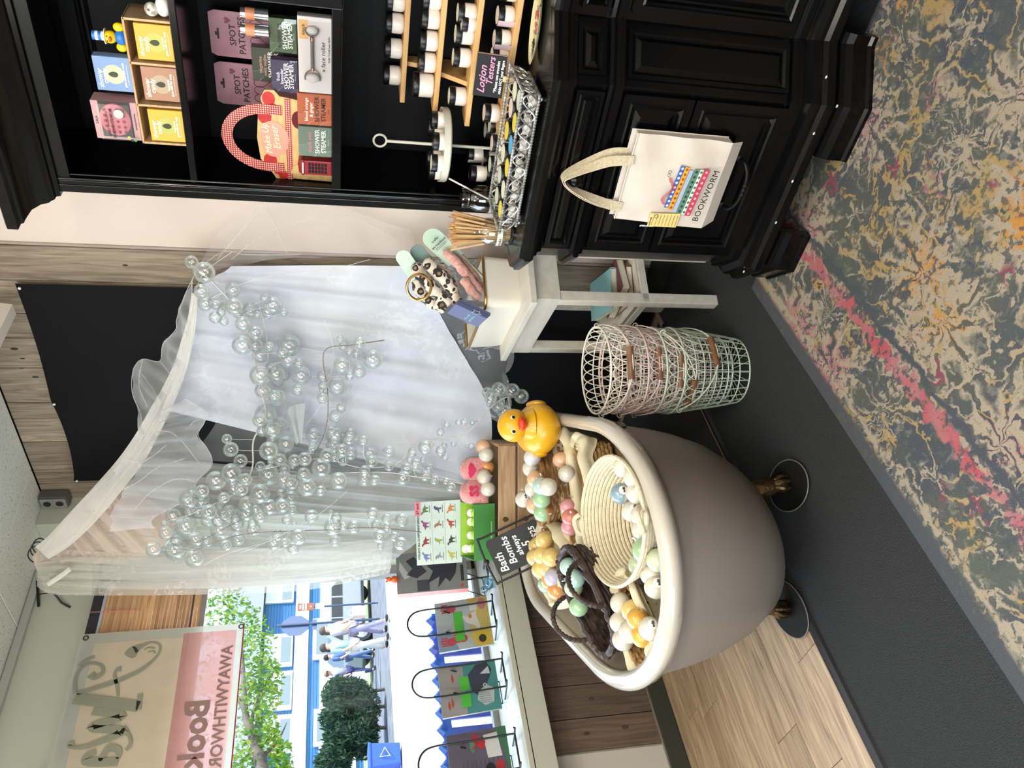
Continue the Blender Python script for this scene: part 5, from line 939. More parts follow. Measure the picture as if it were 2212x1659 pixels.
for i, (p, lab, a) in enumerate((((-2.585, 2.212, 0.847), 'pink terry slipper printed with raspberry lips in the slatted crate', .0), ((-2.642, 2.131, 0.851), 'pink terry slipper printed with raspberry letters beside the green box', .25))):
    t = thing('slipper', lab, 'slipper', (p[0], p[1], p[2] - .03), rot=(-.15, 0, TRZ + a))
    ob('upper', M().grid(lambda u, v: (.055 * math.cos(PI * u) * (1 - .25 * v * v), .03 - .02 * v, .0 + .115 * v ** .8 * (1 - .12 * abs(math.cos(PI * u))) ) if False else (.054 * math.cos(PI * u) * (1 - .55 * max(0, v - .55) ** 2 / .2), -.046 * math.sin(PI * u) * math.sin(PI * min(1, .5 + .5 * (1 - v))) ** .5 * 1.0, .118 * v), 18, 14), slp, t, smooth=True)
    ob('toe', M().sph((0, 0, .098), .046, 16, 10, sc=(1.0, .8, .62)), slp, t, smooth=True)
    ob('sole', M().prism([(x * .056, .012, z) for x, z in [(math.cos(PI * 2 * q / 20), .058 + .072 * math.sin(2 * PI * q / 20)) for q in range(20)]], (0, .014, 0)), slg, t, bevel=.003)
    if i == 0: ob('printed_lips', M().grid(lambda u, v: (.034 * (2 * u - 1), -.046 * math.sqrt(max(.05, 1 - (.034 * (2 * u - 1) / .056) ** 2)) - .0015 - .0, .072 + (.016 * math.sin(PI * u) ** .8) * (2 * v - 1) + .008 * abs(2 * u - 1)), 16, 4), slr, t, smooth=True)
    else: txt('SS', .055, slr, t, (0, -.050, .062), ext=.001, bold=.002)
# green display box of stretchy toys with its header sheet
grn = P('leaf_green_carton', (58, 128, 52), .5); grl = P('lime_carton', (150, 190, 50), .5)
def BX(ix_, lx, ly, lz, **k): return TW(lx, ly, lz)
gb = thing('toy_display_box', 'open leaf green display box in front of the dinosaur sheet', 'box', TW(-.105, .745, .803), TRZ + .02)
ob('tray_front', M().box((0, -.055, .044), (.245, .003, .088)), grn, gb); ob('tray_back', M().box((0, .055, .065), (.245, .003, .13)), grl, gb)
for x in (-.122, .122): ob('tray_side', M().prism([(x, -.055, 0), (x, .055, 0), (x, .055, .13), (x, -.055, .088)], (.003, 0, 0)), grn, gb)
ob('base_flap', M().prism([(-.122, -.057, -.006), (.128, -.057, -.006), (.128, -.074, -.002), (-.122, -.074, -.002)], (0, 0, .03)), grn, gb)
txt('STRETCHY DINOSAUR BOX', .008, white_ink, gb, (.0, -.0745, .013)); ob('round_sticker', M().lathe([(.02, 0), (0, .0005)], 18, R=Matrix.Rotation(PI / 2, 3, 'X')), white_ink, gb, loc=(-.09, .051, .105))
for i, x in enumerate((-.06, .0, .06, .10)):
    t = thing('wrapped_toy', '%s lime wrapped toy in the green box, from its window end' % ORD[i], 'toy', TW(-.115 + x - .01, .745, .833), TRZ, 'wrapped toys in the green box'); ob('packet', M().sph((0, 0, .03), .026, 12, 8, sc=(1, .7, 1.4)), P('lime_toy', (170, 206, 60), .4), t, smooth=True); ob('film_top', M().sph((0, 0, .062), .014, 8, 6, sc=(1.3, .5, 1.3)), P('white_film', (230, 232, 228), .25), t, smooth=True)
ds = thing('dinosaur_sheet', 'pale dinosaur collecting sheet with twelve coloured dinosaurs and a pink price tag', 'poster', TW(-.115, .818, .803), rot=(-.04, -.03, TRZ))
sheetm = P('pale_mint_sheet', (206, 218, 206), .6, rgb2=(190, 206, 198), nscale=9)
ob('sheet', M().box((0, 0, .225), (.285, .003, .205)), sheetm, ds); txt('COLLECT ALL 12 DIFFERENT DINOSAURS!', .0125, P('dark_teal_ink', (34, 70, 66), .6), ds, (0, -.003, .316), bold=.0003)
dc = [(84, 110, 60), (70, 72, 110), (196, 120, 50), (130, 60, 110), (150, 100, 70), (168, 60, 50), (140, 36, 46), (150, 150, 60), (50, 54, 50), (100, 120, 170), (140, 130, 150), (178, 170, 70)]
for i in range(4):
    for j in range(3):
        x, z = .108 - .072 * i, .283 - .058 * j; c = dc[i * 3 + j]; s = 1 if (i + j) % 2 else -1; mt = P('dino_%d_%d' % (i, j), c, .6); f = lambda px, pz: (x + s * px, -.0025, z + pz)
        body = [(-.024, .002), (-.010, .006), (-.002, .013), (.008, .012), (.014, .018), (.019, .021), (.024, .017), (.023, .013), (.017, .012), (.013, .002), (.012, -.014), (.007, -.014), (.006, -.004), (-.002, -.004), (-.004, -.014), (-.009, -.014), (-.010, -.002)]
        if j == 1: body = [(-.024, -.004), (-.008, .002), (-.004, .014), (.004, .020), (.014, .018), (.012, .012), (.006, .010), (.010, .004), (.004, .002), (.006, -.014), (-.002, -.014), (-.003, -.004), (-.008, -.005)]
        ob('printed_dinosaur', M().prism([f(a, b) for a, b in body], (0, .0008, 0)), mt, ds); ob('name_line', M().box((x, -.002, z - .019), (.034, .0006, .002)), black_ink, ds)
for z in (.254, .196): ob('divider_line', M().box((0, -.0018, z), (.275, .0005, .0012)), P('grey_print', (120, 136, 128), .6), ds)
tg = ob('price_tag', M().box((.112, -.004, .318), (.062, .001, .026), rz=0), P('pink_tag', (226, 128, 140), .6), ds); txt('$7 each', .016, black_ink, ds, (.112, -.0052, .318), shear=.2, bold=.0003)
# chalk price sign in its black wire frame
cs = thing('bath_bomb_sign', 'chalkboard price sign in a black metal frame leaning on the bath rim', 'sign', (-2.647, 1.771, 0.867), rot=(-.16, -.42, TRZ + .05))
ob('slate', M().prism([(x, 0, z - .13) for x, z, _ in rr(.158, .235, .016)], (0, .006, 0)), P('chalk_slate', (44, 44, 44), .7), cs)
ob('metal_frame', M().tube(smooth_path([(-.098, .004, -.25), (-.098, .004, -.02), (-.085, .004, .012), (.085, .004, .012), (.098, .004, -.02), (.098, .004, -.25)], 5), .005, 8), P('black_wire', (22, 22, 22), .4), cs, smooth=True)
ob('clip', M().sph((.0, .004, .014), .012, 10, 8), P('black_wire', (22, 22, 22), .4), cs)
for s, sz, x, z in (('Bath', .047, -.028, -.045), ('Bombs', .044, .006, -.090), ('always', .034, .010, -.130), ('5', .05, .0, -.168), ('for $25', .034, .008, -.212)): txt(s, sz, chk, cs, (x, -.0012, z), shear=.18, bold=.0007)
# ---------------------------------------------------------------- things on the window sill
wire = P('black_wire', (22, 22, 22), .4)
def easel(lab, y, w=.135, x=-3.235, top=1.155):
    t = thing('book_easel', lab, 'easel', (x, y, .729), PI / 2, 'wire easels on the sill')
    ob('arch', M().tube(smooth_path([(-w / 2, .0, .018), (-w / 2, .03, .2), (-w / 2, .045, top - .729 - .075), (-w * .35, .05, top - .729 - .02), (0, .052, top - .729), (w * .35, .05, top - .729 - .02), (w / 2, .045, top - .729 - .075), (w / 2, .03, .2), (w / 2, 0, .018)], 5), .0042, 8), wire, t, smooth=True)
    ob('cross_bar', M().tube([(-w / 2, 0, .018), (w / 2, 0, .018)], .0042, 8), wire, t)
    for s in (-1, 1): ob('prong', M().tube([(s * w / 2, .13, .005), (s * w / 2, 0, .018), (s * w / 2, -.055, .026), (s * w / 2, -.06, .032)], .0042, 8), wire, t, smooth=True)
    ob('back_leg', M().tube([(-w * .4, .045, .25), (-w * .4, .20, .004), (w * .4, .20, .004), (w * .4, .045, .25)], .0035, 6), wire, t)
    return t
easel('black wire easel holding the pale gull book', 1.872); easel('black wire easel holding the teal whale book', 1.578, .13); easel('black wire easel holding the purple book', 1.235, .14); easel('black wire easel holding the grey puzzle box', 2.14, .13)
def fbook(label, y, z, w, h, rgb, rz=PI / 2, lean=-.16, x=-3.27, th=.012):
    t = thing('picture_book', label, 'book', (x, y, z), rot=(lean, 0, rz), group='picture books on the sill')
    rgb = tuple(int(c * .84) for c in rgb); ob('cover', M().box((0, 0, h / 2), (w, th, h)), P('bk_%02x%02x%02x' % rgb, rgb, .45, rgb2=tuple(min(255, int(c * 1.12)) for c in rgb), nscale=9), t, bevel=.001, seg=1); return t
def art(t, nm, pts, rgb, y=-.0068):
    rgb = tuple(int(c * .82) for c in rgb); ob(nm, M().prism([(x, y, z) for x, z in pts], (0, .0007, 0)), P('art_%02x%02x%02x' % rgb, rgb, .55), t)
def blob(cx, cz, rx, rz_, n=16, w=0, k=3): return [(cx + rx * math.cos(2 * PI * i / n) * (1 + w * math.sin(k * 2 * PI * i / n)), cz + rz_ * math.sin(2 * PI * i / n) * (1 + w * math.sin(k * 2 * PI * i / n))) for i in range(n)]
b1 = fbook('pale grey picture book with pink hands and a white gull', 1.86, .765, .255, .255, (176, 184, 188), lean=-.18)
art(b1, 'yellow_wash', [(-.127, 0), (.127, 0), (.127, .10), (.02, .075), (-.06, .11), (-.127, .08)], (214, 190, 110)); art(b1, 'blue_wash', [(-.127, .16), (-.02, .20), (-.04, .254), (-.127, .254)], (140, 168, 190))
for cx, cz in ((.085, .19), (-.085, .205), (-.075, .15)):
    art(b1, 'pink_palm', blob(cx, cz - .012, .020, .022), (206, 84, 96), -.0073)
    for i in range(4): art(b1, 'pink_finger', [(cx - .018 + i * .012, cz + .004), (cx - .010 + i * .012, cz + .004), (cx - .010 + i * .012, cz + .040 - .004 * abs(i - 1.5)), (cx - .018 + i * .012, cz + .040 - .004 * abs(i - 1.5))], (206, 84, 96), -.0074)
art(b1, 'white_gull', [(-.05, .055), (-.02, .075), (.0, .11), (.035, .135), (.045, .13), (.03, .105), (.05, .08), (.06, .06), (.03, .062), (.0, .055), (-.02, .05)], (230, 228, 222), -.0074); art(b1, 'orange_beak', blob(.032, .092, .012, .008), (226, 140, 60), -.0078); art(b1, 'yellow_sun', blob(-.085, .045, .04, .035, 20, .12, 8), (220, 186, 60), -.0072); art(b1, 'dark_seed', blob(-.09, .048, .02, .018, 18, .3, 9), (60, 56, 44), -.0076); art(b1, 'pink_patch', blob(.09, .03, .03, .02), (214, 130, 140), -.0072); art(b1, 'barcode', [(.06, .055), (.10, .055), (.10, .09), (.06, .09)], (232, 232, 230), -.0074)
gt = P('green_paper_strip', (70, 164, 54), .6); ob('green_strip', M().box((-.012, -.0092, .150), (.15, .0008, .042)), gt, b1)
b2 = fbook('teal picture book with a navy whale and a grey top half', 1.545, .775, .23, .262, (150, 148, 146), lean=-.18)
art(b2, 'teal_sea', [(-.115, 0), (.115, 0), (.115, .150), (-.115, .150)], (74, 150, 146)); art(b2, 'navy_whale', [(-.02, .12), (.06, .13), (.10, .09), (.105, .04), (.07, .02), (.03, .035), (-.01, .06), (-.06, .07)], (56, 64, 82), -.0073); art(b2, 'white_belly', [(-.08, .03), (-.02, .02), (.0, .05), (-.02, .09), (-.06, .10), (-.09, .07)], (196, 204, 204), -.0076); art(b2, 'whale_eye', blob(.0, .06, .009, .009), (226, 226, 220), -.008); art(b2, 'eye_pupil', blob(.0, .06, .004, .004), (30, 30, 34), -.0084); art(b2, 'white_streak', [(.05, .03), (.085, .035), (.055, .075)], (206, 216, 220), -.0077)
for i in range(7): art(b2, 'belly_line', [(-.08 + .009 * i, .035 + .002 * i), (-.078 + .009 * i, .035 + .002 * i), (-.074 + .009 * i, .09), (-.076 + .009 * i, .09)], (110, 120, 124), -.008)
for x, z in ((-.08, .21), (.03, .20), (-.09, .225)): art(b2, 'red_fish', [(x, z), (x + .02, z + .006), (x + .05, z + .002), (x + .02, z - .006)], (196, 70, 60), -.0073)
ob('green_strip', M().box((.022, -.0092, .150), (.062, .0008, .042)), gt, b2); ob('green_strip', M().box((-.055, -.0092, .150), (.062, .0008, .042)), gt, b2)
b3 = fbook('dark purple picture book with red and white label at the frame edge', 1.235, .775, .24, .255, (96, 88, 104), lean=-.18)
for i in range(9): art(b3, 'purple_line', [(-.118, .05 + .018 * i), (.0, .05 + .018 * i), (.0, .053 + .018 * i), (-.118, .053 + .018 * i)], (78, 70, 92))
art(b3, 'green_corner', [(-.118, 0), (.118, 0), (.118, .05), (.02, .02)], (60, 120, 84)); art(b3, 'white_label', [(.0, .03), (.10, .04), (.095, .10), (.0, .09)], (226, 226, 222), -.0074)
for x, z, r_ in ((.06, .11, .022), (-.04, .045, .026), (-.09, .05, .02), (.09, .135, .016)): art(b3, 'red_motif', blob(x, z, r_, r_ * .7, 14, .2, 4), (194, 44, 52), -.0077)
art(b3, 'black_hair', blob(-.045, .085, .026, .02), (30, 28, 32), -.0078); art(b3, 'green_leaf', blob(.06, .15, .03, .01), (80, 150, 110), -.0074)
for s in ((.0, .14, .10, .150),): art(b3, 'red_cross', [(.04, .11), (.046, .106), (.09, .15), (.084, .154)], (206, 50, 50), -.008); art(b3, 'red_cross', [(.04, .15), (.046, .154), (.09, .11), (.084, .106)], (206, 50, 50), -.008)
pb = thing('puzzle_box', 'tall grey puzzle box with a black dragon drawing and a red side', 'box', (-3.235, 2.13, .845), rot=(-.10, 0, PI / 2 - .28)); ob('front', M().box((0, 0, .175), (.20, .004, .345)), P('dragon_grey', (120, 120, 118), .5), pb); ob('carton', M().box((0, .034, .175), (.20, .064, .345)), P('dull_red_carton', (196, 98, 84), .55), pb)
def dart(nm, pts, rgb): ob(nm, M().prism([(x, -.0032, z) for x, z in pts], (0, .0008, 0)), P('art_%02x%02x%02x' % rgb, rgb, .55), pb)
dart('drawn_dragon', [(-.02, .06), (.03, .05), (.05, .08), (.075, .09), (.06, .12), (.07, .17), (.04, .15), (.03, .20), (.0, .17), (-.06, .20), (-.03, .14), (-.085, .15), (-.04, .11), (-.06, .09)], (40, 40, 50)); dart('drawn_wing', [(.0, .20), (.08, .26), (.06, .30), (.02, .27), (-.01, .30), (-.03, .25)], (46, 46, 56)); dart('dark_panel', [(-.095, .19), (-.04, .19), (-.04, .25), (-.095, .25)], (58, 58, 66)); dart('pale_leaf', [(-.02, .28), (.06, .33), (.02, .335), (-.03, .31)], (170, 172, 168)); dart('icon_row', [(-.06, .02), (.02, .02), (.02, .035), (-.06, .035)], (40, 40, 40)); dart('red_icon_mark', [(-.09, .025), (-.075, .025), (-.075, .04), (-.09, .04)], (190, 60, 60))
sp_ = thing('box_support', 'clear plastic block raising the grey puzzle box on the sill', 'block', (-3.26, 2.13, .729), PI / 2 - .28); ob('block', M().box((0, .02, .055), (.20, .09, .11)), clear('film', (255, 255, 255), .07, .4), sp_, bevel=.004)
of = thing('orange_figure', 'small orange toy figure perched on the grey puzzle box', 'toy', (-3.255, 2.101, 1.204), PI / 2); 
for nm, c, r_ in (('body', (0, 0, .0), .018), ('head', (0, -.003, .027), .012), ('snout', (0, -.013, .025), .006)): ob(nm, M().sph(c, r_, 12, 8), P('orange_toy', (226, 96, 36), .4), of, smooth=True)
for s in (-1, 1): ob('ear', M().sph((s * .009, 0, .038), .005, 8, 6), P('orange_toy', (226, 96, 36), .4), of)
gf = thing('glass_figure', 'small clear and blue glass animal figure on the sill beside the gull book', 'figurine', (-3.21, 2.02, .729), PI / 2)
gm = clear('blue_glass', (210, 236, 246), .15, .7)
ob('body', M().sph((0, 0, .03), .026, 14, 10, sc=(1.3, .8, 1)), gm, gf, smooth=True); ob('head', M().sph((-.035, -.005, .055), .018, 12, 8), gm, gf, smooth=True)
for x in (-.02, .02): ob('leg', M().tube([(x, 0, .02), (x, 0, .0)], .006, 8), gm, gf)
ob('dark_eye', M().sph((-.042, -.02, .06), .004, 8, 6), black_ink, gf)
# ---------------------------------------------------------------- bamboo blind and banner in the window
bb = thing('bamboo_blind', 'rolled down bamboo slat blind with a dark head rail in the window', 'blind', (XU + .045, 1.35, 2.10))
bam = P('bamboo_slat', (226, 180, 132), .6, rgb2=(186, 136, 90), nscale=4, stretch=(8, .6, 8), rnd=.2, dist=.8)
for i in range(26): ob('slat', M().box((0, 0, .018 + i * .0166), (.006, 1.9, .0158)), bam, bb, bevel=.0015, seg=1)
ob('head_rail', M().box((.0, 0, .472), (.03, 1.92, .05)), P('dark_rail', (50, 50, 54), .4), bb, bevel=.006); ob('rail_strip', M().box((.0, 0, .444), (.032, 1.92, .012)), P('pale_rail', (188, 186, 196), .4), bb); ob('bottom_rail', M().box((.0, 0, .002), (.012, 1.9, .026)), P('grey_rail', (150, 140, 132), .5), bb)
ob('chain', M().tube([(.008, .0, .05), (.008, 1.9 / 2, .05)], .003, 5), P('dark_cord', (70, 66, 76), .6), bb)
ob('pull_string', M().tube([(.02, .80, .50), (.014, .80, .40), (.012, .80, .28)], .0015, 5), P('pink_string', (226, 130, 136), .6), bb)
bnr = thing('shop_banner', 'hanging cream and rose cloth banner seen from behind with mirrored lettering', 'banner', (XU + .10, 1.36, 1.90), PI / 2)
# local x runs along +y of the room, front (-y) faces the room; light comes through the cloth
cb_ = sheer('banner_cream', (214, 202, 176), .95, trl=.2); rb2 = sheer('banner_rose', (192, 146, 140), .95, trl=.2); eb = sheer('banner_hem', (192, 192, 180), .95, trl=.2)
BWd, BL = .655, -.85
ob('cream_field', M().grid(lambda u, v: (BL + (BWd - .05 - BL) * u, -.004 * math.sin(7 * u), .26 + .37 * v), 12, 4), cb_, bnr); ob('rose_field', M().grid(lambda u, v: (BL + (BWd - .03 - BL) * u, -.004 * math.sin(7 * u), .03 + .23 * v), 12, 4), rb2, bnr)
ob('hem', M().grid(lambda u, v: (BL + (BWd - BL) * u, -.004 * math.sin(7 * u), .63 + .065 * v), 12, 1).grid(lambda u, v: (BWd - .05 + .05 * u, -.003, .26 + .37 * v), 2, 3).grid(lambda u, v: (BWd - .03 + .03 * u, -.003, .0 + .26 * v), 2, 3).grid(lambda u, v: (BL + (BWd - .03 - BL) * u, -.003, .03 * v), 12, 1), eb, bnr)
ob('red_edge', M().tube([(BL, -.002, .0), (BWd, -.002, -.0)], .003, 6), P('dark_red_piping', (140, 30, 54), .6), bnr)
for x, z in ((BWd - .02, .672), (BWd - .015, .012)): ob('grommet', M().tube(arc((x, -.004, z), .010, 0, 2 * PI, 14)[:-1], .003, 6, closed=True), P('grommet_metal', (90, 96, 84), .4, .8), bnr)
ink1, ink2 = sheer('banner_grey_green', (156, 157, 138), .97, trl=.2), sheer('banner_taupe', (170, 138, 128), .97, trl=.2)
def mtxt(s, size, mat, x, z, bold, xs): o = txt(s, size, mat, bnr, (x, -.006, z), bold=bold, name='mirrored_lettering', align='LEFT'); o.scale = (-xs, 1, 1); return o
# the big swashed A, drawn as strokes of varying width (mirrored: seen from the back)
def stroke(pts, rs, nm='painted_stroke'):
    sp2 = smooth_path([(x, -.006, z) for x, z in pts], 6); n = len(sp2); m = M(); L_, R_ = [], []
    for i, p in enumerate(sp2):
        t = (sp2[min(i + 1, n - 1)] - sp2[max(i - 1, 0)]).normalized(); s_ = Vector((-t.z, 0, t.x)); f = i / (n - 1) * (len(rs) - 1); k = min(int(f), len(rs) - 2); r_ = rs[k] + (rs[k + 1] - rs[k]) * (f - k); r_ *= 1.0 if r_ > .02 else 1.75; L_.append(m.b.verts.new(p + s_ * r_)); R_.append(m.b.verts.new(p - s_ * r_))
    for i in range(n - 1): m.face([L_[i], L_[i + 1], R_[i + 1], R_[i]])
    ob(nm, m, ink1, bnr)
def Bq(*a): return [(q[1] - 1.36, q[2] - 1.90) for q in a]
stroke(Bq(*[(-3.42, 1.715, 2.56), (-3.42, 1.686, 2.429), (-3.42, 1.654, 2.297)]), [.024, .024, .024]); stroke(Bq(*[(-3.42, 1.711, 2.301), (-3.42, 1.64, 2.297)]), [.006, .006])
stroke(Bq(*[(-3.42, 1.735, 2.553), (-3.42, 1.758, 2.47), (-3.42, 1.785, 2.384), (-3.42, 1.827, 2.307), (-3.42, 1.888, 2.256), (-3.42, 1.933, 2.256), (-3.42, 1.95, 2.292), (-3.42, 1.937, 2.328), (-3.42, 1.919, 2.36)]), [.004, .006, .006, .005, .003, .003, .003, .006, .012])
stroke(Bq(*[(-3.42, 1.935, 2.363), (-3.42, 1.909, 2.366), (-3.42, 1.881, 2.354)]), [.004, .018, .004])
stroke(Bq(*[(-3.42, 1.709, 2.388), (-3.42, 1.761, 2.402), (-3.42, 1.801, 2.418), (-3.42, 1.828, 2.416), (-3.42, 1.833, 2.398)]), [.003, .004, .004, .004, .008])
stroke(Bq(*[(-3.42, 1.735, 2.561), (-3.42, 1.809, 2.573), (-3.42, 1.856, 2.557), (-3.42, 1.87, 2.52), (-3.42, 1.853, 2.48), (-3.42, 1.82, 2.47), (-3.42, 1.802, 2.497), (-3.42, 1.818, 2.517)]), [.004, .004, .004, .004, .004, .005, .007, .010]); stroke(Bq(*[(-3.42, 1.861, 2.573), (-3.42, 1.885, 2.551), (-3.42, 1.9, 2.517)]), [.003, .004, .004])
stroke(Bq(*[(-3.42, 1.916, 2.317), (-3.42, 1.925, 2.3), (-3.42, 1.919, 2.272)]), [.002, .002, .002]); stroke(Bq(*[(-3.42, 1.903, 2.3), (-3.42, 1.906, 2.281), (-3.42, 1.894, 2.268)]), [.002, .002, .002])
stroke(Bq(*[(-3.42, 1.653, 2.476), (-3.42, 1.62, 2.354), (-3.42, 1.583, 2.469), (-3.42, 1.555, 2.348), (-3.42, 1.511, 2.447), (-3.42, 1.504, 2.506), (-3.42, 1.516, 2.534), (-3.42, 1.528, 2.519)]), [.010, .010, .009, .010, .006, .003, .005, .006]); stroke(Bq(*[(-3.42, 1.561, 2.349), (-3.42, 1.535, 2.316), (-3.42, 1.499, 2.303), (-3.42, 1.475, 2.316)]), [.008, .004, .004, .005])
stroke(Bq(*[(-3.42, 1.575, 2.341), (-3.42, 1.554, 2.32)]), [.002, .002])
stroke(Bq(*[(-3.42, 1.481, 2.428), (-3.42, 1.471, 2.457), (-3.42, 1.448, 2.458), (-3.42, 1.437, 2.407), (-3.42, 1.433, 2.338)]), [.005, .006, .010, .010, .010]); stroke(Bq(*[(-3.42, 1.443, 2.408), (-3.42, 1.489, 2.383), (-3.42, 1.478, 2.346), (-3.42, 1.444, 2.34)]), [.004, .009, .008, .004])
mtxt('Books', .138, ink2, 0.302, 0.157, .005, .98)
mtxt('AWAYWITHWORDSBOOKS', .068, ink2, 0.546, .062, .0018, .98)
ob('red_pin', M().sph((.0, 0, .735), .010, 8, 6), P('red_pin', (180, 34, 40), .4), bnr); ob('string', M().tube([(0, 0, .735), (.0, 0, .66)], .0015, 5), P('dark_cord', (70, 66, 76), .6), bnr)
hk = thing('wall_bracket', 'thin black metal rods of the canopy hanger fixed to the wall above the blind', 'bracket', (XU, 2.3, 2.8))
m1 = [(-3.48, 2.352, 2.87), (-3.51, 2.231, 2.841)]; m2 = [(-3.46, 2.275, 2.78), (-3.5, 2.238, 2.743), (-3.515, 2.219, 2.704)]
ob('upper_rod', M().tube(m1, .006, 8), wire, hk, world=True); ob('lower_rod', M().tube(m2, .005, 8), wire, hk, world=True, smooth=True); ob('brace', M().tube([(-3.5, 2.291, 2.866), (-3.48, 2.283, 2.786)], .0025, 6), wire, hk, world=True)
# ---------------------------------------------------------------- tulle canopy and the bubble garlands
def rs(pts, k):     # resample a polyline to k+1 even points
    pts = smooth_path(pts, 8); d = [0]
    for a, b in zip(pts, pts[1:]): d.append(d[-1] + (b - a).length)
    out, j = [], 0
    for i in range(k + 1):
        s_ = d[-1] * i / k
        while j < len(d) - 2 and d[j + 1] < s_: j += 1
        t = (s_ - d[j]) / max(1e-9, d[j + 1] - d[j]); out.append(pts[j].lerp(pts[j + 1], min(1, max(0, t))))
    return out
HB = Vector((-.682, .731, 0))      # towards the corner
def drape(name, A_, B_, mat, parent, nu=60, nv=40, amp=.02, freq=7, seed=0, push=0, sag=.0):
    """cloth between edge A_ and edge B_ with folds that run from one edge to the other"""
    a, b = rs(A_, nu), rs(B_, nu); rnd = random.Random(seed); ph = [rnd.uniform(0, 6) for _ in range(5)]
    def f(u, v):
        i = int(round(u * nu)); p = a[i].lerp(b[i], v)
        w = amp * (math.sin(2 * PI * freq * u + ph[0] + .8 * math.sin(3 * v + ph[1])) + .5 * math.sin(2 * PI * freq * 2.3 * u + ph[2] + 2 * v)) * (.35 + .65 * math.sin(PI * min(1, v * 1.1 + .05)) ** .5)
        return p - HB * (w + push) + Vector((0, 0, -sag * math.sin(PI * v)))
    return ob(name, M().grid(f, nu, nv), mat, parent, smooth=True, sharp=3, world=True)
cr1 = sheer('tulle_cream', (236, 224, 204), .92, rgb2=(232, 212, 198)); wh1 = sheer('tulle_white_main', (236, 239, 244), .95, rgb2=(222, 227, 242), lace=.06, lscale=9, trl=.2)
wh2 = sheer('tulle_white_thin', (226, 228, 230), .50, rgb2=(216, 214, 210)); net = sheer('net_fine', (236, 238, 238), .16); lace_c = sheer('lace_curtain_net', (232, 232, 226), .46, rgb2=(226, 216, 204), lace=.22, lscale=20)
lace_g = sheer('lace_grey', (204, 208, 212), .42, lace=.75, lscale=16); hemm = sheer('tulle_hem', (246, 243, 236), .88); edge = sheer('tulle_edge', (246, 248, 248), .5); wisp = sheer('net_wisp', (240, 238, 238), .24)
can = thing('tulle_canopy', 'white tulle canopy hung from a black wire hook and swagged across the corner', 'canopy', (-2.883, 2.071, 2.673))
drape('main_drape', [(-2.466, 2.488, 2.198), (-2.417, 2.533, 2.171), (-2.331, 2.613, 2.121), (-2.086, 2.621, 2.057), (-1.946, 2.621, 2.028), (-1.819, 2.621, 1.879)], [(-2.736, 2.235, 0.837), (-2.561, 2.398, 0.776), (-2.42, 2.53, 0.807), (-2.191, 2.621, 0.958), (-1.962, 2.621, 1.082), (-1.789, 2.621, 1.182)], wh1, can, amp=.020, freq=5, seed=1)
drape('thin_drape', [(-2.891, 2.091, 2.607), (-2.794, 2.181, 2.5), (-2.678, 2.29, 2.377), (-2.609, 2.354, 2.288)], [(-2.969, 2.018, 1.228), (-2.883, 2.099, 1.061), (-2.802, 2.174, 0.911), (-2.741, 2.231, 0.846)], wh2, can, amp=.015, freq=7, seed=2)
drape('mid_veil', [(-2.646, 2.292, 1.757), (-2.565, 2.368, 1.776), (-2.485, 2.442, 1.747)], [(-2.748, 2.197, 0.871), (-2.725, 2.218, 0.85), (-2.702, 2.24, 0.846)], wh2, can, nu=30, nv=30, amp=.008, freq=3, seed=15)
drape('second_veil', [(-2.574, 2.305, 2.096), (-2.447, 2.423, 1.968), (-2.22, 2.576, 2.035), (-1.931, 2.573, 1.987), (-1.783, 2.572, 1.838)], [(-2.61, 2.271, 1.649), (-2.45, 2.42, 1.649), (-2.333, 2.53, 1.493), (-2.056, 2.574, 1.342), (-1.769, 2.571, 1.242)], net, can, amp=.02, freq=5, seed=12)
drape('gathered_top', [(-2.883, 2.071, 2.677), (-2.84, 2.111, 2.631), (-2.78, 2.167, 2.546), (-2.735, 2.209, 2.459), (-2.67, 2.27, 2.351)], [(-2.922, 2.035, 2.668), (-2.926, 2.031, 2.563), (-2.914, 2.042, 2.407), (-2.899, 2.055, 2.23), (-2.789, 2.158, 2.121)], cr1, can, amp=.018, freq=6, seed=3)
drape('swag_hem', [(-2.79, 2.048, 2.641), (-2.754, 2.082, 2.585), (-2.684, 2.147, 2.505), (-2.607, 2.219, 2.414), (-2.507, 2.312, 2.307), (-2.378, 2.432, 2.21), (-2.264, 2.527, 2.134), (-2.089, 2.524, 2.073), (-1.975, 2.522, 2.039), (-1.875, 2.521, 2.015)], [(-2.827, 2.014, 2.592), (-2.792, 2.047, 2.518), (-2.727, 2.107, 2.427), (-2.65, 2.179, 2.342), (-2.547, 2.275, 2.241), (-2.409, 2.403, 2.15), (-2.289, 2.515, 2.086), (-2.122, 2.525, 2.039), (-1.997, 2.523, 2.012), (-1.892, 2.521, 1.997)], hemm, can, nu=60, nv=14, amp=.008, freq=3, seed=21, push=.012)
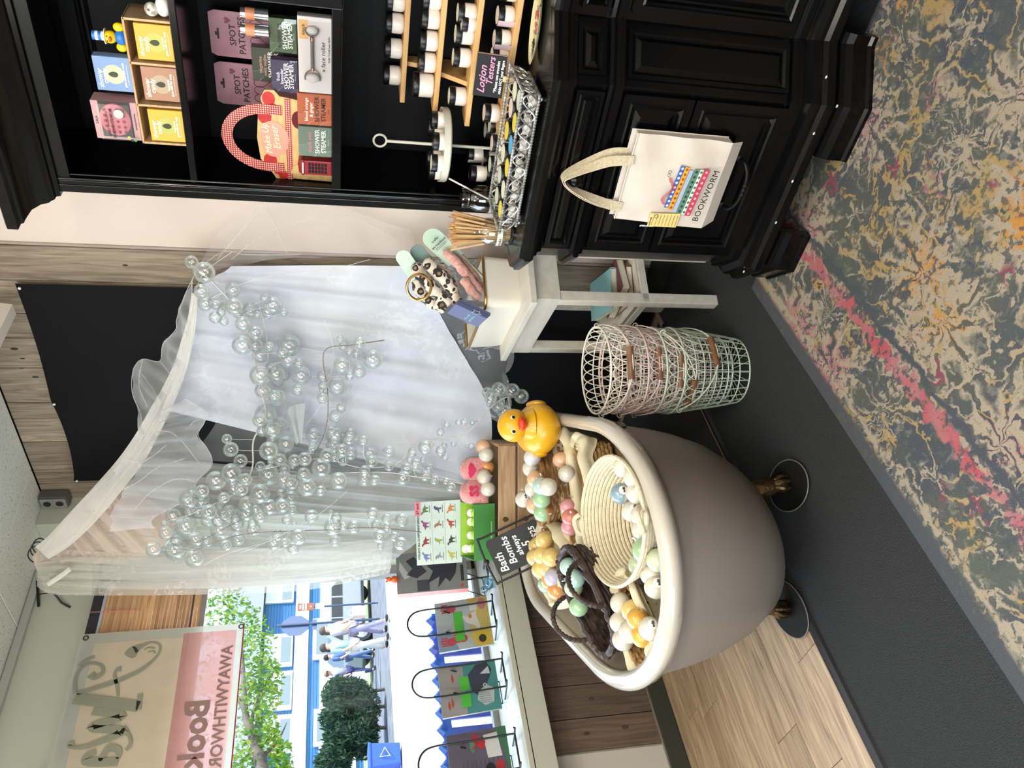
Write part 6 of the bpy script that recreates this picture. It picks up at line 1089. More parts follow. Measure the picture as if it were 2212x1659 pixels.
for k in (.2, .7):
    e0, e1 = [(-2.774, 2.036, 2.635), (-2.738, 2.069, 2.579), (-2.668, 2.135, 2.499), (-2.592, 2.206, 2.408), (-2.493, 2.298, 2.302), (-2.364, 2.418, 2.205), (-2.251, 2.512, 2.13), (-2.076, 2.509, 2.07), (-1.963, 2.506, 2.036), (-1.863, 2.504, 2.011)], [(-2.81, 2.002, 2.585), (-2.775, 2.035, 2.512), (-2.711, 2.095, 2.422), (-2.634, 2.166, 2.337), (-2.532, 2.262, 2.237), (-2.395, 2.389, 2.146), (-2.276, 2.501, 2.082), (-2.109, 2.509, 2.036), (-1.985, 2.507, 2.008), (-1.88, 2.505, 1.994)]
    ob('hem_fold', M().tube(smooth_path([Vector(p).lerp(Vector(q), k + .12 * math.sin(i * 1.3 + k * 9)) for i, (p, q) in enumerate(zip(e0, e1))], 6), [.010 - .006 * i / 55 for i in range(55)], 8), sheer('hem_fold_net', (248, 246, 240), .22), can, smooth=True, world=True, sharp=3)
fr1 = [(-2.719, 2.169, 2.383), (-2.655, 2.229, 2.369), (-2.57, 2.308, 2.341), (-2.508, 2.366, 2.278), (-2.445, 2.425, 2.266), (-2.375, 2.49, 2.299), (-2.306, 2.555, 2.296), (-2.245, 2.556, 2.252), (-2.255, 2.556, 2.188), (-2.167, 2.556, 2.164), (-2.086, 2.555, 2.105), (-2.034, 2.554, 2.095), (-1.918, 2.553, 2.053), (-1.797, 2.552, 1.995)]
fr0 = [(-2.698, 2.134, 2.471), (-2.624, 2.203, 2.386), (-2.524, 2.296, 2.283), (-2.392, 2.419, 2.187), (-2.278, 2.526, 2.116), (-2.103, 2.524, 2.06), (-1.984, 2.522, 2.029), (-1.882, 2.521, 2.009)]
drape('upper_ruffle', fr0, fr1, sheer('net_ruffle', (244, 246, 246), .46), can, nu=70, nv=14, amp=.05, freq=6, seed=4)
ob('ruffle_edge', M().tube(smooth_path(fr1, 6), .0015, 5), edge, can, smooth=True, world=True)
fl1 = [(-2.72, 2.058, 2.196), (-2.69, 2.087, 2.205), (-2.632, 2.141, 2.065), (-2.584, 2.186, 2.038), (-2.536, 2.23, 1.979), (-2.487, 2.276, 1.997), (-2.445, 2.315, 2.033), (-2.411, 2.347, 2.011), (-2.376, 2.38, 2.002), (-2.337, 2.416, 2.082)]
drape('lower_ruffle', [(-2.742, 2.066, 2.373), (-2.661, 2.141, 2.347), (-2.553, 2.241, 2.261), (-2.472, 2.318, 2.209), (-2.382, 2.401, 2.17)], fl1, sheer('net_ruffle2', (240, 242, 244), .5), can, nu=60, nv=16, amp=.045, freq=5, seed=5)
ob('ruffle_edge', M().tube(smooth_path(fl1, 6), .0014, 5), edge, can, smooth=True, world=True)
for i, pts in enumerate(([(-2.265, 2.51, 2.261), (-2.32, 2.459, 2.209), (-2.362, 2.42, 2.183)], [(-2.206, 2.511, 2.238), (-2.306, 2.472, 2.261), (-2.375, 2.408, 2.23)], [(-2.503, 2.248, 2.319), (-2.517, 2.234, 2.254), (-2.498, 2.253, 2.203), (-2.464, 2.284, 2.15)], [(-2.637, 2.095, 2.267), (-2.584, 2.144, 2.198), (-2.552, 2.174, 2.112), (-2.561, 2.166, 2.042)], [(-2.215, 2.511, 2.176), (-2.265, 2.511, 2.153), (-2.286, 2.491, 2.135)], [(-2.582, 2.147, 2.318), (-2.556, 2.17, 2.25), (-2.517, 2.207, 2.181), (-2.491, 2.231, 2.077)], [(-2.506, 2.217, 2.024), (-2.423, 2.295, 2.112), (-2.408, 2.309, 2.181)], [(-2.377, 2.406, 1.833), (-2.405, 2.38, 1.96), (-2.418, 2.368, 2.05), (-2.459, 2.329, 2.086)], [(-2.45, 2.365, 1.609), (-2.364, 2.446, 1.532), (-2.17, 2.525, 1.493), (-1.995, 2.523, 1.53)], [(-1.89, 2.521, 1.926), (-1.797, 2.519, 1.768), (-1.754, 2.518, 1.528), (-1.693, 2.517, 1.355)], [(-1.919, 2.506, 1.775), (-2.06, 2.508, 1.757), (-2.211, 2.511, 1.756)], [(-1.673, 2.5, 1.856), (-1.771, 2.502, 1.962), (-1.881, 2.505, 2.007)], [(-2.61, 2.134, 1.436), (-2.679, 2.07, 1.55), (-2.744, 2.009, 1.719), (-2.788, 1.968, 1.865)], [(-2.763, 1.991, 1.792), (-2.793, 1.964, 1.937), (-2.82, 1.938, 2.008)])):
    ob('fold_line', M().tube(smooth_path(pts, 6), .0011, 5), edge, can, smooth=True, world=True)
drape('hanging_tail', [(-2.428, 2.386, 1.685), (-2.392, 2.419, 1.675), (-2.378, 2.433, 1.609)], [(-2.466, 2.268, 1.644), (-2.456, 2.277, 1.635), (-2.461, 2.273, 1.622)], sheer('tail_net', (220, 228, 226), .75), can, nu=14, nv=16, amp=.012, freq=2, seed=7)
drape('side_wisp', [(-1.871, 2.641, 2.013), (-1.792, 2.641, 1.706), (-1.769, 2.641, 1.421), (-1.768, 2.641, 1.163)], [(-1.687, 2.641, 1.92), (-1.549, 2.641, 1.761), (-1.535, 2.641, 1.528), (-1.639, 2.641, 1.191)], wisp, can, nu=40, nv=20, amp=.02, freq=3, seed=8)
for i, pts in enumerate(([(-1.791, 2.625, 1.928), (-1.662, 2.624, 1.833), (-1.557, 2.624, 1.744), (-1.512, 2.624, 1.627)], [(-1.789, 2.625, 1.877), (-1.634, 2.624, 1.698), (-1.579, 2.624, 1.425), (-1.673, 2.624, 1.244)], [(-1.831, 2.617, 1.998), (-1.753, 2.616, 1.907), (-1.758, 2.616, 1.806), (-1.75, 2.616, 1.617)], [(-1.747, 2.624, 1.669), (-1.615, 2.624, 1.714), (-1.465, 2.623, 1.779)])):
    ob('fold_line', M().tube(smooth_path(pts, 6), .0018, 5), sheer('faint_edge', (244, 244, 242), .35), can, smooth=True, world=True)
hook = [(-2.928, 2.056, 2.59), (-2.908, 2.075, 2.629), (-2.875, 2.106, 2.668), (-2.878, 2.103, 2.695), (-2.899, 2.084, 2.705), (-2.916, 2.068, 2.692), (-2.92, 2.063, 2.675)]
for dx in (0, .02, .035): ob('hook_wire', M().tube(smooth_path([Vector(p) + Vector((dx * .7, dx * .6, -dx * .5)) for p in hook], 6), .0028, 6), wire, can, smooth=True, world=True)
drape('hook_wrap', [(-2.887, 2.04, 2.658), (-2.921, 2.008, 2.658), (-2.943, 1.988, 2.641), (-2.978, 1.955, 2.625)], [(-2.874, 2.052, 2.471), (-2.905, 2.023, 2.454), (-2.944, 1.987, 2.454), (-2.991, 1.943, 2.454)], sheer('tulle_sage', (216, 216, 200), .66), can, nu=24, nv=16, amp=.012, freq=4, seed=9)
ob('wrap_tie', M().tube([(-2.876, 1.995, 2.524), (-2.898, 1.975, 2.561), (-2.919, 1.955, 2.605)], .010, 8), hemm, can, smooth=True, world=True)
lc = thing('lace_curtain', 'sheer floral lace curtain panel hanging at the edge of the shop window', 'curtain', (-2.923, 2.006, 2.625))
drape('lace_panel', [(-2.965, 1.98, 2.662), (-2.988, 1.959, 2.624), (-2.998, 1.95, 2.543), (-3.01, 1.938, 2.281), (-3.019, 1.93, 2.028), (-3.027, 1.923, 1.727), (-3.019, 1.93, 1.532), (-2.985, 1.962, 1.247)], [(-2.875, 2.064, 2.655), (-2.863, 2.076, 2.611), (-2.863, 2.075, 2.526), (-2.884, 2.057, 2.281), (-2.885, 2.055, 2.009), (-2.886, 2.054, 1.727), (-2.881, 2.059, 1.532), (-2.868, 2.071, 1.231)], lace_c, lc, nu=70, nv=40, amp=.0, freq=1, seed=10)
for k, o in enumerate((.25, .45, .62, .8)):
    L_ = [Vector(a).lerp(Vector(b), o) for a, b in zip([(-2.97, 1.948, 2.618), (-2.981, 1.938, 2.537), (-2.993, 1.927, 2.277), (-3.002, 1.919, 2.025), (-3.01, 1.912, 1.726), (-3.002, 1.919, 1.532), (-2.968, 1.951, 1.248)], [(-2.847, 2.064, 2.604), (-2.847, 2.063, 2.52), (-2.867, 2.045, 2.277), (-2.868, 2.044, 2.007), (-2.87, 2.042, 1.726), (-2.865, 2.047, 1.532), (-2.851, 2.06, 1.232)])]
    ob('lace_fold', M().tube(smooth_path(L_, 6), [.004 + .016 * min(1, i / 14) for i in range(len(L_) * 6 - 5)], 8), sheer('lace_fold_net', (232, 232, 226), .26), lc, smooth=True, world=True, sharp=3)
ol = thing('lace_overlay', 'grey floral lace edge with a scalloped hem hanging behind the side table', 'lace cloth', (-2.072, 2.606, 0.942))
sc0 = [(-1.773, 2.63, 1.192), (-1.944, 2.629, 1.092), (-2.202, 2.629, 0.956), (-2.427, 2.538, 0.814), (-2.514, 2.457, 0.774)]
sc1 = [Vector(p) for p in [(-1.749, 2.63, 0.899), (-1.934, 2.629, 0.768), (-2.086, 2.629, 0.732), (-2.249, 2.629, 0.703), (-2.379, 2.582, 0.721), (-2.459, 2.508, 0.708), (-2.53, 2.442, 0.734)]]
drape('lace_cloth', sc0, sc1, lace_g, ol, nu=50, nv=20, amp=.010, freq=5, seed=11)
s1 = rs(sc1, 24)
for i in range(0, 24, 3): ob('scallop', M().prism([s1[i + 1] + (s1[i + 3] - s1[i]) * .55 * math.cos(a) - HB * .004 + Vector((0, 0, -.030 * math.sin(a))) for a in [PI * j / 8 for j in range(9)]], HB * .002), lace_g, ol, world=True)
bmat = bubble_mat(); bme = M().sph((0, 0, 0), 1, 20, 14).done('bubble', bmat, smooth=True, sharp=3)
twig = P('white_twig_wire', (206, 202, 196), .5); tdark = P('taupe_twig_wire', (128, 120, 116), .5)
GL = [([(-1.765, 2.522, 1.988), (-1.849, 2.524, 1.923), (-1.982, 2.527, 1.849), (-2.152, 2.53, 1.817), (-2.306, 2.472, 1.796), (-2.406, 2.379, 1.768), (-2.476, 2.313, 1.818), (-2.561, 2.234, 1.823), (-2.624, 2.176, 1.869), (-2.664, 2.138, 1.96), (-2.703, 2.102, 2.086)], [((-2.482, 2.266, 1.904), 0.031, (-2.51, 2.282, 1.82)), ((-2.542, 2.189, 1.902), 0.0422, (-2.599, 2.199, 1.851)), ((-2.558, 2.165, 1.959), 0.041, (-2.648, 2.153, 1.924)), ((-2.573, 2.124, 2.009), 0.0279, (-2.672, 2.131, 1.985)), ((-2.459, 2.234, 1.752), 0.0388, (-2.51, 2.282, 1.82)), ((-2.532, 2.247, 1.869), 0.0287, (-2.544, 2.25, 1.822)), ((-2.542, 2.153, 1.843), 0.0282, (-2.599, 2.199, 1.851)), ((-2.628, 2.125, 2.068), 0.0358, (-2.695, 2.109, 2.061)), ((-2.64, 2.069, 1.984), 0.0331, (-2.68, 2.124, 2.011)), ((-2.748, 2.084, 2.086), 0.0441, (-2.703, 2.102, 2.086)), ((-2.71, 2.028, 2.15), 0.0278, (-2.703, 2.102, 2.086)), ((-2.741, 2.106, 2.005), 0.0262, (-2.68, 2.124, 2.011)), ((-2.436, 2.419, 1.772), 0.0482, (-2.406, 2.379, 1.768)), ((-2.405, 2.294, 1.778), 0.0233, (-2.448, 2.34, 1.798)), ((-2.708, 2.128, 2.038), 0.026, (-2.687, 2.117, 2.036)), ((-2.716, 2.12, 2.135), 0.031, (-2.703, 2.102, 2.086)), ((-1.736, 2.458, 1.952), 0.0389, (-1.782, 2.522, 1.975)), ((-1.832, 2.473, 1.973), 0.0281, (-1.815, 2.523, 1.949)), ((-1.93, 2.535, 1.938), 0.0293, (-1.875, 2.524, 1.909)), ((-1.894, 2.466, 1.862), 0.0335, (-1.928, 2.525, 1.879)), ((-1.918, 2.509, 1.972), 0.0289, (-1.875, 2.524, 1.909)), ((-1.974, 2.497, 1.94), 0.0244, (-1.928, 2.525, 1.879)), ((-1.874, 2.543, 1.871), 0.0291, (-1.901, 2.525, 1.894)), ((-1.982, 2.471, 1.837), 0.0294, (-2.015, 2.527, 1.843)), ((-2.115, 2.499, 1.851), 0.0405, (-2.117, 2.529, 1.824)), ((-2.025, 2.47, 1.793), 0.0297, (-2.083, 2.529, 1.83)), ((-2.234, 2.449, 1.785), 0.0439, (-2.284, 2.493, 1.801)), ((-2.203, 2.539, 1.789), 0.034, (-2.193, 2.531, 1.815)), ((-2.344, 2.475, 1.783), 0.0345, (-2.326, 2.453, 1.79)), ((-2.37, 2.455, 1.724), 0.0374, (-2.366, 2.416, 1.779)), ((-2.322, 2.514, 1.725), 0.0295, (-2.306, 2.472, 1.796)), ((-2.236, 2.498, 1.743), 0.0262, (-2.261, 2.514, 1.807)), ((-2.312, 2.535, 1.697), 0.0242, (-2.284, 2.493, 1.801)), ((-2.41, 2.31, 1.737), 0.0443, (-2.42, 2.366, 1.778)), ((-1.9, 2.527, 1.751), 0.0221, (-1.982, 2.527, 1.849)), ((-1.913, 2.505, 1.723), 0.0343, (-1.982, 2.527, 1.849)), ((-1.991, 2.565, 1.749), 0.0303, (-2.015, 2.527, 1.843)), ((-1.984, 2.561, 1.815), 0.0301, (-1.982, 2.527, 1.849)), ((-2.176, 2.478, 1.675), 0.0311, (-2.261, 2.514, 1.807)), ((-2.133, 2.475, 1.693), 0.0256, (-2.193, 2.531, 1.815)), ((-2.144, 2.534, 1.805), 0.0309, (-2.152, 2.53, 1.817)), ((-2.571, 2.125, 1.859), 0.0287, (-2.624, 2.176, 1.869)), ((-2.626, 2.165, 2.044), 0.0289, (-2.68, 2.124, 2.011)), ((-2.693, 2.153, 2.07), 0.0292, (-2.695, 2.109, 2.061)), ((-2.604, 2.112, 1.928), 0.0239, (-2.656, 2.146, 1.942)), ((-2.427, 2.274, 1.916), 0.0207, (-2.476, 2.313, 1.818)), ((-2.626, 2.178, 1.895), 0.0312, (-2.632, 2.168, 1.888)), ((-2.587, 2.138, 2.052), 0.0149, (-2.687, 2.117, 2.036)), ((-2.432, 2.286, 1.739), 0.0207, (-2.448, 2.34, 1.798)), ((-2.636, 2.115, 2.018), 0.0203, (-2.68, 2.124, 2.011)), ((-2.687, 2.062, 2.157), 0.0137, (-2.703, 2.102, 2.086)), ((-2.405, 2.333, 1.709), 0.0331, (-2.406, 2.379, 1.768)), ((-2.67, 2.098, 2.067), 0.0165, (-2.695, 2.109, 2.061)), ((-1.765, 2.562, 2.011), 0.0258, (-1.765, 2.522, 1.988)), ((-1.958, 2.51, 1.918), 0.0168, (-1.928, 2.525, 1.879)), ((-1.91, 2.539, 2.008), 0.0162, (-1.815, 2.523, 1.949)), ((-1.993, 2.498, 1.91), 0.018, (-1.955, 2.526, 1.865)), ((-1.969, 2.518, 1.857), 0.0203, (-1.982, 2.527, 1.849)), ((-2.237, 2.46, 1.723), 0.0348, (-2.284, 2.493, 1.801)), ((-2.127, 2.504, 1.747), 0.0207, (-2.152, 2.53, 1.817)), ((-2.304, 2.401, 1.732), 0.0248, (-2.346, 2.435, 1.784)), ((-2.27, 2.513, 1.701), 0.0137, (-2.284, 2.493, 1.801)), ((-2.362, 2.315, 1.787), 0.0295, (-2.42, 2.366, 1.778)), ((-1.954, 2.512, 1.684), 0.0168, (-2.049, 2.528, 1.837)), ((-1.969, 2.512, 1.785), 0.0148, (-2.015, 2.527, 1.843)), ((-2.568, 2.157, 1.894), 0.0181, (-2.632, 2.168, 1.888)), ((-2.687, 2.178, 2.02), 0.0231, (-2.68, 2.124, 2.011)), ((-2.665, 2.122, 1.952), 0.0163, (-2.664, 2.138, 1.96))]), ([(-2.106, 2.529, 1.284), (-2.134, 2.529, 1.417), (-2.174, 2.53, 1.531), (-2.335, 2.445, 1.516), (-2.437, 2.35, 1.522), (-2.523, 2.27, 1.57), (-2.608, 2.191, 1.646), (-2.69, 2.114, 1.796), (-2.775, 2.035, 2.014)], [((-2.607, 2.129, 1.789), 0.0426, (-2.673, 2.13, 1.766)), ((-2.722, 2.133, 1.917), 0.029, (-2.724, 2.082, 1.884)), ((-2.694, 2.095, 1.847), 0.0314, (-2.707, 2.098, 1.84)), ((-2.756, 2.024, 2.041), 0.0308, (-2.775, 2.035, 2.014)), ((-2.73, 2.044, 1.944), 0.0414, (-2.741, 2.067, 1.928)), ((-2.686, 2.076, 1.79), 0.0313, (-2.69, 2.114, 1.796)), ((-2.14, 2.532, 1.67), 0.0468, (-2.174, 2.53, 1.531)), ((-2.286, 2.506, 1.626), 0.0428, (-2.283, 2.494, 1.522)), ((-2.221, 2.499, 1.457), 0.0373, (-2.257, 2.518, 1.525)), ((-2.318, 2.47, 1.477), 0.0405, (-2.309, 2.469, 1.519)), ((-2.289, 2.502, 1.535), 0.0269, (-2.283, 2.494, 1.522)), ((-2.311, 2.39, 1.537), 0.0237, (-2.356, 2.426, 1.517)), ((-2.399, 2.369, 1.483), 0.0295, (-2.416, 2.369, 1.521)), ((-2.473, 2.328, 1.485), 0.0405, (-2.454, 2.334, 1.532)), ((-2.258, 2.5, 1.385), 0.0297, (-2.128, 2.529, 1.391)), ((-2.185, 2.5, 1.329), 0.0427, (-2.117, 2.529, 1.337)), ((-2.212, 2.563, 1.395), 0.0217, (-2.128, 2.529, 1.391)), ((-2.07, 2.47, 1.388), 0.0258, (-2.128, 2.529, 1.391)), ((-2.172, 2.566, 1.451), 0.0214, (-2.142, 2.53, 1.44)), ((-2.501, 2.356, 1.577), 0.0325, (-2.471, 2.318, 1.541)), ((-2.483, 2.344, 1.419), 0.0272, (-2.437, 2.35, 1.522)), ((-2.524, 2.319, 1.485), 0.0406, (-2.471, 2.318, 1.541)), ((-2.585, 2.139, 1.6), 0.0392, (-2.608, 2.191, 1.646)), ((-2.565, 2.146, 1.663), 0.0292, (-2.624, 2.176, 1.676)), ((-2.693, 2.173, 1.669), 0.0301, (-2.624, 2.176, 1.676)), ((-2.765, 2.096, 1.889), 0.0296, (-2.724, 2.082, 1.884)), ((-2.679, 2.132, 1.844), 0.0368, (-2.707, 2.098, 1.84)), ((-2.661, 2.101, 1.752), 0.0342, (-2.673, 2.13, 1.766)), ((-2.627, 2.078, 1.698), 0.0291, (-2.657, 2.145, 1.736)), ((-2.54, 2.171, 1.614), 0.0293, (-2.591, 2.207, 1.631)), ((-2.569, 2.172, 1.693), 0.0356, (-2.624, 2.176, 1.676)), ((-2.68, 2.057, 1.951), 0.0261, (-2.741, 2.067, 1.928)), ((-2.722, 2.088, 1.89), 0.0212, (-2.724, 2.082, 1.884)), ((-2.656, 2.089, 1.804), 0.019, (-2.69, 2.114, 1.796)), ((-2.771, 2.02, 2.0), 0.0233, (-2.775, 2.035, 2.014)), ((-2.665, 2.069, 1.929), 0.0215, (-2.741, 2.067, 1.928)), ((-2.3, 2.431, 1.639), 0.0252, (-2.309, 2.469, 1.519)), ((-2.28, 2.434, 1.535), 0.0208, (-2.309, 2.469, 1.519)), ((-2.285, 2.413, 1.541), 0.0109, (-2.335, 2.445, 1.516)), ((-2.383, 2.406, 1.46), 0.0216, (-2.376, 2.407, 1.519)), ((-2.24, 2.452, 1.425), 0.0191, (-2.283, 2.494, 1.522)), ((-2.134, 2.482, 1.429), 0.0114, (-2.142, 2.53, 1.44)), ((-2.078, 2.499, 1.465), 0.0162, (-2.15, 2.53, 1.463)), ((-2.446, 2.24, 1.577), 0.0186, (-2.506, 2.286, 1.56)), ((-2.193, 2.478, 1.632), 0.0218, (-2.222, 2.531, 1.528)), ((-2.425, 2.307, 1.499), 0.0214, (-2.437, 2.35, 1.522)), ((-2.56, 2.174, 1.63), 0.0163, (-2.591, 2.207, 1.631)), ((-2.669, 2.172, 1.709), 0.0234, (-2.641, 2.16, 1.706)), ((-2.628, 2.137, 1.768), 0.0217, (-2.673, 2.13, 1.766)), ((-2.667, 2.086, 1.661), 0.0216, (-2.641, 2.16, 1.706)), ((-2.544, 2.309, 1.588), 0.0153, (-2.523, 2.27, 1.57)), ((-2.489, 2.347, 1.453), 0.0125, (-2.437, 2.35, 1.522))]), ([(-2.337, 2.443, 0.677), (-2.355, 2.426, 0.752), (-2.39, 2.394, 0.816), (-2.472, 2.317, 0.931), (-2.492, 2.299, 1.137), (-2.558, 2.238, 1.218), (-2.57, 2.227, 1.376), (-2.538, 2.256, 1.532), (-2.55, 2.244, 1.646), (-2.569, 2.227, 1.796)], [((-2.621, 2.242, 1.761), 0.0455, (-2.565, 2.23, 1.766)), ((-2.484, 2.224, 1.519), 0.0316, (-2.538, 2.256, 1.532)), ((-2.503, 2.217, 1.651), 0.0262, (-2.55, 2.244, 1.646)), ((-2.43, 2.256, 1.369), 0.0212, (-2.567, 2.229, 1.345)), ((-2.542, 2.285, 1.338), 0.0246, (-2.567, 2.229, 1.345)), ((-2.479, 2.245, 1.457), 0.0292, (-2.55, 2.244, 1.47)), ((-2.494, 2.303, 1.688), 0.0347, (-2.554, 2.241, 1.676)), ((-2.526, 2.243, 1.711), 0.027, (-2.558, 2.237, 1.706)), ((-2.529, 2.195, 1.543), 0.0404, (-2.54, 2.254, 1.555)), ((-2.522, 2.267, 1.421), 0.0302, (-2.557, 2.238, 1.439)), ((-2.56, 2.262, 1.451), 0.0253, (-2.557, 2.238, 1.439)), ((-2.53, 2.226, 1.333), 0.0277, (-2.567, 2.229, 1.345)), ((-2.476, 2.235, 1.261), 0.0251, (-2.56, 2.235, 1.25)), ((-2.56, 2.223, 1.257), 0.0229, (-2.56, 2.235, 1.25)), ((-2.576, 2.213, 1.362), 0.0253, (-2.57, 2.227, 1.376)), ((-2.455, 2.233, 1.107), 0.0328, (-2.488, 2.302, 1.096)), ((-2.498, 2.249, 1.035), 0.0231, (-2.484, 2.306, 1.055)), ((-2.485, 2.234, 1.16), 0.0202, (-2.518, 2.274, 1.169)), ((-2.488, 2.352, 1.026), 0.0183, (-2.48, 2.31, 1.014)), ((-2.567, 2.245, 1.793), 0.0222, (-2.569, 2.227, 1.796)), ((-2.56, 2.223, 1.692), 0.0222, (-2.558, 2.237, 1.706)), ((-2.479, 2.202, 1.609), 0.0292, (-2.545, 2.249, 1.6)), ((-2.423, 2.258, 1.428), 0.0222, (-2.557, 2.238, 1.439)), ((-2.424, 2.35, 0.952), 0.0151, (-2.456, 2.333, 0.908)), ((-2.427, 2.341, 1.005), 0.0151, (-2.48, 2.31, 1.014)), ((-2.396, 2.327, 0.932), 0.0172, (-2.456, 2.333, 0.908)), ((-2.423, 2.347, 0.891), 0.013, (-2.439, 2.348, 0.885)), ((-2.511, 2.298, 1.071), 0.013, (-2.484, 2.306, 1.055)), ((-2.504, 2.284, 1.016), 0.0151, (-2.48, 2.31, 1.014)), ((-2.523, 2.312, 0.968), 0.0131, (-2.476, 2.314, 0.973)), ((-2.508, 2.285, 0.893), 0.0153, (-2.472, 2.317, 0.931)), ((-2.302, 2.433, 0.777), 0.0336, (-2.355, 2.426, 0.752)), ((-2.317, 2.441, 0.71), 0.0339, (-2.344, 2.437, 0.707)), ((-2.351, 2.439, 0.662), 0.0342, (-2.337, 2.443, 0.677)), ((-2.425, 2.414, 0.733), 0.0343, (-2.369, 2.413, 0.778)), ((-2.391, 2.413, 0.767), 0.0284, (-2.369, 2.413, 0.778)), ((-2.316, 2.392, 0.816), 0.0277, (-2.369, 2.413, 0.778)), ((-2.499, 2.331, 1.396), 0.0123, (-2.557, 2.238, 1.439)), ((-2.492, 2.218, 1.488), 0.0203, (-2.544, 2.25, 1.501)), ((-2.536, 2.241, 1.749), 0.0128, (-2.562, 2.234, 1.736)), ((-2.522, 2.261, 1.465), 0.0187, (-2.55, 2.244, 1.47)), ((-2.523, 2.222, 1.113), 0.0134, (-2.518, 2.274, 1.169)), ((-2.513, 2.226, 1.015), 0.0149, (-2.48, 2.31, 1.014)), ((-2.521, 2.228, 1.168), 0.0159, (-2.532, 2.262, 1.185)), ((-2.575, 2.249, 1.663), 0.0126, (-2.554, 2.241, 1.676)), ((-2.432, 2.367, 1.019), 0.0083, (-2.48, 2.31, 1.014)), ((-2.447, 2.377, 0.865), 0.0061, (-2.423, 2.363, 0.862)), ((-2.526, 2.301, 0.912), 0.0071, (-2.472, 2.317, 0.931)), ((-2.327, 2.439, 0.822), 0.0257, (-2.369, 2.413, 0.778)), ((-2.41, 2.376, 0.692), 0.0176, (-2.348, 2.433, 0.722)), ((-2.35, 2.391, 0.818), 0.0148, (-2.383, 2.4, 0.803))]), ([(-2.782, 2.028, 1.117), (-2.761, 2.048, 1.337), (-2.762, 2.047, 1.532), (-2.761, 2.048, 1.777), (-2.771, 2.038, 1.906), (-2.808, 2.004, 2.05)], [((-2.816, 2.062, 1.886), 0.0292, (-2.769, 2.04, 1.88)), ((-2.818, 2.024, 2.128), 0.0466, (-2.808, 2.004, 2.05)), ((-2.841, 1.992, 2.052), 0.0389, (-2.808, 2.004, 2.05)), ((-2.74, 1.973, 2.193), 0.03, (-2.808, 2.004, 2.05)), ((-2.752, 1.983, 1.92), 0.0231, (-2.779, 2.031, 1.935)), ((-2.776, 2.078, 1.821), 0.0292, (-2.763, 2.046, 1.803)), ((-2.823, 2.036, 1.74), 0.032, (-2.761, 2.048, 1.729)), ((-2.777, 2.041, 1.722), 0.0247, (-2.761, 2.048, 1.729)), ((-2.721, 1.989, 1.633), 0.0341, (-2.762, 2.047, 1.631)), ((-2.708, 2.069, 1.682), 0.0222, (-2.761, 2.047, 1.68)), ((-2.726, 2.094, 1.583), 0.03, (-2.762, 2.047, 1.581)), ((-2.761, 2.06, 1.495), 0.0377, (-2.762, 2.047, 1.493)), ((-2.747, 2.098, 1.48), 0.0228, (-2.762, 2.047, 1.493)), ((-2.831, 2.037, 1.485), 0.0254, (-2.762, 2.047, 1.493)), ((-2.782, 2.071, 1.406), 0.0306, (-2.761, 2.048, 1.415)), ((-2.683, 2.067, 1.329), 0.0251, (-2.761, 2.048, 1.337)), ((-2.67, 2.024, 1.272), 0.0224, (-2.769, 2.04, 1.25)), ((-2.764, 2.085, 1.198), 0.031, (-2.774, 2.036, 1.206)), ((-2.788, 2.083, 1.309), 0.0232, (-2.765, 2.044, 1.293)), ((-2.725, 1.974, 1.302), 0.0273, (-2.765, 2.044, 1.293)), ((-2.799, 1.986, 1.208), 0.028, (-2.774, 2.036, 1.206)), ((-2.784, 2.045, 2.119), 0.0272, (-2.808, 2.004, 2.05)), ((-2.745, 2.079, 1.824), 0.0192, (-2.765, 2.044, 1.829)), ((-2.735, 1.972, 1.688), 0.0182, (-2.761, 2.047, 1.68)), ((-2.809, 1.997, 1.656), 0.0277, (-2.761, 2.047, 1.68)), ((-2.711, 2.052, 1.653), 0.0105, (-2.762, 2.047, 1.631)), ((-2.666, 2.067, 1.504), 0.0102, (-2.762, 2.047, 1.493)), ((-2.725, 2.037, 1.451), 0.0175, (-2.761, 2.047, 1.454)), ((-2.724, 2.022, 1.269), 0.0158, (-2.769, 2.04, 1.25)), ((-2.859, 2.02, 1.29), 0.0166, (-2.765, 2.044, 1.293)), ((-2.816, 2.037, 1.232), 0.0223, (-2.769, 2.04, 1.25))]), ([(-2.63, 2.17, 0.931), (-2.613, 2.186, 1.035), (-2.604, 2.195, 1.137), (-2.586, 2.211, 1.277), (-2.585, 2.212, 1.493)], [((-2.573, 2.159, 1.471), 0.0372, (-2.585, 2.212, 1.45)), ((-2.639, 2.22, 1.36), 0.0308, (-2.586, 2.212, 1.364)), ((-2.557, 2.143, 1.321), 0.0224, (-2.586, 2.211, 1.321)), ((-2.641, 2.222, 1.192), 0.0337, (-2.597, 2.201, 1.193)), ((-2.565, 2.211, 1.182), 0.0255, (-2.597, 2.201, 1.193)), ((-2.517, 2.195, 1.146), 0.0227, (-2.604, 2.195, 1.137)), ((-2.626, 2.219, 1.094), 0.026, (-2.607, 2.191, 1.096)), ((-2.581, 2.154, 1.063), 0.0204, (-2.611, 2.188, 1.055)), ((-2.578, 2.111, 0.997), 0.0211, (-2.623, 2.176, 0.973)), ((-2.562, 2.131, 1.018), 0.0148, (-2.617, 2.183, 1.014)), ((-2.605, 2.134, 1.545), 0.0231, (-2.585, 2.212, 1.493)), ((-2.592, 2.235, 1.078), 0.0205, (-2.609, 2.189, 1.076)), ((-2.65, 2.213, 1.023), 0.0074, (-2.613, 2.186, 1.035))])]
gn = ['bubble garland swagging under the rolled tulle hem from the boards towards the hook', 'bubble garland curving down the middle of the white drape', 'bubble garland trailing from beside the duck up across the drape', 'sparse bubble garland hanging along the lace curtain edge', 'short bubble garland above the pink slippers']
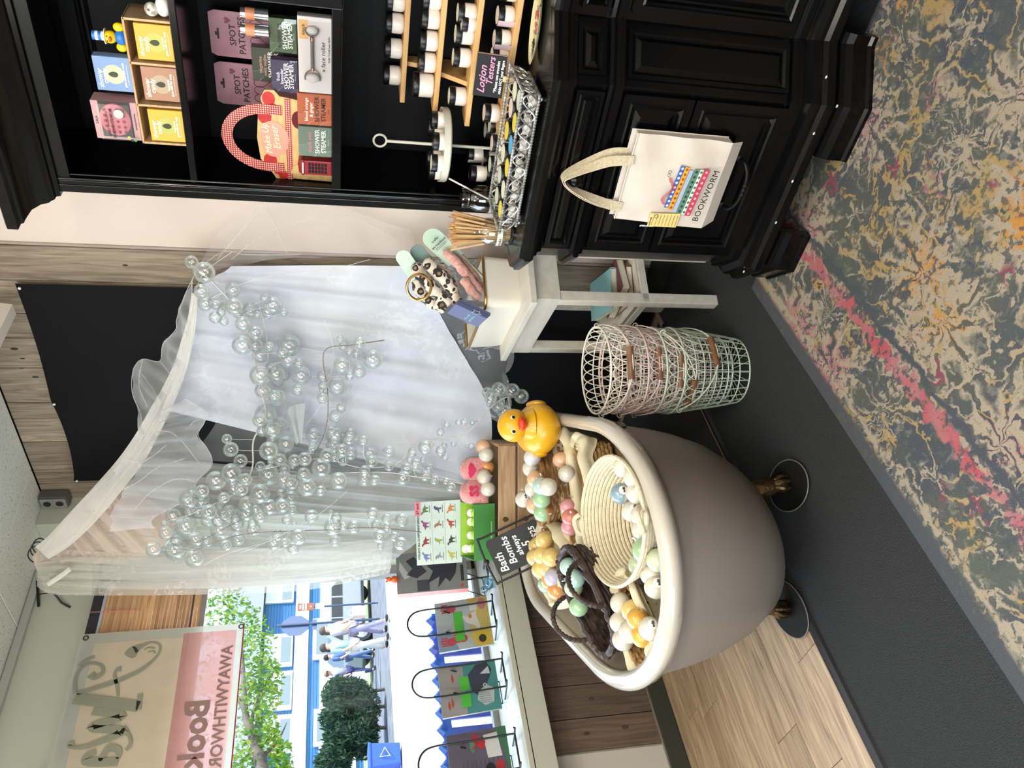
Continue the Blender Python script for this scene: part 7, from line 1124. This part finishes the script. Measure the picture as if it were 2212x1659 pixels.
for gi, (path, bl) in enumerate(GL):
    t = thing('bubble_garland', gn[gi], 'garland', path[0], group='bubble garlands on the canopy'); o0 = Vector(path[0])
    ob('stem', M().tube(smooth_path(path, 6), [(.0042 if gi == 0 else .0026) - .0014 * i / (len(path) * 6) for i in range(len(path) * 6 - 5)], 6), tdark if gi in (1, 3) else twig, t, smooth=True, world=True)
    tw2 = M()
    for p, r, q in bl:
        o = ob('bubble', bme, None, t, loc=Vector(p) - o0); o.scale = (r, r, r); a, b = Vector(q), Vector(p); tw2.tube(smooth_path([a, a.lerp(b, .5) + Vector((0, 0, .012)), b.lerp(a, min(.9, r / max(.001, (b - a).length)))], 3), .0012, 4)
    tag(ob('twig', tw2, twig, t, world=True), kind='stuff')
# ---------------------------------------------------------------- the street outside the window
conc = P('pale_concrete', (214, 210, 204), .85, rgb2=(196, 192, 186), nscale=3, bump=.1)
asph = P('asphalt', (92, 96, 104), .9, rgb2=(116, 120, 126), nscale=2.5)
st = struct(ob('ground', M().box((-11.0, 6, -.02), (14.6, 60, .12)), conc))
struct(ob('kerb_1', M().box((-18.2, 6, .05), (.3, 60, .06)), P('kerb_stone', (176, 174, 170), .8)))
struct(ob('road', M().box((-23.0, 6, -.03), (9.4, 60, .10)), asph)); struct(ob('ground_2', M().box((-50, 10, -.03), (45, 110, .14)), P('verge_grass', (96, 126, 70), .9, rgb2=(170, 160, 130), nscale=.6)))
struct(ob('ground_3', M().box((10, 0, -.3), (27, 60, .30)), conc))
blue = P('blue_clapboard', (62, 116, 172), .7); trimw = P('white_house_trim', (236, 238, 240), .6); pane_ = P('house_pane', (122, 138, 150), .15); curt = P('house_curtain', (214, 218, 222), .8)
HX = -38.0
hs = thing('blue_house', 'long blue clapboard house with white trimmed windows across the street', 'house', (HX, 18, 0))
ob('wall', M().box((HX - .5, 18, 2.4), (1.0, 40, 5.2)), blue, hs, world=True)
m = M()
for k in range(34): m.box((HX + .012, 18, .2 + k * .15), (.03, 40, .13), R=Matrix.Rotation(.12, 3, 'Y'))
tag(ob('clapboard', m, blue, hs, world=True), kind='stuff')
ob('white_band', M().box((HX + .06, 18, 3.02), (.14, 40, .68)), trimw, hs, world=True); ob('lower_band', M().box((HX + .06, 18, 1.25), (.12, 40, 1.7)), P('white_porch_wall', (226, 230, 232), .7), hs, world=True); ob('roof', M().prism([(HX + .5, -2, 5.0), (HX - 5, -2, 7.6), (HX - 5, -2, 7.4), (HX - .5, -2, 5.0)], (0, 40, 0)), P('grey_shingle', (120, 126, 136), .9), hs, world=True); ob('corner_board', M().box((HX + .06, 23.913 + 1.0, 3.9), (.12, .4, 2.3)), trimw, hs, world=True)
for ya, yb2, z0, z1 in ((23.427, 24.284 + .5, 3.50, 4.95), (19.783, 21.573, 3.45, 4.85), (17.549, 19.512, 3.40, 4.75), (15.489, 17.299, 3.35, 4.65), (20.008, 22.328, .9, 2.45), (15.648, 17.426, .9, 2.35)):
    w = ob('window', M().box((HX + .09, (ya + yb2) / 2, (z0 + z1) / 2), (.14, yb2 - ya, z1 - z0)), trimw, hs, world=True)
    ob('pane', M().box((HX + .17, (ya + yb2) / 2, (z0 + z1) / 2 + (z1 - z0) * .18), (.02, (yb2 - ya) * .76, (z1 - z0) * .42)), curt if z0 > 3 else pane_, w, world=True); ob('pane', M().box((HX + .17, (ya + yb2) / 2, (z0 + z1) / 2 - (z1 - z0) * .26), (.02, (yb2 - ya) * .76, (z1 - z0) * .34)), pane_, w, world=True)
# parked car
ca = thing('parked_car', 'silver grey sport utility car parked across the street behind the stop sign', 'car', (-27.4, 16.3, .04), PI / 2 + .06)
body = [(-2.35, .32), (2.2, .32), (2.34, .55), (2.30, .84), (1.35, 1.0), (.62, 1.55), (-1.55, 1.62), (-2.15, 1.02), (-2.38, .9)]
ob('body', M().prism([(x, -.88, z) for x, z in body], (0, 1.76, 0)), P('silver_car_paint', (150, 158, 162), .28, .3), ca, bevel=.06)
cg = P('dark_car_glass', (44, 56, 66), .08)
for y in (-.885, .885):
    ob('side_window', M().box((-.30, y, 1.26), (.85, .02, .40)), cg, ca); ob('side_window', M().prism([(.22, y - .01, 1.06), (1.12, y - .01, 1.06), (.58, y - .01, 1.46), (.22, y - .01, 1.46)], (0, .02, 0)), cg, ca); ob('side_window', M().prism([(-.80, y - .01, 1.06), (-1.75, y - .01, 1.06), (-1.5, y - .01, 1.46), (-.80, y - .01, 1.46)], (0, .02, 0)), cg, ca)
    for x in (-1.45, 1.45):
        wh = ob('wheel', M().lathe([(.0, -.12), (.36, -.12), (.38, -.08), (.38, .08), (.36, .12), (.24, .12), (.22, .08), (0, .08)], 24, c=(x, y * .9, .38), R=Matrix.Rotation((PI / 2 if y < 0 else -PI / 2), 3, 'X')), P('tyre_black', (34, 36, 40), .7), ca, smooth=True)
        ob('alloy_rim', M().lathe([(.0, .10), (.05, .11), (.22, .10), (.23, .085)], 20, c=(x, y * .9, .38), R=Matrix.Rotation((PI / 2 if y < 0 else -PI / 2), 3, 'X')), P('alloy', (186, 190, 194), .3, .8), wh)
ob('sill_panel', M().box((0, 0, .30), (4.3, 1.74, .12)), P('dark_car_sill', (40, 42, 46), .5), ca)
# signs
pole = P('sign_post_grey', (84, 96, 120), .5, .3)
sx_, sy_ = -22.0, 12.816
ss = thing('stop_sign', 'octagonal road sign seen from its grey back on a thin post', 'road sign', (sx_, sy_, .03), PI / 2 + .25)
ob('post', M().tube([(0, 0, 0), (0, 0, 3.1)], .035, 8), pole, ss); ob('octagon', M().prism([(.43 * math.cos(PI / 8 + PI * i / 4), .04, 2.55 + .43 * math.sin(PI / 8 + PI * i / 4)) for i in range(8)], (0, .012, 0)), P('sign_back', (92, 106, 138), .5, .2), ss); ob('small_plate', M().box((0, .045, 1.98), (.42, .012, .14)), P('sign_back', (92, 106, 138), .5, .2), ss)
bs_ = thing('parking_sign', 'brown and white direction sign above a small pale blue plate', 'road sign', (-22.6, 13.769, .03), PI / 2 + .1)
ob('post', M().tube([(0, .03, 0), (0, .03, 2.5)], .03, 8), pole, bs_); ob('brown_panel', M().box((0, 0, 2.28), (.28, .015, .50)), P('sign_brown', (150, 84, 62), .6), bs_); ob('blue_plate', M().box((0, 0, 1.84), (.22, .015, .28)), P('pale_blue_plate', (186, 214, 226), .6), bs_)
for i, s in enumerate(('FREE', 'PUBLIC', 'PARKING')): txt(s, .075, white_ink, bs_, (0, -.012, 2.44 - i * .085), bold=.003)
ob('arrow_mark', M().prism([(-.03, -.012, 2.12), (0, -.012, 2.09), (.03, -.012, 2.12), (0, -.012, 2.15)], (0, .002, 0)), white_ink, bs_)
# people on the pavements
def skin_obj(name, verts, edges, radii, mat, parent, root=0, sub=1):
    me = bpy.data.meshes.new(name); me.from_pydata(verts, edges, []); o = bpy.data.objects.new(name, me); COL.objects.link(o); o.parent = parent
    md = o.modifiers.new('Skin', 'SKIN'); md.use_smooth_shade = True
    for i, r in enumerate(radii): me.skin_vertices[0].data[i].radius = (r, r) if not isinstance(r, tuple) else r; me.skin_vertices[0].data[i].use_root = i == root
    sb = o.modifiers.new('Sub', 'SUBSURF'); sb.levels = sub; sb.render_levels = sub
    dg = bpy.context.evaluated_depsgraph_get(); me2 = bpy.data.meshes.new_from_object(o.evaluated_get(dg)); o.modifiers.clear(); o.data = me2; me2.materials.append(mat); me2.polygons.foreach_set('use_smooth', [True] * len(me2.polygons)); return o
skin = P('person_skin', (214, 170, 144), .6)
def person(label, loc, rz, H=1.7, shirt=(230, 230, 230), trs=(220, 215, 225), hair=(60, 50, 46), stride=.16, arm=(.1, -.1), long_hair=False, hat=None, held=None):
    t = thing('person', label, 'person', loc, rz); s = H / 1.7; V = lambda *a: tuple(q * s for q in a)
    # joints: 0 pelvis 1 waist 2 chest 3 neck 4 head 5 crown, legs 6-11, arms 12-19
    v = [V(0, 0, .92), V(0, 0, 1.08), V(0, 0, 1.30), V(0, 0, 1.46), V(0, -.015, 1.56), V(0, -.01, 1.67)]
    for sd, st_x in ((-1, stride), (1, -stride)): v += [V(sd * .09, 0, .88), V(sd * .10, -st_x * .55, .50), V(sd * .10, -st_x, .09), V(sd * .105, -st_x - .13, .035)]
    for sd, ar in ((-1, arm[0]), (1, arm[1])): v += [V(sd * .17, 0, 1.39), V(sd * .23, -ar * .5, 1.13), V(sd * .22, -ar - .06, .92), V(sd * .215, -ar - .09, .83)]
    e = [(0, 1), (1, 2), (2, 3), (3, 4), (4, 5), (0, 6), (6, 7), (7, 8), (8, 9), (0, 10), (10, 11), (11, 12), (12, 13), (2, 14), (14, 15), (15, 16), (16, 17), (2, 18), (18, 19), (19, 20), (20, 21)]
    r = [.125, .115, .135, .055, .088, .062] + [.085, .058, .038, .03] * 2 + [.055, .042, .032, .03] * 2; r = [q * s for q in r]
    skin_obj('body', v, e, r, skin, t)
    iv = [0, 1, 2, 14, 15, 18, 19]; mp = {k: i for i, k in enumerate(iv)}
    skin_obj('shirt', [v[k] for k in iv], [(mp[a], mp[b]) for a, b in ((0, 1), (1, 2), (2, 14), (14, 15), (2, 18), (18, 19))], [q * s for q in (.150, .140, .155, .075, .062, .075, .062)], P('shirt_%02x%02x%02x' % shirt, shirt, .8), t)
    iv = [0, 6, 7, 8, 10, 11, 12]; mp2 = {k: i for i, k in enumerate(iv)}
    skin_obj('trousers', [v[k] for k in iv], [(mp2[a], mp2[b]) for a, b in ((0, 6), (6, 7), (7, 8), (0, 10), (10, 11), (11, 12))], [q * s for q in (.142, .105, .080, .066, .105, .080, .066)], P('trs_%02x%02x%02x' % trs, trs, .8), t)
    hm = P('hair_%02x%02x%02x' % (hat or hair), hat or hair, .8); m = M().sph(V(0, .012, 1.615), .108 * s, 14, 10, sc=(.92, 1.0, .95))
    if long_hair: m.sph(V(0, .06, 1.50), .09 * s, 12, 8, sc=(1, .7, 1.3))
    h = ob('hat' if hat else 'hair', m, hm, t, smooth=True)
    if hat: ob('brim', M().lathe([(.0, 0), (.17 * s, 0), (.17 * s, .012), (0, .02)], 18, c=V(0, -.01, 1.63)), hm, t)
    for sd in (-1, 1): ob('eye', M().sph(V(sd * .033, -.098, 1.585), .010 * s, 6, 5), black_ink, t); ob('shoe', M().sph((v[9 if sd < 0 else 13][0], v[9 if sd < 0 else 13][1] + .05 * s, .045 * s), .055 * s, 10, 7, sc=(.85, 2.0, .75)), P('shoe_dark', (50, 46, 46), .6), t, smooth=True)
    ob('nose', M().sph(V(0, -.108, 1.555), .014 * s, 6, 5), skin, t); ob('mouth', M().box(V(0, -.098, 1.522), (.04 * s, .01 * s, .008 * s)), P('lip', (170, 96, 90), .6), t)
    return t
def bag(label, loc, rgb, w=.3, h=.34): 
    t = thing('carried_bag', label, 'bag', loc, PI / 2 + .2); ob('pouch', M().box((0, 0, 0), (w, .12, h), taper=1.08), P('bag_%02x%02x%02x' % rgb, rgb, .7), t, bevel=.02); ob('strap', M().tube(arc((0, 0, h / 2), w * .32, 0, PI, 10), .01, 6), P('bag_%02x%02x%02x' % rgb, rgb, .7), t)
pA, pB, pC, pD = (-18.3, 10.437, 0.034), (-18.3, 9.97, 0.047), (-25.2, 13.363, 0.105), (-25.2, 12.774, 0.127)
person('person in pale lavender trousers and white top walking with a tan bag', (pA[0], pA[1], .08), PI / 2 + .5, 1.72, (186, 182, 190), (150, 146, 176), (88, 74, 66), .22, (.25, .1), True)
person('person in light teal top and white trousers walking arm in arm', (pB[0], pB[1], .08), PI / 2 + .4, 1.70, (140, 176, 180), (196, 192, 186), (66, 58, 54), .20, (.1, -.1), True)
person('person in blue shirt and light jeans walking behind the couple', (pC[0], pC[1], .04), PI / 2 + .6, 1.72, (76, 104, 158), (100, 126, 170), (40, 40, 46), .18, (.1, .15))
person('person in grey shirt and navy trousers with a brown hat by the evergreen hedge', (pD[0], pD[1], .04), PI / 2 + .3, 1.70, (140, 146, 160), (36, 46, 96), (70, 50, 40), .12, (.05, -.1), False, (150, 112, 92))
bag('tan shoulder bag carried by the person in lavender trousers', (pA[0] + .3, pA[1] + .28, .82), (206, 186, 170)); bag('white printed carrier bag beside the person in navy trousers', (pD[0] + .25, pD[1] - .32, .62), (222, 216, 230), .3, .42)
# greenery: one object each, leaves are uncountable
def leaves(name, parent, blobs, n, size, mats, seed, flat=.5):
    rnd = random.Random(seed); vs, fs, mi = [], [], []
    for k in range(n):
        c, r = rnd.choice(blobs); d = Vector((rnd.gauss(0, 1), rnd.gauss(0, 1), rnd.gauss(0, 1))).normalized() * (rnd.random() ** .4); p = Vector(c) + Vector((d.x * r[0], d.y * r[1], d.z * r[2])); a = Euler((rnd.uniform(0, 6), rnd.uniform(0, 6), rnd.uniform(0, 6))).to_matrix(); L = size * rnd.uniform(.6, 1.3); b = len(vs)
        for x, y, z in ((-L, 0, 0), (0, L * flat, L * .12), (L, 0, 0), (0, -L * flat, L * .12)): vs.append(p + a @ Vector((x, y, z)))
        fs.append((b, b + 1, b + 2, b + 3)); mi.append(rnd.randrange(len(mats)))
    me = bpy.data.meshes.new(name); me.from_pydata([tuple(v) for v in vs], [], fs); [me.materials.append(m) for m in mats]; me.polygons.foreach_set('material_index', mi); o = bpy.data.objects.new(name, me); COL.objects.link(o); o.parent = parent; o.location = -Vector(parent.location); tag(o, kind='stuff'); return o
def leafm(nm, rgb): return sheer(nm, rgb, 1.0, trl=.45)
lg = [leafm('leaf_bright', (98, 140, 50)), leafm('leaf_mid', (76, 118, 42)), leafm('leaf_yellow', (140, 160, 62))]; dg_ = [leafm('needle_dark', (40, 66, 54)), leafm('needle_mid', (58, 86, 66)), leafm('needle_light', (84, 110, 84))]
bark = P('street_bark', (78, 70, 64), .9, rgb2=(106, 98, 90), nscale=9, stretch=(1, 1, .2))
tp = [(-11.0, 3.977, 2.325), (-11.0, 4.337, 2.398), (-11.0, 4.643, 2.494), (-11.0, 4.89, 2.59), (-11.0, 5.103, 2.666)]
tr_ = thing('street_tree', 'young broadleaf tree with a leaning trunk and bright green leaves outside', 'tree', (tp[0][0], tp[0][1] - 1.2, .04))
ob('trunk', M().tube(smooth_path([(tp[0][0], tp[0][1] - 1.2, .04), (tp[0][0], tp[0][1] - .9, 1.4)] + [Vector(p) for p in tp] + [(-11.0, 5.72, 2.745), (-11.0, 6.235, 2.817)], 5), [.13 - .11 * i / 40 for i in range(41)], 9), bark, tr_, smooth=True, world=True)
for k, q in enumerate(([(-11.0, 4.89, 2.59), (-11.0, 5.352, 2.498), (-11.0, 5.748, 2.266)], [(-11.0, 4.643, 2.494), (-11.0, 4.474, 2.618), (-11.0, 4.379, 2.785)], [(-11.0, 5.103, 2.666), (-11.0, 5.525, 2.885), (-11.0, 5.967, 3.115)], [(-11.0, 4.453, 2.429), (-11.0, 4.675, 2.214), (-11.0, 4.917, 2.103)])): ob('branch', M().tube(smooth_path(q, 5), [.035 - .003 * i for i in range(11)], 6), bark, tr_, smooth=True, world=True)
tbl = [((-11.5, 7.04, 3.373), (.5, .45, .35)), ((-11.5, 6.753, 2.827), (.5, .30, .32)), ((-11.0, 6.066, 2.576), (.5, .35, .30)), ((-11.0, 5.7, 2.52), (.5, .35, .30)), ((-11.0, 5.472, 2.316), (.5, .30, .16)), ((-11.0, 5.293, 2.588), (.5, .4, .22)), ((-11.0, 4.948, 2.411), (.5, .3, .2)), ((-11.0, 4.685, 2.305), (.5, .3, .16)), ((-11.0, 4.474, 2.618), (.5, .4, .2)), ((-12.0, 6.527, 3.471), (.5, .8, .4)), ((-12.0, 5.458, 3.092), (.5, .8, .4)), ((-11.0, 4.422, 2.143), (.4, .25, .15)), ((-12.0, 7.497, 3.14), (.5, .4, .3))]
leaves('foliage', tr_, tbl, 3000, .04, lg, 1)
hg = thing('evergreen_hedge', 'clipped dark evergreen hedge by the far kerb of the street', 'hedge', (-21.5, 9.695, .03))
hb = [((-21.5, 10.259, 1.328), (.7, .42, .45)), ((-21.5, 9.603, 1.332), (.7, .5, .50)), ((-21.5, 8.961, 1.214), (.7, .5, .55)), ((-21.5, 9.8, 0.701), (.7, .7, .55)), ((-21.5, 9.034, 0.722), (.7, .6, .5)), ((-21.5, 8.385, 1.457), (.7, .5, .5)), ((-21.5, 10.223, 0.946), (.7, .4, .5))]
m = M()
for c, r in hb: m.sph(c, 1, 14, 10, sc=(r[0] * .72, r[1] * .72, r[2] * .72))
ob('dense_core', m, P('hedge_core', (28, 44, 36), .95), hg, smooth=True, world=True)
leaves('needles', hg, hb, 15000, .085, dg_, 2, .3)
for i, y in enumerate((-.5, .1, .6)): ob('stem', M().tube([(-21.5, hg.location.y + y, .03), (-21.5, hg.location.y + y * .9, .7)], .05, 7), bark, hg, world=True)
for i, (ix_, lab) in enumerate((((-17.2, 6.707, 0.581), 'blue lidded recycling bin at the near kerb'),)):
    t = thing('recycling_bin', lab, 'bin', (ix_[0], ix_[1], .04)); bm2 = P('bin_blue', (44, 84, 186), .5); ob('tub_body', M().box((0, 0, .34), (.5, .5, .62), taper=.86), bm2, t, bevel=.02); ob('lid', M().box((0, 0, .68), (.54, .54, .06)), bm2, t, bevel=.02)
    ob('recycling_mark', M().tube([(.27, .12 * math.cos(a), .36 + .12 * math.sin(a)) for a in [2 * PI * q / 3 for q in range(3)]], .012, 5, closed=True), white_ink, t)
ft = thing('plastic_fence', 'bright blue plastic slatted bench back with a wavy top rail just outside the window', 'fence', (-4.25, 1.7, .04))
bp_ = P('blue_plastic', (58, 118, 226), .35, coat=.3); bp2 = P('violet_blue_plastic', (92, 108, 206), .4)
for i in range(24): y = .25 + i * .094; ob('slat', M().box((-4.25, y, .70), (.02, .050, .42)), bp2, ft, world=True, bevel=.003, seg=1); ob('wave_block', M().tube([(-4.21, y - .02, .905), (-4.20, y, .93), (-4.21, y + .02, .905)], .018, 7), bp_, ft, smooth=True, world=True); ob('foot_block', M().box((-4.17, y + .02, .58), (.03, .045, .06)), bp_, ft, world=True, bevel=.004, seg=1)
ob('top_rail', M().box((-4.25, 1.33, .88), (.03, 2.3, .05)), bp_, ft, world=True, bevel=.006); ob('seat_rail', M().box((-4.22, 1.33, .545), (.06, 2.3, .02)), bp2, ft, world=True); ob('base_panel', M().box((-4.27, 1.33, .28), (.02, 2.3, .50)), bp2, ft, world=True)
